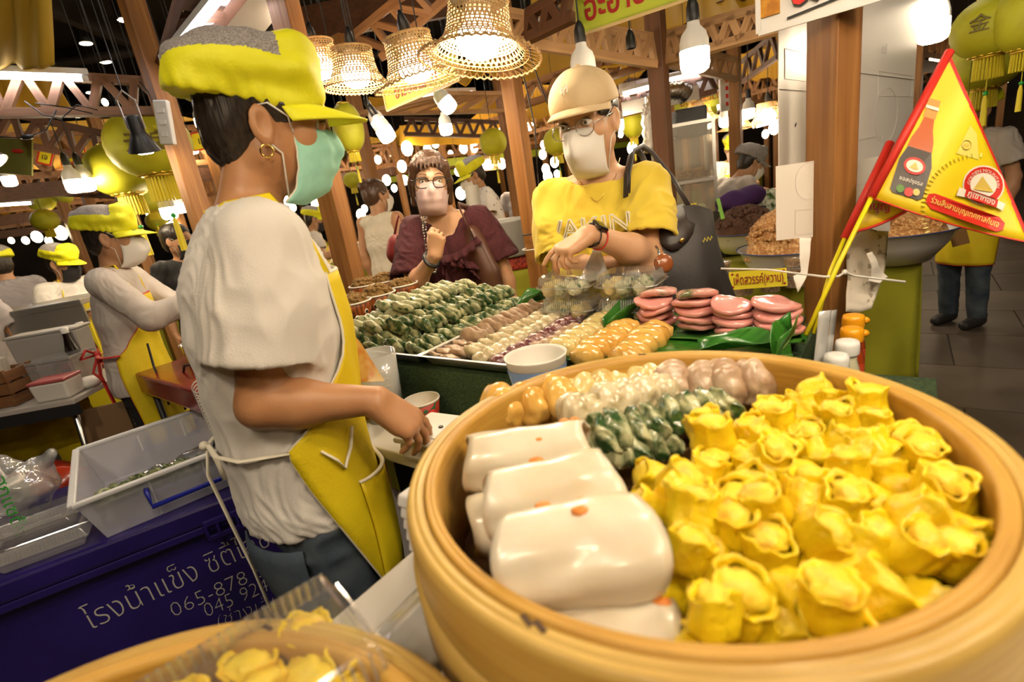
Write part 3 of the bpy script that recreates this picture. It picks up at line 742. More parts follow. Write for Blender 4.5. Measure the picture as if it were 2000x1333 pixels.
# ------------------------------------------------------------------ cloth
def cloth(px, label, m=CANOPY, sag=.05, seed=0, n=22, name='canopy_cloth', cat='canopy'):
    q = [at(*p) for p in px]; c = sum(q)/4
    nn = unit(np.cross(q[1]-q[0], q[3]-q[0])); R = []
    for i in range(n):
        v = i/(n-1); row = []
        for j in range(n):
            u = j/(n-1); p = (q[0]*(1-u)+q[1]*u)*(1-v)+(q[3]*(1-u)+q[2]*u)*v
            p = p-V(0, 0, sag)*math.sin(PI*u)*math.sin(PI*v)+nn*(.018*math.sin(u*17+seed+3*v)*v+.012*math.sin(u*31+2*seed)); row.append(p)
        R.append(row)
    o = MB().sheet(R, .004).build(name, m, None, True); tag(o, label, cat)
    for q in (R[0][2], R[0][-3]): hang(q, o, .0018, 'suspension_wire')
    return o
cloth([(-90, -60, 2.0), (96, -60, 2.05), (104, 134, 2.3), (-90, 126, 2.3)], 'golden cloth hanging in the upper left corner', GOLDCLOTH, 0, 1)
cloth([(-60, 152, 2.7), (108, 158, 2.75), (142, 215, 2.6), (-60, 222, 2.55)], 'yellow cloth draped behind the left truss', CANOPY, .02, 2)
cloth([(1040, -30, 4.4), (1310, -60, 4.0), (1300, 120, 3.3), (1020, 160, 3.6)], 'saffron canopy behind the pale truss and green sign', CANOPY, .08, 3)
cloth([(1290, -40, 3.6), (1480, -70, 3.3), (1500, 10, 2.9), (1292, 62, 3.2)], 'saffron canopy above the lit bulb right of the post', CANOPY, .05, 4)
cloth([(870, 130, 3.5), (1000, 85, 3.6), (1004, 128, 3.4), (858, 178, 3.3)], 'orange canopy strip beneath the nearest woven lamp', CANOPY, .03, 5)
cloth([(720, 190, 4.7), (985, 183, 4.9), (985, 214, 4.9), (720, 216, 4.7)], 'yellow canopy band behind the middle truss', CANOPY, .0, 6)
cloth([(780, 245, 6.3), (985, 240, 6.5), (985, 282, 6.5), (780, 284, 6.3)], 'far yellow valance above the woman in glasses', CANOPY, .0, 7)
cloth([(1030, 205, 5.2), (1180, 150, 5.0), (1190, 200, 4.9), (1030, 235, 5.1)], 'yellow awning behind the brim of the beige cap', CANOPY, .02, 8)
cloth([(1170, 140, 5.6), (1310, 70, 5.2), (1320, 110, 5.0), (1180, 180, 5.4)], 'saffron awning right of the beige cap', CANOPY, .02, 9)
cloth([(1440, 110, 6), (1530, 85, 5.6), (1530, 150, 5.4), (1440, 160, 5.8)], 'yellow awning left of the paper sheets', CANOPY, .02, 10)
cloth([(-40, 385, 7), (95, 380, 7), (95, 412, 6.8), (-40, 420, 6.8)], 'dim yellow awning far on the left', CANOPY, .02, 11)

# ------------------------------------------------------------------ lamps
def cord(pts, label=None, r=.003, name='cable', parent=None, m=WIRE, cat='cable'):
    o = MB().tube(pts, r, 6).build(name, m, parent, True)
    return tag(o, label, cat) if parent is None else o
PB = MB().lathe([(.001, 0), (.030, .002), (.043, .010), (.048, .026), (.048, .075)], 20).mesh('diffuser', True)
PC = MB().lathe([(.048, .075), (.047, .100), (.040, .125), (.022, .145), (.018, .170), (.018, .172)], 20, cap1=True).mesh('lamp_body', True)
PS = MB().lathe([(.0205, .160), (.022, .168), (.020, .205), (.013, .225), (.006, .235)], 14, cap1=True).mesh('socket', True)
def bulb(p, s, label, axis=(0, 0, 1), lit=True, cordlen=.5, group=None, m=None):
    """T shaped lamp hanging head down; p is the middle of its diffuser"""
    ax = unit(axis); A = frame(np.cross((0.02, 1, 0), ax), ax); o = empty('light_bulb', np.asarray(p)-ax*.045*s, label, 'lamp', group, rot=A*s)
    obj('diffuser', PB, (m or LIT) if not PB.materials else None, o, local=True)
    if not lit or m is not None:
        ob = o.children[0]; ob.material_slots[0].link = 'OBJECT'; ob.material_slots[0].material = m or UNLIT
    obj('lamp_body', PC, LAMP_BODY if not PC.materials else None, o, local=True)
    obj('socket', PS, SOCKET if not PS.materials else None, o, local=True)
    q = np.asarray(p)-ax*.045*s+ax*.23*s; hang(q, o, .0032, 'cord')
    return o
def shade_mesh(flare, nu=44):
    """open lattice of cane: two families of slanting strips and hoops on a bell profile"""
    prof = [(.085, 0), (.088, -.03), (.092, -.065), (.100, -.095), (.115, -.118), (.132, -.136), (.150*flare, -.150)]
    zs = np.array([p[1] for p in prof]); rs = np.array([p[0] for p in prof])
    def pt(a, t):
        x = t*(len(prof)-1); i = min(int(x), len(prof)-2); f = x-i; r = rs[i]*(1-f)+rs[i+1]*f; z = zs[i]*(1-f)+zs[i+1]*f
        wv = 1+.06*math.sin(3*a+1)*max(0, t-.6)*(flare > 1.02); return V(r*wv*math.cos(a), r*wv*math.sin(a), z-.012*math.sin(2*a)*max(0, t-.5)*(flare > 1.02))
    g = MB(); n = 13
    for fam in (1, -1):
        for k in range(nu):
            a0 = 2*PI*k/nu; P = []
            for i in range(n):
                t = i/(n-1); a = a0+fam*t*.55; c = pt(a, t); d = pt(a+.01, t)-c; d = unit(d); P.append([c-d*.0024, c+d*.0024])
            g.grid(P)
    for t in list(np.linspace(.02, .62, 13))+[.72, .80, .88]:
        wd = .0022 if t < .66 else .0014; P = []
        for k in range(49):
            a = 2*PI*k/48; P.append([pt(a, t)-V(0, 0, wd), pt(a, t)+V(0, 0, wd)])
        g.grid(P)
    return g.mesh('lampshade'), [pt(2*PI*k/48, 1.0) for k in range(49)], [pt(2*PI*k/48, 0) for k in range(49)]
def woven_lamp(p, s, label, flare, R=None, cordlen=.6):
    o = empty('woven_lamp', p, label, 'lamp', 'woven lamps over the counter', rot=(R if R is not None else np.eye(3))*s)
    me, rim, top = shade_mesh(flare)
    sh = obj('lampshade', me, RATTAN, o, local=True)
    r = MB()
    for k in range(48):
        a, b = rim[k], rim[k+1]; r.tube([a+V(0, 0, .002), (a+b)/2-V(0, 0, .004), b+V(0, 0, .002)], .0034, 5)
    obj('top_braid', MB().tube(top, .004, 6, caps=False).mesh('top_braid'), RATTAN, sh, local=True); obj('rim_braid', r.mesh('rim_braid'), RATTAN, sh, local=True)
    b = MB().lathe([(.001, -.150), (.036, -.146), (.055, -.130), (.062, -.105), (.060, -.085), (.045, -.065), (.026, -.055)], 18).mesh('bulb', True)
    obj('bulb', b, LIT, o, local=True)
    obj('lamp_body', MB().lathe([(.026, -.055), (.040, -.045), (.036, -.01), (.02, .0)], 16).mesh('lamp_body', True), LAMP_BODY, o, local=True)
    obj('socket', MB().lathe([(.021, .0), (.023, .008), (.021, .045), (.014, .065), (.006, .085)], 14, cap1=True).mesh('socket', True), SOCKET, o, local=True)
    hang(np.asarray(p)+V(0, 0, .08), o, .0032, 'cord')
    return o
woven_lamp(at(934, 2, 1.42), .98, 'nearest woven cane lampshade with a wide brim', 1.18, rotx(-.10)@roty(.16))
woven_lamp(at(794, 72, 1.80), .98, 'second nearest woven cane lampshade with a wavy brim', 1.16, roty(-.10)@rotx(.05))
woven_lamp(at(686, 96, 2.15), .98, 'straight sided woven cane lampshade with the bulb hanging low', .96, roty(.05))
woven_lamp(at(612, 84, 2.30), 1.0, 'woven cane lampshade half hidden by the yellow puffy cap', .98, roty(-.05))
woven_lamp(V(.46, .62, 2.02), 1.0, 'woven cane lampshade above the big steamer basket', 1.16)
woven_lamp(V(.78, .02, 2.02), 1.0, 'woven cane lampshade at the near end of the row', 1.16)
woven_lamp(V(-.62, .22, 2.12), 1.0, 'woven cane lampshade behind the man with the apron', 1.1)

bulb(V(1.02, .38, 2.02), 1.1, 'added out-of-view bulb lighting the paper sheets, above the photographer on the right')  # unseen bulb, added to brighten the paper sheets
bulb(V(-.25, -.70, 2.2), 1.15, 'added out-of-view bulb lighting the foreground, behind the photographer on the left')  # also unseen, added for more light from behind the camera
bulb(at(1357, 116, 1.75), 1.0, 'big lit bulb hanging right of the woman in yellow')
bulb(at(1141, 150, 1.95), 1.0, 'unlit white bulb just above the beige cap', lit=False)
ob = empty('lamp_holder', at(1231, 75, 2.2), 'empty black lamp holder hanging below the green sign', 'lamp')
obj('socket', PS, None, ob, local=True).location = (0, 0, -.2); hang(np.asarray(at(1231, 75, 2.2))+V(0, 0, .03), ob, .0032, 'cord')
bulb(at(874, 205, 2.5), .82, 'lit bulb tilted under the second green sign', (-.5, .1, .8), cordlen=0)
bulb(at(871, 252, 3.1), .80, 'small lit bulb above the woman in glasses', cordlen=.2)
bulb(at(754, 262, 2.7), .90, 'lit bulb left of the woman in glasses, lower of a pair', (-.35, .1, .9), cordlen=0)
bulb(at(742, 244, 2.9), .85, 'lit bulb left of the woman in glasses, upper of a pair', (-.35, .1, .9), cordlen=.2)
bulb(at(1812, 20, 1.75), 1.0, 'large lit lamp at the top edge right of the paper sheet')
bulb(at(1823, 58, 1.85), 1.0, 'large lit lamp above the tip of the pennant')
for i, (x, y, d, s, lb) in enumerate(((146, 362, 3.1, 1.0, 'lit bulb below the left tube light, left of a pair'), (168, 360, 3.2, 1.0, 'lit bulb below the left tube light, right of a pair'), (18, 353, 3.3, .8, 'lit bulb at the far left edge'), (392, 239, 3.6, .8, 'lit bulb right behind the man\'s nape'),
        (1462, 221, 4.3, 1.0, 'lit bulb right of the far wooden post'), (1416, 238, 4.6, 1.0, 'lit bulb above the glass cabinet, right one'), (1380, 243, 4.8, 1.0, 'lit bulb above the glass cabinet, left one'), (330, 415, 3.7, 1.1, 'lit bulb in front of the small lanterns, left one'), (352, 405, 4.0, 1.0, 'lit bulb in front of the small lanterns, right one'),
        (1205, 245, 4.0, 1.1, 'lit bulb beside the cheek of the woman in yellow'), (377, 292, 5, .9, 'tiny lit bulb behind the man\'s collar'))):
    bulb(at(x, y, d), s, lb, cordlen=.25)

def spot_lamp(p, s, label, axis, bulb_on=True):
    ax = unit(axis); A = frame(np.cross((0, 1, 0.02), ax), ax); o = empty('spot_lamp', p, label, 'lamp', rot=A*s)
    obj('hood', MB().lathe([(.062, 0), (.061, .004), (.036, .06), (.028, .075), (.026, .135), (.022, .142)], 20, cap1=True).mesh('hood', True), SOCKET, o, local=True)
    obj('bulb', MB().lathe([(.001, -.012), (.028, -.008), (.044, .006), (.040, .03)], 18).mesh('bulb', True), LIT, o, local=True)
    hang(np.asarray(p)+ax*.235*s, o, .0025, 'cord')
    obj('bracket', MB().tube([(-.034, 0, .09), (-.036, 0, .20), (0, 0, .235), (.036, 0, .20), (.034, 0, .09)], .004, 6).mesh('bracket'), STEEL, o, local=True)
    return o
spot_lamp(at(284, 296, 2.4), 1.1, 'black cone spot lamp in front of the big lantern', (.10, -.25, .95))
spot_lamp(at(-8, 318, 2.6), 1.0, 'grey cone lamp at the left edge', (-.5, -.1, .8))
def tube_light(a, b, label, r=.014):
    q0 = (np.asarray(a, float)+np.asarray(b, float))/2
    a, b = np.asarray(a, float), np.asarray(b, float); o = empty('tube_light', (a+b)/2, label, 'lamp'); d = unit(b-a)
    MB().tube([a, b], r, 10).build('lit_tube', LIT_TUBE, o, True)
    up = unit(V(0, 0, 1)-d*d[2]); MB().bar(a-d*.03+up*(r+.014), b+d*.03+up*(r+.014), .032, .026, up=up).build('fitting', LAMP_BODY, o)
    for p, s in ((a, -1), (b, 1)): MB().tube([p+d*s*.001, p+d*s*.025], r*1.15, 10).build('end_cap', LAMP_BODY, o, True)
    return o
LIT_ADDED = mat('lit_added_tube', (1, 1, 1), .5, emit=48, ecol=(1.0, .86, .66))
nt0 = tube_light(V(.45, .02, 2.16), V(1.45, .42, 2.16), 'added out-of-view tube brightening the papers and foreground, behind the photographer')  # tube outside the view, added to brighten the papers and near food
for o_ in nt0.children:
    if o_.name.startswith('lit_tube'): o_.material_slots[0].link = 'OBJECT'; o_.material_slots[0].material = LIT_ADDED
    elif o_.name.startswith('fitting'): hang((.7, .12, 2.19), nt0); hang((1.2, .32, 2.19), nt0)
tube_light(at(-70, 146, 2.25), at(160, 153, 2.45), 'lit tube on the truss across the upper left corner')
tube_light(at(326, 122, 2.4), at(452, -30, 1.95), 'slanting lit tube above the puffy yellow cap')
tube_light(at(1217, 184, 4.15), at(1285, 166, 4.1), 'left lit tube on the truss right of the beige cap')
tube_light(at(1292, 160, 4.1), at(1368, 143, 4.0), 'right lit tube on the truss right of the beige cap')
tube_light(at(815, 186, 4.2), at(922, 182, 4.4), 'lit tube under the second green sign')
tube_light(at(-20, 402, 5.2), at(60, 397, 5.4), 'lit tube at the far left stall')
tube_light(at(1476, 247, 5.0), at(1520, 236, 5.0), 'short lit tube left of the paper sheets')
for (a, b, lb) in (((1210, 190, 4.35), (1400, 150, 4.15), 'white backing board behind the tube right of the beige cap'), ((1215, 214, 4.05), (1365, 180, 3.95), 'blank white banner strip below the tube right of the beige cap')):
    p, q = at(*a), at(*b); o = MB().bar(p, q, .01, .20 if 'backing' in lb else .10).build('white_board', WHITE_PAINT); tag(o, lb, 'board')
p, q = at(395, 130, 2.5), at(520, -50, 2.0); tag(MB().bar(p, q, .24, .008, up=(.3, .2, 1)).build('white_board', WHITE_PAINT), 'white board behind the slanting tube', 'board')
for i, (x, y, d) in enumerate(((168, 85, 9.5), (243, 39, 9.8), (206, 121, 10.5), (152, 137, 10), (178, 181, 12), (153, 228, 13), (253, 40, 8.8))):
    z = 5.18; p = lev(x, y, z); o = empty('downlight', p, 'ceiling downlight in the dark upper left, %s' % ('brightest one', 'the highest', 'left of the middle', 'just above the tube', 'below the truss tube', 'lowest one', 'beside the highest')[i], 'lamp', 'ceiling downlights upper left')
    MB().tube([p, p+V(0, 0, .3)], .12, 12).build('housing', SOCKET, o); MB().lathe([(.001, -.006), (.10, -.004)], 14, c=p).build('lit_disc', LIT_FAR, o)

# ------------------------------------------------------------------ lanterns
def lantern(p, r, h, label, chars='', tassel=True, face=None, group=None, fr=.6):
    o = empty('paper_lantern', p, label, 'lantern', group); n = 24
    prof = [(r*math.cos(t)**.85 if abs(t) < 1.5 else .25*r, h*math.sin(t)) for t in np.linspace(-1.32, 1.32, 25)]
    g = MB().lathe([(max(a*(1+.006*(-1)**i), .28*r), z) for i, (a, z) in enumerate(prof)], 36, c=p, wob=lambda a, j: 1-.012*abs(math.sin(a*9))**.3); g.build('globe', LANTERN, o, True)
    for sg in (-1, 1):
        MB().lathe([(.36*r, sg*h*.93), (.42*r, sg*h*.96), (.34*r, sg*h*1.02), (.30*r, sg*h*1.02)], 20, c=p).build('gold_collar', LANTERN_GOLD, o, True)
    sc = MB()
    for k in range(14):
        a = 2*PI*k/14; sc.sphere(p+V(.43*r*math.cos(a), .43*r*math.sin(a), -h*.90), (.10*r, .10*r, .04*r), 6, 5)
    sc.build('scalloped_trim', LANTERN_GOLD, o)
    if tassel:
        f = MB()
        for k in range(26):
            a = 2*PI*k/26; q = p+V(.33*r*math.cos(a), .33*r*math.sin(a), -h*1.0); f.bar(q, q+V(.03*r*math.cos(a), .03*r*math.sin(a), -fr*r), .05*r, .02*r)
        f.build('fringe', FRINGE, o)
        q = p-V(0, 0, h+fr*r); tl = MB().tube([q+V(0, 0, fr*r), q-V(0, 0, .35*r)], .012*r, 5).build('tassel_cord', FRINGE, o)
        MB().sphere(q-V(0, 0, .40*r), .07*r, 8, 6).build('bead', GREEN_BEAD, o, True)
        MB().lathe([(.03*r, 0), (.07*r, -.2*r), (.09*r, -.9*r)], 10, c=q-V(0, 0, .45*r)).build('tassel', FRINGE, o)
    hang(p+V(0, 0, h), o, .003)
    if chars:
        d = unit((EYE-p)*np.array([1, 1, 0])) if face is None else unit(face); xd = np.cross((0, 0, 1), d)
        for i, ch in enumerate(chars):
            letters(ch, .50*r, p+d*r*1.0+xd*(i*.62-.31*(len(chars)-1))*r*(.9)-d*.06*r+V(0, 0, .05*h), xd, (0, 0, 1), INK_GOLD, o, 'brush_character', depth=.10*r)
    return o
lantern(at(292, 282, 3.0), .225, .185, 'largest lime lantern behind the black spot lamp', '元宝', face=at(250, 282, 0)-at(292, 282, 3.0))
lantern(at(236, 332, 3.4), .205, .170, 'bright lime lantern left of and below the largest one', '')
lantern(at(680, 250, 3.3), .098, .150, 'tall lime lantern below the peak of the yellow cap', '')
lantern(at(963, 278, 4.2), .112, .105, 'round lime lantern above the cook in the far yellow cap')
lantern(at(1087, 277, 4.0), .105, .100, 'round lime lantern left of the white face mask')
lantern(at(1236, 240, 4.4), .095, .125, 'lime lantern behind the ear of the woman in yellow')
lantern(at(1938, 52, 2.45), .160, .135, 'big lime lantern in the upper right corner', '金宝')
lantern(at(1928, 128, 3.0), .165, .135, 'middle lime lantern below the upper right one', '金')
lantern(at(1900, 112, 3.4), .120, .10, 'lime lantern half hidden behind the upper right pair')
lantern(at(2010, 30, 2.3), .13, .15, 'lime lantern cut by the right edge')
for i, (x, y, d, r, lb) in enumerate(((88, 430, 5.2, .12, 'small green lantern above the worker with a black mask'), (80, 392, 6, .14, 'faint green lantern far left, upper'), (122, 385, 6, .10, 'faint green lantern far left, beside a post'), (291, 394, 4.8, .115, 'small green lantern behind the bright lantern'), (306, 432, 5.4, .105, 'small green lantern above a lit bulb'), (325, 395, 5.6, .09, 'tiny green lantern near the man\'s collar'), (688, 352, 5.0, .085, 'small green lantern right of the mint mask'), (1235, 200, 6, .09, 'tiny green lantern right of the beige cap'), (1384, 218, 6, .10, 'tiny green lantern above the glass cabinet'))):
    lantern(at(x, y, d), r, r*.86, lb)

# ------------------------------------------------------------------ sockets, wires and the power box
pw = at(322, 240, 2.35); o = empty('power_box', pw, 'white power strip hung on the post behind the man\'s nape', 'socket')
A = frame(ray(500, 100)*0+RIGHT, (.25, 0, .97)); MB().box(pw, (.065, .03, .19), A).build('case', LAMP_BODY, o, bevel=.006)
for k in range(3): MB().box(pw+A@V(0, -.016, .05-.05*k), (.03, .004, .02), A).build('outlet', UNLIT, o)
pw = at(1414, 182, 3.9); o = empty('power_strip', pw, 'white power strip with red switches on the far post', 'socket')
MB().box(pw, (.07, .03, .26)).build('case', LAMP_BODY, o, bevel=.006)
for k in range(4): MB().box(pw+V(.015, -.017, .085-.055*k), (.02, .006, .03)).build('switch', RED_PIPING, o)
for pts, lb in (([(48, 198, 2.3), (85, 225, 2.3), (120, 232, 2.35), (150, 205, 2.4), (190, 215, 2.4)], 'loop of black cable under the left truss'), ([(70, 202, 2.3), (130, 210, 2.3), (180, 222, 2.4)], 'black cable along the left truss'), ([(0, 268, 2.4), (50, 270, 2.4), (90, 255, 2.4), (110, 215, 2.4)], 'black cable with an inline switch at the left'), ([(272, 160, 2.4), (290, 180, 2.4), (298, 200, 2.35), (312, 195, 2.35)], 'black cable feeding the white power strip'),
        ([(1020, 80, 2.0), (1012, 105, 2.2), (1030, 180, 2.25), (1045, 250, 2.25), (1050, 340, 2.22)], 'black cable running down the middle post'), ([(1035, 84, 2.0), (1036, 110, 2.2), (1055, 165, 2.2), (1075, 215, 2.2)], 'black cable looping beside the middle post'), ([(575, -10, 2.4), (572, 25, 2.4), (585, 45, 2.4), (612, 54, 2.4)], 'loose black cable above the yellow cap'), ([(1050, 340, 2.22), (1058, 430, 2.22), (1066, 510, 2.2)], 'lower black cable on the middle post')):
    cord([at(*p) for p in pts], lb)
sw = at(53, 268, 2.4); tag(MB().sphere(sw, (.032, .014, .012), 12, 8).build('cord_switch', SOCKET, None, True), 'black inline switch on the left cable', 'switch')
hall_lamp('hall_light', (-2.5, 6.5, 5.0), 260*HALL, .25, (1, .84, .62))
hall_lamp('hall_light', (3.2, 5.5, 5.0), 240*HALL, .25, (1, .84, .62))
hall_lamp('hall_light', (0.5, 11, 5.0), 380*HALL, .25, (1, .84, .62))
hall_lamp('hall_light', (-1.5, -2.0, 5.0), 260*HALL, .25, (1, .86, .66))
hall_lamp('hall_light', (2.0, -2.0, 5.0), 200*HALL, .25, (1, .86, .66))
# ------------------------------------------------------------------ the vendor in front
def build_vendor():
    J = make_pose(-.505, 1.035, math.radians(30), 1.70, lean=.06)
    J['head'] = V(-.400, 1.105, 1.588); J['hd'] = place_head(J['head'], math.radians(20), .24, .06); J['hs'] = 1.06; J['lid'] = .68
    J['neck'] = V(-.475, 1.075, 1.445)
    J['shR'] = V(-.405, .935, 1.375); J['elR'] = V(-.462, .868, 1.100); J['wrR'] = V(-.272, .905, 1.060)
    J['elL'] = J['shL']+V(.02, .05, -.27); J['wrL'] = J['elL']+V(.10, .02, -.20)
    J['handR'] = dict(fwd=(.62, .16, -.76), back=(.62, -.30, .70), curl=(.26, .34, .44, .54), tcurl=.25, tout=.45)
    r = empty('person', (-.505, 1.035, 0), 'man in a white t-shirt, yellow apron and puffy yellow cap reaching over the counter', 'person')
    J['torso'] = [(.70, .130, .172), (.86, .130, .170), (.97, .130, .168), (1.08, .134, .172), (1.20, .138, .178), (1.30, .126, .176), (1.36, .090, .160)]
    b = do_body(J, SKIN_TAN, r, .004, zmin=.8, hand_s=1.04)
    do_eyes(J, r)
    do_hair(J, HAIR, r, 'nape', .004, True)
    do_cap(J, r, .004, tip=-.10)
    do_mask(J, MASK_GREEN, r)
    do_shirt(J, TEE_WHITE, r, sleeve=.74, sl_r=(.074, .096), hem=.805, h=.005, folds=.0065, name='t_shirt', neck=(.066, .062), seed=3, inflate=.004)
    J2 = dict(J); J2['hipL'] = J['hipL']; do_trousers(J, DENIM, r, top=.84, r=(.094, .078, .066), hipr=(.108, .152), h=.007, name='jeans')
    do_shoes(J, BLACK_CLOTH, r)
    ap, pt = do_apron(J, YELLOW_CLOTH, PIPING, r, top=1.30, bottom=.55, bib=.75, full=1.80, off=.020, pocket=True, flare=.0, waist=1.00, taper=.95)
    H, o = J['hd']; s = 1.06*J['k']; P = lambda x, y, z: o+H@(np.array([x, y, z])*s)
    t = MB(); c = P(-.004, -.084, -.050); A = frame(H[:, 0], H[:, 1])
    t.tube([c+(H[:, 0]*math.cos(a)+H[:, 2]*math.sin(a))*.011 for a in np.linspace(0, 2*PI, 17)], .0022, 6, caps=False); t.build('hoop_earring', GOLD, r, True)
    card = [[at(*p, d) for p, d in r_] for r_ in ((((648, 628), 1.16), ((664, 622), 1.16)), (((664, 690), 1.15), ((706, 672), 1.16)), (((684, 748), 1.14), ((752, 745), 1.15)))]
    cs = []
    for u in np.linspace(0, 2, 9):
        i = min(int(u), 1); f = u-i; cs.append([(card[i][0]*(1-f)+card[i+1][0]*f)*(1-w_)+(card[i][1]*(1-f)+card[i+1][1]*f)*w_ for w_ in np.linspace(0, 1, 7)])
    MB().sheet(cs, .003).build('printed_card', mat('orange_print_card', (.55, .20, .03), .35, c2=(.66, .42, .10), scale=28, coat=.2), ap)
    MB().tube([q_[0] for q_ in cs], .006, 6, flat=.5).build('red_stripe', RED_PIPING, ap)
    # apron strings behind the waist and hanging down
    st = MB(); a = pt(1.0, -1.78); bk = J['axis'](1.0)-J['f']*.160+J['l']*.01; m_ = J['axis'](1.0)-J['f']*.112-J['l']*.140; m0 = J['axis'](1.0)-J['f']*.030-J['l']*.185; m3 = J['axis'](1.0)-J['f']*.148-J['l']*.075
    st.tube([a, m0, m_, m3, bk, J['axis'](1.0)-J['f']*.105+J['l']*.15], .006, 6, flat=.4)
    st.tube([bk, bk+V(-.012, -.012, -.06), bk+V(.000, -.014, -.18), bk+V(.008, -.008, -.30), bk+V(.028, -.03, -.40)], .006, 6, flat=.4)
    st.tube([bk, bk+V(.018, -.014, -.03), bk+V(.020, -.014, -.075)], .006, 6, flat=.4)
    st.sphere(bk-J['f']*.006, .010, 8, 6); st.build('apron_string', PIPING, ap, True)
    # two loops of piping where the side tie is sewn on
    lp = MB(); q = pt(.985, -1.45, .004)
    lp.tube([q, pt(.955, -1.30, .012), pt(.930, -1.22, .008), pt(.965, -1.05, .014), pt(1.0, -.95, .01)], .005, 6, flat=.5); lp.build('tie_loop', PIPING, ap, True)
    # seat pocket of the jeans
    k = []
    for i in range(7):
        row = []
        for j in range(7):
            al = PI+.55+.62*(j/6-.5)*2*(1-.12*(i > 4)); z = .785-.17*i/6+.02*abs(j/3-1)*(i == 6)
            row.append(V(-.505, 1.035, z)+J['f']*math.cos(al)*(.150-.02*abs(z-.74)/.1)+J['l']*math.sin(al)*.172)
        k.append(row)
    MB().sheet(k, .004).build('seat_pocket', DENIM, r, True)
    return r, J
VENDOR, VJ = build_vendor()

# ------------------------------------------------------------------ the customer in yellow
CAP_BEIGE = mat('beige_twill', (.66, .50, .29), .8, c2=(.60, .44, .25), scale=8, bump=.2, bscale=500)
TEE_YELLOW = mat('yellow_cotton', (.80, .60, .055), .85, c2=(.76, .55, .045), scale=5, bump=.25, bscale=420, sheen=.2)
PRINT_WHITE = mat('white_print', (.85, .82, .70), .6)
STEEL_ = mat('steel_wire', (.55, .55, .56), .25, metal=1)
CHARCOAL = mat('charcoal_nylon', (.030, .028, .030), .55, c2=(.040, .037, .039), scale=5, bump=.25, bscale=90)
LEATHER_DARK = mat('dark_brown_leather', (.030, .022, .020), .45, bump=.1, bscale=300)
TAN_LEATHER = mat('chestnut_leather', (.30, .085, .022), .28, coat=.3)
LENS = clear('spectacle_lens', (1, 1, 1), .02, .10)
BAG_FILM = clear('white_carrier_film', (.95, .94, .92), .62, .18)

def baseball_cap(J, m, root, h=.005):
    H, o = J['hd']; s = J.get('hs', 1)*J['k']; H = H@roty(.02); P = lambda x, y, z: o+H@(np.array([x, y, z])*s)
    c = Clay(o-.2, o+.24, h)
    c.ell(P(-.012, 0, .046), np.array([.120, .094, .100])*s, H, .02); c.ell(P(.030, 0, .066), np.array([.075, .080, .074])*s, H, .03)
    c.cut(P(0, 0, .040), -H[:, 2], .004); c.cone(P(-.08, 0, .02), P(.07, 0, .02), .078*s, .078*s, .004, sq=(H[:, 2], .4), op='sub')
    L = lambda p: (p-o)@H/s
    def seam(p):
        q = L(p); a = np.arctan2(q[:, 1], q[:, 0]+.01); k = PI/3; d = np.abs((a/k) % 1-.5)
        return -.0016*np.exp(-((.5-d)/.03)**2)+.002*vnoise(q, 22, 2)
    p, q = c.surf(2, seam); cap = obj('baseball_cap', mesh('baseball_cap', p, q, True), m, root)
    rows = []
    for i in range(7):
        v = i/6; rows.append([P(-.006+(.104+.078*v*max(0, math.cos(a*.9))**.55)*math.cos(a), (.088+.004*v)*math.sin(a), .052-.016*v*math.cos(a)-.026*(abs(a)/1.3)**2*(.4+.6*v)) for a in np.linspace(-1.3, 1.3, 21)])
    MB().sheet(rows, .004).build('peak', m, cap, True)
    MB().sphere(P(-.012, 0, .147), .008*s, 10, 6).build('button', m, cap, True)
    lt = MB()
    c0 = P(.098, -.002, .098); xd, up = -H[:, 1], unit(H[:, 2]-.45*H[:, 0]); nn = np.cross(up, xd)
    q2 = lambda x, y: c0+nn*.009+xd*x+up*y
    for a, b in (((-.010, -.010), (-.010, .010)), ((-.010, .010), (.008, -.010)), ((.008, -.010), (.008, .010)), ((-.004, .013), (.0, .001)), ((.013, .013), (.0, .001)), ((.0, .001), (.0, -.014))):
        lt.tube([q2(*a), q2(*b)], .0016, 6)
    lt.build('white_emblem', PRINT_WHITE, cap)
    return cap

def spectacles(J, root, m, R=(.024, .021), z=-.004, fwd=.112, gap=.036, r=.0014, sqr=2.0):
    H, o = J['hd']; s = J.get('hs', 1)*J['k']; P = lambda x, y, z: o+H@(np.array([x, y, z])*s)
    g = empty('spectacles', o); g.parent = root; g.matrix_parent_inverse = root.matrix_basis.inverted()
    fr = MB(); ln = MB()
    for y in (-1, 1):
        ring = []
        for a in np.linspace(0, 2*PI, 25):
            ca, sa = math.cos(a), math.sin(a); e = 2/sqr
            ring.append(P(fwd-.012*abs(y*(gap+R[0]*ca)/.06)**2, y*gap+R[0]*abs(ca)**e*np.sign(ca), z+R[1]*abs(sa)**e*np.sign(sa)))
        fr.tube(ring, r*s, 6, caps=False); MB().add(np.array(ring[:-1]), [tuple(range(24))]).build('lens', LENS, root)
        fr.tube([P(fwd-.012, y*(gap+R[0]), z+.006), P(.06, y*.082, z+.012), P(-.005, y*.083, z+.016)], r*s, 6)
    fr.tube([P(fwd, -gap+R[0], z+.006), P(fwd+.004, 0, z+.010), P(fwd, gap-R[0], z+.006)], r*s, 6)
    fr.build('frame', m, root, True).name = 'spectacle_frame'; 
    bpy.data.objects.remove(g)

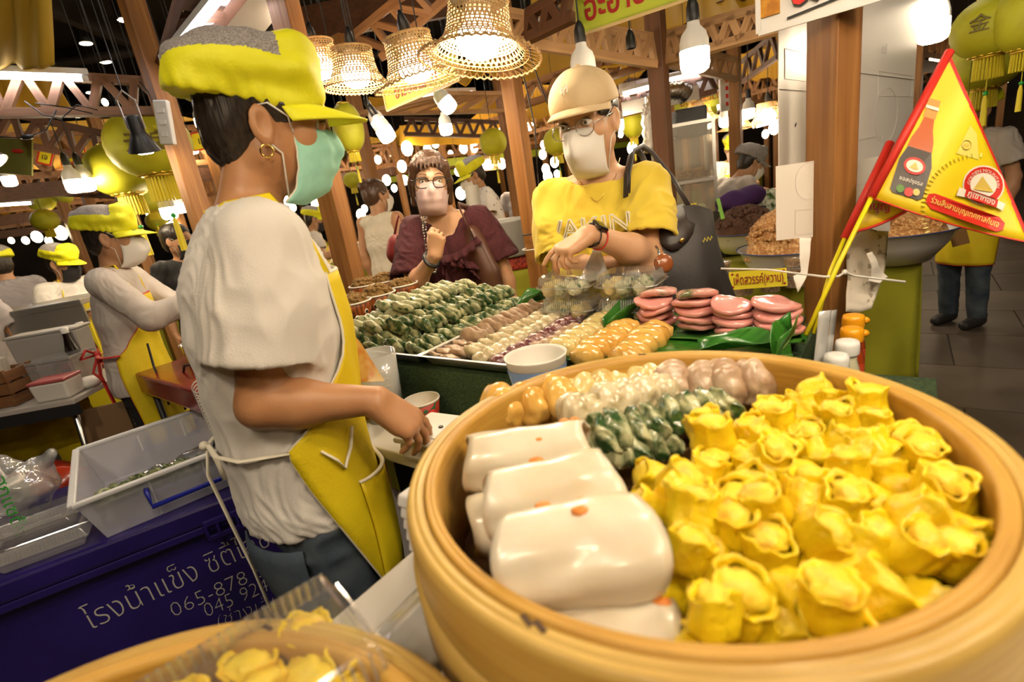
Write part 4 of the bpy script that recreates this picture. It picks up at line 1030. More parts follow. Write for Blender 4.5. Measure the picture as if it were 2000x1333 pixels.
def build_customer():
    J = make_pose(.345, 1.655, math.radians(250), 1.67, lean=.03)
    k = J['k']; J['head'] = V(.318, 1.600, 1.545); J['hd'] = place_head(J['head'], math.radians(236), .16, .03); J['hs'] = 1.03
    J['neck'] = V(.345, 1.635, 1.405)
    J['shL'] = V(.480, 1.598, 1.345); J['shR'] = V(.200, 1.695, 1.340)
    J['elL'] = V(.432, 1.488, 1.152); J['wrL'] = V(.244, 1.368, 1.252)
    J['elR'] = V(.205, 1.600, 1.130); J['wrR'] = V(.395, 1.480, 1.130)
    J['handL'] = dict(fwd=(-.90, -.22, -.34), back=(-.34, -.30, .88), curl=(.22, .55, .72, .85), spread=.07, tcurl=.2, tout=.35)
    J['handR'] = dict(fwd=(.9, -.3, -.1), back=(.1, -.7, .6), curl=(.9, .9, .9, .9))
    J['torso'] = [(.78, .125, .180), (.90, .122, .178), (1.0, .118, .172), (1.10, .116, .168), (1.20, .118, .168), (1.28, .106, .166), (1.335, .080, .150)]
    r = empty('person', (.345, 1.655, 0), 'woman in a yellow t-shirt and beige cap pointing across the counter', 'person')
    do_body(J, SKIN_FAIR, r, .004, hand_s=.95, zmin=.8); do_eyes(J, r)
    do_hair(J, HAIR, r, 'nape', .005, True)
    baseball_cap(J, CAP_BEIGE, r)
    do_mask(J, MASK_WHITE, r, bulge=.008, beak=.030, pleats=0, top=-.016, width=1.0)
    spectacles(J, r, STEEL)
    do_shirt(J, TEE_YELLOW, r, sleeve=.80, sl_r=(.064, .094), hem=.80, h=.005, folds=.0075, name='t_shirt', neck=(.080, .085), neck_dz=-.012, seed=11, inflate=.006)
    do_trousers(J, BLACK_CLOTH, r, top=.95); do_shoes(J, PIPING, r)
    # lettering across the chest
    f, l = J['f'], J['l']; ax = J['axis']
    lab = letters('WAKING:', .085, (0, 0, 0), (1, 0, 0), (0, 1, 0), PRINT_WHITE, None, 'print', depth=.0, center=True)
    me = lab.data; n = len(me.vertices); co = np.empty(n*3); me.vertices.foreach_get('co', co); co = co.reshape(-1, 3)
    bpy.data.objects.remove(lab)
    # outline of the letters as raised print, bent round the chest
    bm = bmesh.new(); bm.from_mesh(me); edges = [e for e in bm.edges if len(e.link_faces) == 1]
    pr = MB(); seen = set()
    def wrap(x, y):
        t = x/.175; return ax(1.278+y*.9)+f*(.163*math.cos(t))*k+l*(.190*math.sin(t))*k
    for e in edges:
        a, b = e.verts[0].co, e.verts[1].co
        pr.bar(wrap(a.x, a.y), wrap(b.x, b.y), .0036, .012, up=f)
    bm.free(); pr.build('white_lettering', PRINT_WHITE, r)
    # watch and bracelet on the pointing wrist
    d = unit(J['wrL']-J['elL']); c = J['wrL']-d*.020; A = frame(d, (-.20, -.55, .80))
    b1 = MB(); b1.tube([c+(A[:, 1]*math.cos(a)*.031+A[:, 2]*math.sin(a)*.028) for a in np.linspace(0, 2*PI, 21)], .011, 6, caps=False, flat=.16); wb = b1.build('watch_strap', BLACK_PLASTIC, r, True)
    b2 = MB(); b2.box(c+A[:, 2]*.0335, (.036, .042, .010), A); b2.build('watch_case', mat('watch_glass', (.008, .008, .01), .06, coat=1), wb, bevel=.006)
    c2 = c-d*.020; b3 = MB(); b3.tube([c2+(A[:, 1]*math.cos(a)*.036+A[:, 2]*math.sin(a)*.031) for a in np.linspace(0, 2*PI, 21)], .0022, 6, caps=False); b3.build('cord_bracelet', RED_PIPING, r, True)
    nk = J['neck']; MB().tube([nk+f*x+l*y+V(0, 0, z) for x, y, z in ((-.02, .064, .03), (.05, .055, -.02), (.092, .012, -.075), (.094, 0, -.083), (.092, -.012, -.075), (.05, -.055, -.02), (-.02, -.064, .03))], .0011, 5).build('necklace', GOLD, r, True)
    return r, J
CUSTOMER, CJ = build_customer()

# ------------------------------------------------------------------ the woman in maroon
MAROON = mat('maroon_crepe', (.070, .008, .014), .85, c2=(.045, .005, .010), scale=1, bump=.6, bscale=1, stretch=(200, 200, 20))
PURPLE_DOTS = mat('dotted_purple_print', (.045, .012, .03), .8, c2=(.40, .25, .30), scale=130, mix=(.62, .66), detail=0)
BROWN_LEATHER = mat('brown_leather', (.09, .035, .02), .4)
BEADS = mat('pearl_beads', (.7, .68, .6), .25, c2=(.03, .05, .03), scale=160, mix=(.5, .55), detail=0)
def build_maroon():
    J = make_pose(-.205, 2.395, math.radians(276), 1.60, lean=.04)
    k = J['k']; J['head'] = V(-.238, 2.325, 1.475); J['hd'] = place_head(J['head'], math.radians(277), .06, -.10); J['hs'] = 1.06
    J['neck'] = V(-.215, 2.370, 1.335)
    J['shR'] = V(-.355, 2.370, 1.285); J['shL'] = V(-.062, 2.400, 1.285)
    J['elR'] = V(-.395, 2.235, 1.050); J['wrR'] = V(-.250, 2.085, 1.190)
    J['elL'] = V(.010, 2.370, 1.050); J['wrL'] = V(.035, 2.340, .860)
    J['handR'] = dict(fwd=(.28, -.10, .95), back=(-.35, -.90, .0), curl=(.7, 1.0, 1.1, 1.15), spread=.05, tcurl=.5, tout=.5)
    J['torso'] = TORSO_F
    r = empty('person', (-.205, 2.395, 0), 'woman in a ruffled maroon blouse, glasses and pink mask holding up one hand', 'person')
    do_body(J, SKIN_FAIR, r, .0045, hand_s=.95, zmin=.8); do_eyes(J, r)
    do_hair(J, HAIR_BROWN, r, 'bob', .0045)
    do_mask(J, MASK_PINK, r)
    spectacles(J, r, BLACK_PLASTIC, R=(.027, .021), z=.002, r=.0022, sqr=3.0)
    def drape(c):
        for n in 'LR':
            a, b = J['sh'+n], J['el'+n]; c.cone(a, a+(b-a)*.95+J['l']*(.015 if n == 'L' else -.015), .056, .092, .04)
    do_shirt(J, MAROON, r, T=[(.70, .150, .205), (.86, .138, .190), (.97, .126, .174), (1.06, .120, .162), (1.18, .120, .156), (1.27, .102, .148), (1.33, .078, .128)], sleeve=.84, sl_r=(.054, .086), hem=.78, h=.006, folds=.008, name='blouse', neck=(.080, .085), neck_dz=-.02, vneck=.06, seed=21, drape=drape)
    do_trousers(J, PURPLE_DOTS, r, top=.93, r=(.11, .10, .10), name='skirt'); do_shoes(J, BLACK_CLOTH, r)
    f, l, ax = J['f'], J['l'], J['axis']
    def chest(z, t, o=0): return ax(z)+f*((.130+o)*math.cos(t))+l*((.178+o)*math.sin(t))
    for i, (z0, z1, t0, t1, wd) in enumerate(((1.29, 1.30, -.80, .62, .040), (1.275, 1.18, -.70, .50, .045), (1.24, 1.08, .10, .62, .050), (1.20, .98, -.30, .05, .045))):
        rows = []
        for j in range(4):
            row = []
            for q in range(41):
                u = q/40; t = t0+(t1-t0)*u; z = z0+(z1-z0)*u-.055*math.sin(PI*u)*(i == 0)-wd*j/3*.8
                row.append(chest(z, t, .012+.013*(j/3)*(1+math.sin(u*46+i*2))+.004*j))
            rows.append(row)
        MB().sheet(rows, .002).build('ruffle', MAROON, r, True)
    n = J['neck']; bd = MB()
    path = [n+f*x+l*y+V(0, 0, z) for x, y, z in ((-.02, -.070, .035), (.045, -.080, .01), (.10, -.085, -.05), (.135, -.075, -.12), (.150, -.055, -.19), (.155, -.085, -.235), (.150, -.100, -.19), (.135, -.098, -.11), (.10, -.095, -.04), (.045, -.088, .015))]
    for a, b in zip(path[:-1], path[1:]):
        for u in np.linspace(0, 1, 7)[:-1]: bd.sphere(a+(b-a)*u, .0042, 6, 5)
    bd.build('bead_string', BEADS, r, True, kind='stuff')
    d = unit(J['wrR']-J['elR']); c = J['wrR']-d*.03; A = frame(d, (0, 0, 1))
    MB().tube([c+(A[:, 1]*math.cos(a)+A[:, 2]*math.sin(a))*.032 for a in np.linspace(0, 2*PI, 19)], .010, 6, caps=False, flat=.3).build('wrist_band', BLACK_PLASTIC, r, True)
    return r, J
MAROON_P, MJ = build_maroon()
# ------------------------------------------------------------------ the food counter and what stands on it
EV, NV = V(.776, -.631, 0), V(.631, .776, 0)
CT = 1.0                                                       # height of the counter
def E(e, n, z=0.): return EV*e+NV*n+V(0, 0, z)
YAWC = math.atan2(EV[1], EV[0]); RC = rotz(YAWC)
TURF = mat('dark_green_turf', (.012, .035, .012), .9, c2=(.045, .085, .022), scale=170, mix=(.35, .7), bump=1, bscale=260)
BAMBOO = mat('bamboo_strip', (.56, .375, .092), .48, c2=(.42, .250, .050), scale=1, mix=(.3, .75), bump=.2, bscale=1, stretch=(9, 9, 150), coat=.1)
BAMBOO_IN = mat('bamboo_inner', (.55, .315, .055), .5, c2=(.42, .215, .030), scale=1, mix=(.3, .75), bump=.2, bscale=1, stretch=(9, 9, 130))
ALU = mat('aluminium_tray', (.55, .53, .50), .3, metal=1, bump=.1, bscale=40)
TABLE_W = mat('white_table_top', (.72, .68, .62), .4)
LEAF = mat('banana_leaf', (.020, .115, .012), .28, c2=(.045, .19, .018), scale=1, stretch=(8, 160, 8), mix=(.35, .7), coat=.4, bump=.2, bscale=1)
CHIVE = mat('chive_dumpling_skin', (.52, .52, .30), .20, c2=(.030, .080, .022), scale=40, mix=(.40, .58), coat=.5, bump=.2, bscale=90, sss=.08, detail=4)
CHIVE_PALE = mat('chive_pale', (.58, .57, .36), .20, c2=(.06, .13, .035), scale=46, mix=(.52, .66), coat=.5, bump=.2, bscale=90, sss=.08, detail=4)
TARO = mat('taro_dumpling', (.52, .38, .26), .35, c2=(.36, .22, .13), scale=45, mix=(.42, .7), coat=.3, bump=.3, bscale=120, sss=.08)
CREAM = mat('bamboo_shoot_dumpling', (.66, .56, .36), .25, c2=(.40, .32, .17), scale=50, mix=(.5, .68), coat=.5, bump=.25, bscale=100, sss=.08)
PURPLE = mat('black_bean_dumpling', (.14, .045, .05), .22, c2=(.42, .26, .24), scale=55, mix=(.45, .62), coat=.5, bump=.3, bscale=100)
YCREAM = mat('pale_yellow_dumpling', (.72, .58, .25), .22, c2=(.60, .44, .16), scale=30, mix=(.4, .7), coat=.5, bump=.2, bscale=120, sss=.08)
ORANGE = mat('orange_dumpling', (.76, .46, .11), .22, c2=(.62, .32, .055), scale=26, mix=(.4, .7), coat=.5, bump=.2, bscale=120, sss=.08)
PINK = mat('pink_chive_cake', (.80, .33, .30), .2, c2=(.66, .30, .26), scale=22, mix=(.42, .7), coat=.6, bump=.15, bscale=60, sss=.15)
PINK_TOP = mat('pink_cake_green_middle', (.74, .36, .31), .2, c2=(.14, .16, .075), scale=22, mix=(.44, .62), coat=.6, bump=.2, bscale=60, sss=.1)
SHUMAI = mat('yellow_shumai_skin', (.88, .66, .010), .42, c2=(.80, .50, .004), scale=30, mix=(.35, .75), bump=.5, bscale=130, sss=.12, coat=.12, vary=.10)
FILLING = mat('shumai_filling', (.86, .64, .035), .45, c2=(.80, .46, .05), scale=45, mix=(.5, .72), bump=.5, bscale=120)
ROLL = mat('white_rice_roll', (.76, .68, .54), .28, c2=(.66, .54, .36), scale=12, mix=(.45, .8), coat=.35, bump=.12, bscale=60, sss=.2)
CARROT = mat('carrot_shred', (.75, .24, .03), .4)
CLEAR = clear('clear_box_plastic', (1, 1, 1), .05, .13)
CLEAR2 = clear('ribbed_clear_plastic', (.97, .97, .95), .16, .2)
MILKY = clear('milky_plastic', (.93, .94, .93), .55, .10)

_obj = obj
def obj(name, me, m, parent=None, **k):
    """as before; shared meshes keep one slot and each object sets its own material"""
    if me is not None and m is not None and len(me.materials) > 0 and not isinstance(m, (list, tuple)):
        o = _obj(name, me, None, parent, **k); o.material_slots[0].link = 'OBJECT'; o.material_slots[0].material = m; return o
    return _obj(name, me, m, parent, **k)
# counter
c = empty('food_counter', E(-1.1, 1.1), 'food counter faced with dark green turf between the cook and the customers', 'counter')
MB().box(E(-1.12, 1.095, CT-.03), (1.86, .55, .05), RC).build('counter_top', TURF, c)
MB().box(E(-1.12, .832, CT-.11), (1.86, .022, .17), RC).build('turf_front', TURF, c)
MB().box(E(-.175, 1.095, CT-.11), (.022, .55, .17), RC).build('turf_side', TURF, c)
MB().box(E(-1.12, 1.37, CT-.50), (1.86, .015, .95), RC).build('back_cloth', mat('lime_table_cloth', (.36, .36, .018), .8, c2=(.30, .29, .012), scale=3, bump=.15, bscale=30), c)
for e in (-1.80, -.25):
    for n in (.95, 1.33): MB().box(E(e, n, CT/2-.05), (.045, .045, CT-.05), RC).build('leg', PINE, c)
lg = MB().box(E(-.06, 1.04, .885), (.24, .44, .03), RC).build('side_ledge', TURF, None, bevel=.004); tag(lg, 'turf covered ledge holding the sauce bottles at the right end', 'shelf')
MB().box(E(-.06, 1.04, .44), (.20, .38, .86), RC).build('ledge_stand', BLACK_CLOTH, lg)
sh = MB().box(E(-.86, .715, .865), (.62, .195, .03), RC).build('prep_shelf', TABLE_W, None, bevel=.004); tag(sh, 'white shelf with a jug and a lidded box below the turf front', 'shelf')
MB().box(E(-.86, .805, .43), (.60, .02, .84), RC).build('shelf_backing', BLACK_CLOTH, sh)
wt = empty('steamer_table', E(-.05, .3), 'white table carrying the bamboo steamer baskets', 'table')
MB().box(E(.09, .27, .925), (1.24, 1.02, .03), RC).build('table_top', TABLE_W, wt, bevel=.005)
for e in (-.45, .62):
    for n in (-.15, .72): MB().box(E(e, n, .455), (.04, .04, .91), RC).build('leg', STEEL, wt)

# trays
def tray(e0, e1, n0, n1, label, z=CT, hgt=.030, m=ALU):
    g = MB(); ins = .018; R = []
    for off, zz in ((-.006, hgt), (0, hgt+.002), (.004, hgt), (ins, .002), (ins+.02, .001)):
        R.append([E(e, n, z+zz) for e, n in ((e0+off, n0+off), (e1-off, n0+off), (e1-off, n1-off), (e0+off, n1-off))])
    g.grid(R, closed=True); g.add(R[-1], [(0, 1, 2, 3)])
    o = g.build('metal_tray', m, None, bevel=.004); s = o.modifiers.new('solid', 'SOLIDIFY'); s.thickness = .0012
    return tag(o, label, 'tray', 'metal trays on the counter')
tray(-1.44, -.985, .822, 1.36, 'aluminium tray heaped with rows of green chive dumplings')
tray(-.975, -.675, .822, 1.33, 'aluminium tray with rows of brown, cream and purple dumplings')

# ---- food shapes (each built once, then copied)
def ico(sub):
    bm = bmesh.new(); bmesh.ops.create_icosphere(bm, subdivisions=sub, radius=1); v = np.array([p.co[:] for p in bm.verts]); f = [tuple(q.index for q in p.verts) for p in bm.faces]; bm.free(); return v, f
I3, I4 = ico(3), ico(4)
def half_moon(seed, r=(.031, .027), t=.0105, lump=.0022, sub=I3):
    """a folded dumpling standing on its straight edge: x is its thickness"""
    v = sub[0].copy(); rr = np.hypot(v[:, 1], v[:, 2]); x = np.sign(v[:, 0])*np.abs(v[:, 0])**1.15*t
    lip = np.exp(-((rr-1)/.10)**2); y = v[:, 1]*r[0]; z = v[:, 2]*r[1]
    a = np.arctan2(v[:, 2], v[:, 1]); up = v[:, 2] > -.2
    x = x+(np.clip(rr, 0, 1)**7)*up*.0042*np.sin(a*6+seed)+.004*np.cos(v[:, 1]*2.2+seed)*v[:, 2]; z = np.where(z < -.35*r[1], -.35*r[1]+(z+.35*r[1])*.35, z)
    p = np.stack([x, y, z], 1); p = p+v*(lump*vnoise(v, 2.2, seed)+lump*.6*vnoise(v, 5, seed+9))[:, None]
    p[:, 2] += .35*r[1]+.006; return mesh('dumpling', p, sub[1], True)
def pillow(seed, r, ridge=.10, nr=3, sub=I3, lump=.10):
    """a plump twisted dumpling with slanting folds; long side along y"""
    v = sub[0].copy(); a = np.arctan2(v[:, 2], v[:, 0]); k = 1+ridge*np.abs(np.sin(nr*(v[:, 1]*1.7+a*.5)+seed))+lump*vnoise(v, 1.8, seed)
    p = v*np.array(r)*k[:, None]; p[:, 2] = np.where(p[:, 2] < -.6*r[2], -.6*r[2], p[:, 2])+.6*r[2]; return mesh('dumpling', p, sub[1], True)
def cake(seed, r=.043, h=.012):
    v = I4[0].copy(); rad = np.hypot(v[:, 0], v[:, 1]); s = np.minimum(1, rad)**.72/np.maximum(rad, 1e-6)
    w_ = 1+.06*vnoise(np.c_[v[:, :2]/np.maximum(rad, .05)[:, None], v[:, 2]*0], 1.3, seed)
    p = np.c_[v[:, 0]*s*r*w_, v[:, 1]*s*r*w_, np.sign(v[:, 2])*np.abs(v[:, 2])**.7*h]
    p[:, 2] += .0028*vnoise(np.c_[p[:, :2], 0*rad], 38, seed)+.0016*vnoise(p, 90, seed+2)-.004*(rad*s)**3*np.sin(seed+2*np.arctan2(v[:, 1], v[:, 0]))
    p[:, 2] += h; return mesh('cake', p, I4[1], True)
def shumai_meshes(seed):
    """an open topped steamed dumpling: gathered pleated wrapper, puckered lip, lumpy filling level with it"""
    R = np.random.default_rng(seed); n = 36; prof = [(.008, 0), (.0165, .0005), (.0205, .005), (.0220, .013), (.0215, .022), (.0205, .030), (.0210, .036), (.0222, .0405), (.0215, .0425), (.0190, .0415), (.0165, .037)]
    ph = R.random(6)*6; sx, sy = 1+.12*R.random(), 1-.10*R.random(); v = []; npl = int(R.integers(7, 10))
    for j, (r, z) in enumerate(prof):
        t = j/(len(prof)-1)
        for k in range(n):
            a = 2*PI*k/n
            rr = r*(1+.09*math.sin(2*a+ph[0])+.07*math.sin(3*a+ph[4])*t+(.035+.055*t)*abs(math.sin(npl*a*.5+ph[1]))*2-.05+.05*math.sin(5*a+ph[2])*t)
            zz = z*(1+.10*math.sin(2*a+ph[3])*t+.05*math.sin(5*a+ph[5])*t)
            v.append((rr*math.cos(a)*sx, rr*math.sin(a)*sy, zz))
    v = np.array(v); v += .0030*np.stack([vnoise(v, 55, seed), vnoise(v, 55, seed+3), vnoise(v, 55, seed+5)], 1)+.0012*np.stack([vnoise(v, 150, seed+7), vnoise(v, 150, seed+8), vnoise(v, 150, seed+9)], 1)
    f = [(j*n+k, j*n+(k+1) % n, (j+1)*n+(k+1) % n, (j+1)*n+k) for j in range(len(prof)-1) for k in range(n)]+[tuple(range(n-1, -1, -1))]
    w_ = mesh('wrapper', v, f, True)
    q = I3[0].copy(); p = q*np.array([.0180*sx, .0180*sy, .0095])*(1+.22*vnoise(q, 2.4, seed+1)+.16*vnoise(q, 5, seed+2))[:, None]; p[:, 2] += .0365
    return w_, mesh('filling', p, I3[1], True)
def rnd(a, b): return a+(b-a)*random.random()

def pose_row(protos, m, pts, yaw, label, group, lean=.35, jit=.003, sc=(.92, 1.1), jy=.15, cant=.12, name='dumpling'):
    """one dumpling after another along a row; label = kind | row"""
    kind, where = label.split('|')
    for i, p in enumerate(pts):
        obj(name, random.choice(protos), m, None, label='%s, %s from the front in the %s' % (kind, ORD[i], where), cat='dumpling', group=group, loc=np.asarray(p)+V(rnd(-jit, jit), rnd(-jit, jit), rnd(0, jit*.6)), rot=rotz(yaw+rnd(-jy, jy))@roty(-lean+rnd(-.12, .12))@rotx(rnd(-cant, cant)), scale=rnd(*sc))
HM = [half_moon(i, (.042, .036), .0150, .0036) for i in range(8)]; HM2 = [half_moon(i+20, (.032, .027), .0135, .0030) for i in range(5)]
YN = math.atan2(NV[1], NV[0])                                   # a dumpling's thickness lies along the row
names = ('leftmost', 'second', 'third', 'fourth', 'rightmost')
for i, e in enumerate((-1.392, -1.305, -1.215, -1.125, -1.030)):
    pose_row(HM, CHIVE, [E(e, n, CT+.004) for n in np.arange(.872, 1.36, .0290)], YN, 'green chive dumpling|%s row of the bottom layer' % names[i], 'chive dumplings, bottom layer', lean=.42, name='chive_dumpling')
for i, e in enumerate((-1.350, -1.262, -1.172, -1.085)):
    pose_row(HM, CHIVE if i > 1 else CHIVE_PALE, [E(e, n, CT+.046) for n in np.arange(.90+.02*i, 1.36, .0300)], YN, 'green chive dumpling|%s row of the upper layer' % ('leftmost', 'second', 'third', 'rightmost')[i], 'chive dumplings, upper layer', lean=.55, name='chive_dumpling')
for i, e in enumerate((-1.31, -1.222)):
    pose_row(HM, CHIVE_PALE, [E(e, n, CT+.086) for n in np.arange(1.02, 1.34, .033)], YN, 'green chive dumpling|%s row on top of the heap' % ('left', 'right')[i], 'chive dumplings on top', lean=.85, name='chive_dumpling')
DISC = [half_moon(40+i, (.034, .032), .0125, .0040) for i in range(5)]; PL = [pillow(i, (.019, .027, .020), .14) for i in range(5)]; PO = [pillow(20+i, (.021, .034, .023), .17, 4) for i in range(5)]
pose_row(DISC, TARO, [E(-.930, n, CT+.006) for n in np.arange(.985, 1.31, .0275)], YN, 'brown taro dumpling|tall row beside the chive heap', 'tall row of brown taro dumplings', lean=.30, sc=(1.0, 1.2), name='taro_dumpling')
pose_row(DISC, TARO, [E(-.948, n, CT+.004) for n in np.arange(.868, .975, .032)], YN, 'brown taro dumpling|low left group at the tray front', 'low brown taro dumplings', lean=.9, sc=(.8, .95), name='taro_dumpling')
pose_row(DISC, TARO, [E(-.895, n, CT+.004) for n in np.arange(.862, .99, .034)], YN, 'brown taro dumpling|low right group at the tray front', 'low brown taro dumplings', lean=.9, sc=(.8, .95), name='taro_dumpling')
pose_row(HM2, CREAM, [E(-.858, n, CT+.004) for n in np.arange(.900, 1.28, .031)], YN, 'cream speckled dumpling|left cream row', 'left cream row of dumplings', lean=.5, sc=(.9, 1.05), name='cream_dumpling')
pose_row(PL, CREAM, [E(-.806, n, CT+.004) for n in np.arange(.868, 1.27, .0335)], YN, 'pale lumpy dumpling|right cream row', 'right cream row of dumplings', lean=.3, sc=(.9, 1.1), cant=.5, name='cream_dumpling')
pose_row(PL, PURPLE, [E(-.750, n, CT+.004) for n in np.arange(.862, 1.24, .033)], YN, 'purple black bean dumpling|dark row', 'dark purple row of dumplings', lean=.3, sc=(.85, 1.0), cant=.5, name='bean_dumpling')
pose_row(PL, TARO, [E(-.703, n, CT+.004) for n in np.arange(.90, 1.16, .034)], YN, 'small pinkish dumpling|row between purple and yellow', 'pinkish dumplings beside the purple row', lean=.3, sc=(.75, .9), cant=.5, name='taro_dumpling')
pose_row(PO, YCREAM, [E(-.640, n, CT+.008) for n in np.arange(.975, 1.275, .0335)], YN, 'pale yellow twisted dumpling|long row on banana leaf', 'long pale yellow row', lean=.25, sc=(.95, 1.1), name='yellow_dumpling')
pose_row(PO, ORANGE, [E(-.550, n, CT+.008) for n in np.arange(.93, 1.165, .0345)], YN, 'orange twisted dumpling|left orange row', 'left orange row', lean=.25, sc=(1.0, 1.2), name='orange_dumpling')
pose_row(PO, ORANGE, [E(-.462, n, CT+.008) for n in np.arange(.945, 1.13, .0345)], YN, 'orange twisted dumpling|right orange row', 'right orange row', lean=.25, sc=(1.05, 1.25), name='orange_dumpling')
for q in HM+HM2+DISC+PL+PO:
    if not q.materials: q.materials.append(None)
# pink cakes
PK = [cake(i, .0465, .0105) for i in range(6)]
for q in PK: q.materials.append(None)
def seq(v, n): return [v]*n
for si, (e, n, k, s, lb) in enumerate(((-.492, 1.195, 5, 1.0, 'leftmost'), (-.392, 1.185, 5, 1.04, 'second'), (-.302, 1.165, 4, 1.0, 'third'), (-.214, 1.160, 4, 1.06, 'rightmost'))):
    z = CT+.012
    for i in range(k):
        top = i == k-1
        o = obj('pink_cake', PK[(si*2+i) % 6], PINK_TOP if top and si < 2 else PINK, None, label='%s pink chive cake in the %s stack%s' % (('bottom', 'second', 'third', 'fourth', 'fifth', 'sixth')[i] if not top else 'topmost', lb, ', dark green showing through' if top and si < 2 else ''), cat='cake', group='stacked pink chive cakes', loc=E(e+rnd(-.006, .006), n+rnd(-.006, .006), z), rot=rotz(rnd(0, 6))@rotx(rnd(-.06, .06)+(-.16 if top else -.03))@roty(rnd(-.08, .08)), scale=s*rnd(.96, 1.05)*np.array([1, 1, 1.0]))
        z += .0190
# banana leaves
def leaf(p0, p1, wd, label, lift=.0, curl=.0, m=LEAF, seed=0):
    p0, p1 = np.asarray(p0, float), np.asarray(p1, float); d = unit(p1-p0); s = unit(np.cross((0, 0, 1), d)); R = []
    for i in range(15):
        u = i/14; c_ = p0*(1-u)+p1*u+V(0, 0, lift*math.sin(PI*u)); ww = wd*(math.sin(PI*(.06+.88*u)))**.55
        R.append([c_+s*ww*v+V(0, 0, .010*abs(v)**1.5+curl*v*v+.004*math.sin(9*u+5*v+seed)-.006*(abs(v) < .08)) for v in np.linspace(-1, 1, 13)])
    o = MB().sheet(R, .0012).build('banana_leaf', m, None, True); tag(o, label, 'leaf', 'banana leaves on the counter')
    MB().tube([r[6]+V(0, 0, .002) for r in R], .003, 6).build('midrib', mat('leaf_rib', (.16, .30, .06), .35), o, True); return o
leaf(E(-.66, 1.22, CT+.004), E(-.16, 1.16, CT+.004), .10, 'flat banana leaf under the pink cakes', seed=1)
leaf(E(-.62, .96, CT+.004), E(-.17, 1.06, CT+.006), .09, 'banana leaf in front of the pink cakes', seed=2)
leaf(E(-.34, 1.02, CT+.010), E(-.185, 1.055, CT+.022), .045, 'glossy banana leaf at the right end of the counter', .012, .010, seed=3)
leaf(E(-.60, 1.12, CT+.008), E(-.548, 1.29, CT+.030), .026, 'rolled banana leaf left of the pink cakes', .012, .03, seed=4)
leaf(E(-.975, 1.26, CT+.02), E(-.915, 1.345, CT+.045), .032, 'banana leaf tip between the chive heap and the clear boxes', .015, .02, seed=5)
leaf(E(-.190, 1.00, CT+.012), E(-.170, 1.085, CT+.042), .018, 'upright banana leaf tip below the rightmost pink stack', .01, .03, seed=6)

# clear clamshell boxes with dumplings
def clamshell(p, yaw, label, w_=.165, d_=.125, h0=.030, h1=.036, filled=(CHIVE_PALE, YCREAM), tilt=0):
    o = empty('clear_food_box', p, label, 'box', 'clear boxes on the counter', rot=rotz(yaw)@rotx(tilt))
    def ringpts(w2, d2, z, c_=.02):
        return [(x, y, z) for x, y in ((-w2+c_, -d2), (w2-c_, -d2), (w2, -d2+c_), (w2, d2-c_), (w2-c_, d2), (-w2+c_, d2), (-w2, d2-c_), (-w2, -d2+c_))]
    a, b = w_/2, d_/2
    def shell(spec, nm, m):
        g = MB(); R = [ringpts(a-i, b-i, z) for i, z in spec]; g.grid(R, closed=True); g.add(R[-1], [tuple(range(8))]); return obj(nm, g.mesh(nm), m, o, local=True)
    shell(((-.006, h0+.001), (0, h0), (.004, h0-.004), (.012, .001), (.016, 0)), 'base', CLEAR)
    shell(((-.006, h0+.003), (0, h0+.004), (.003, h0+.010), (.010, h0+h1-.004), (.016, h0+h1)), 'lid', CLEAR)
    rib = MB()
    for x in np.arange(-a+.022, a-.02, .0065):
        for sg in (-1, 1): rib.bar((x, sg*(b-.002), h0+.010), (x, sg*(b-.0095), h0+h1-.005), .0022, .0022)
    for y in np.arange(-b+.022, b-.02, .0065):
        for sg in (-1, 1): rib.bar((sg*(a-.002), y, h0+.010), (sg*(a-.0095), y, h0+h1-.005), .0022, .0022)
    obj('lid_ribs', rib.mesh('lid_ribs'), CLEAR2, o, local=True, kind='stuff')
    rim = MB().tube([np.array(q) for q in ringpts(a+.004, b+.004, h0+.002)+[ringpts(a+.004, b+.004, h0+.002)[0]]], .0020, 5); obj('rim', rim.mesh('rim'), CLEAR2, o, local=True)
    M3 = rotz(yaw)@rotx(tilt)
    if filled:
        for i in range(3):
            x = -a+.042+.040*i; mm = filled[0] if (i+int(p[0]*100)) % 3 else filled[1]
            for y in (-.026, .026):
                q = obj('dumpling', random.choice(HM2), mm, None, loc=np.asarray(p)+M3@V(x, y, .004), rot=M3@rotz(rnd(-.4, .4))@roty(-.5), scale=1.05)
                tag(q, 'green dumpling inside the %s clear box by the woman in yellow' % label.split(' clear')[0], 'dumpling', 'dumplings in the %s clear box' % label.split(' clear')[0])
    return o
bx = []
for (e, n, z, lb) in ((-.772, 1.255, CT+.012, 'lower left clear plastic box of the four stacked by the woman in yellow'), (-.588, 1.262, CT+.012, 'lower right clear plastic box of the four by the woman in yellow'), (-.772, 1.250, CT+.080, 'upper left clear plastic box of the four by the woman in yellow'), (-.585, 1.258, CT+.080, 'upper right clear plastic box of the four by the woman in yellow')):
    bx.append(clamshell(E(e, n, z), YAWC+.05, lb))
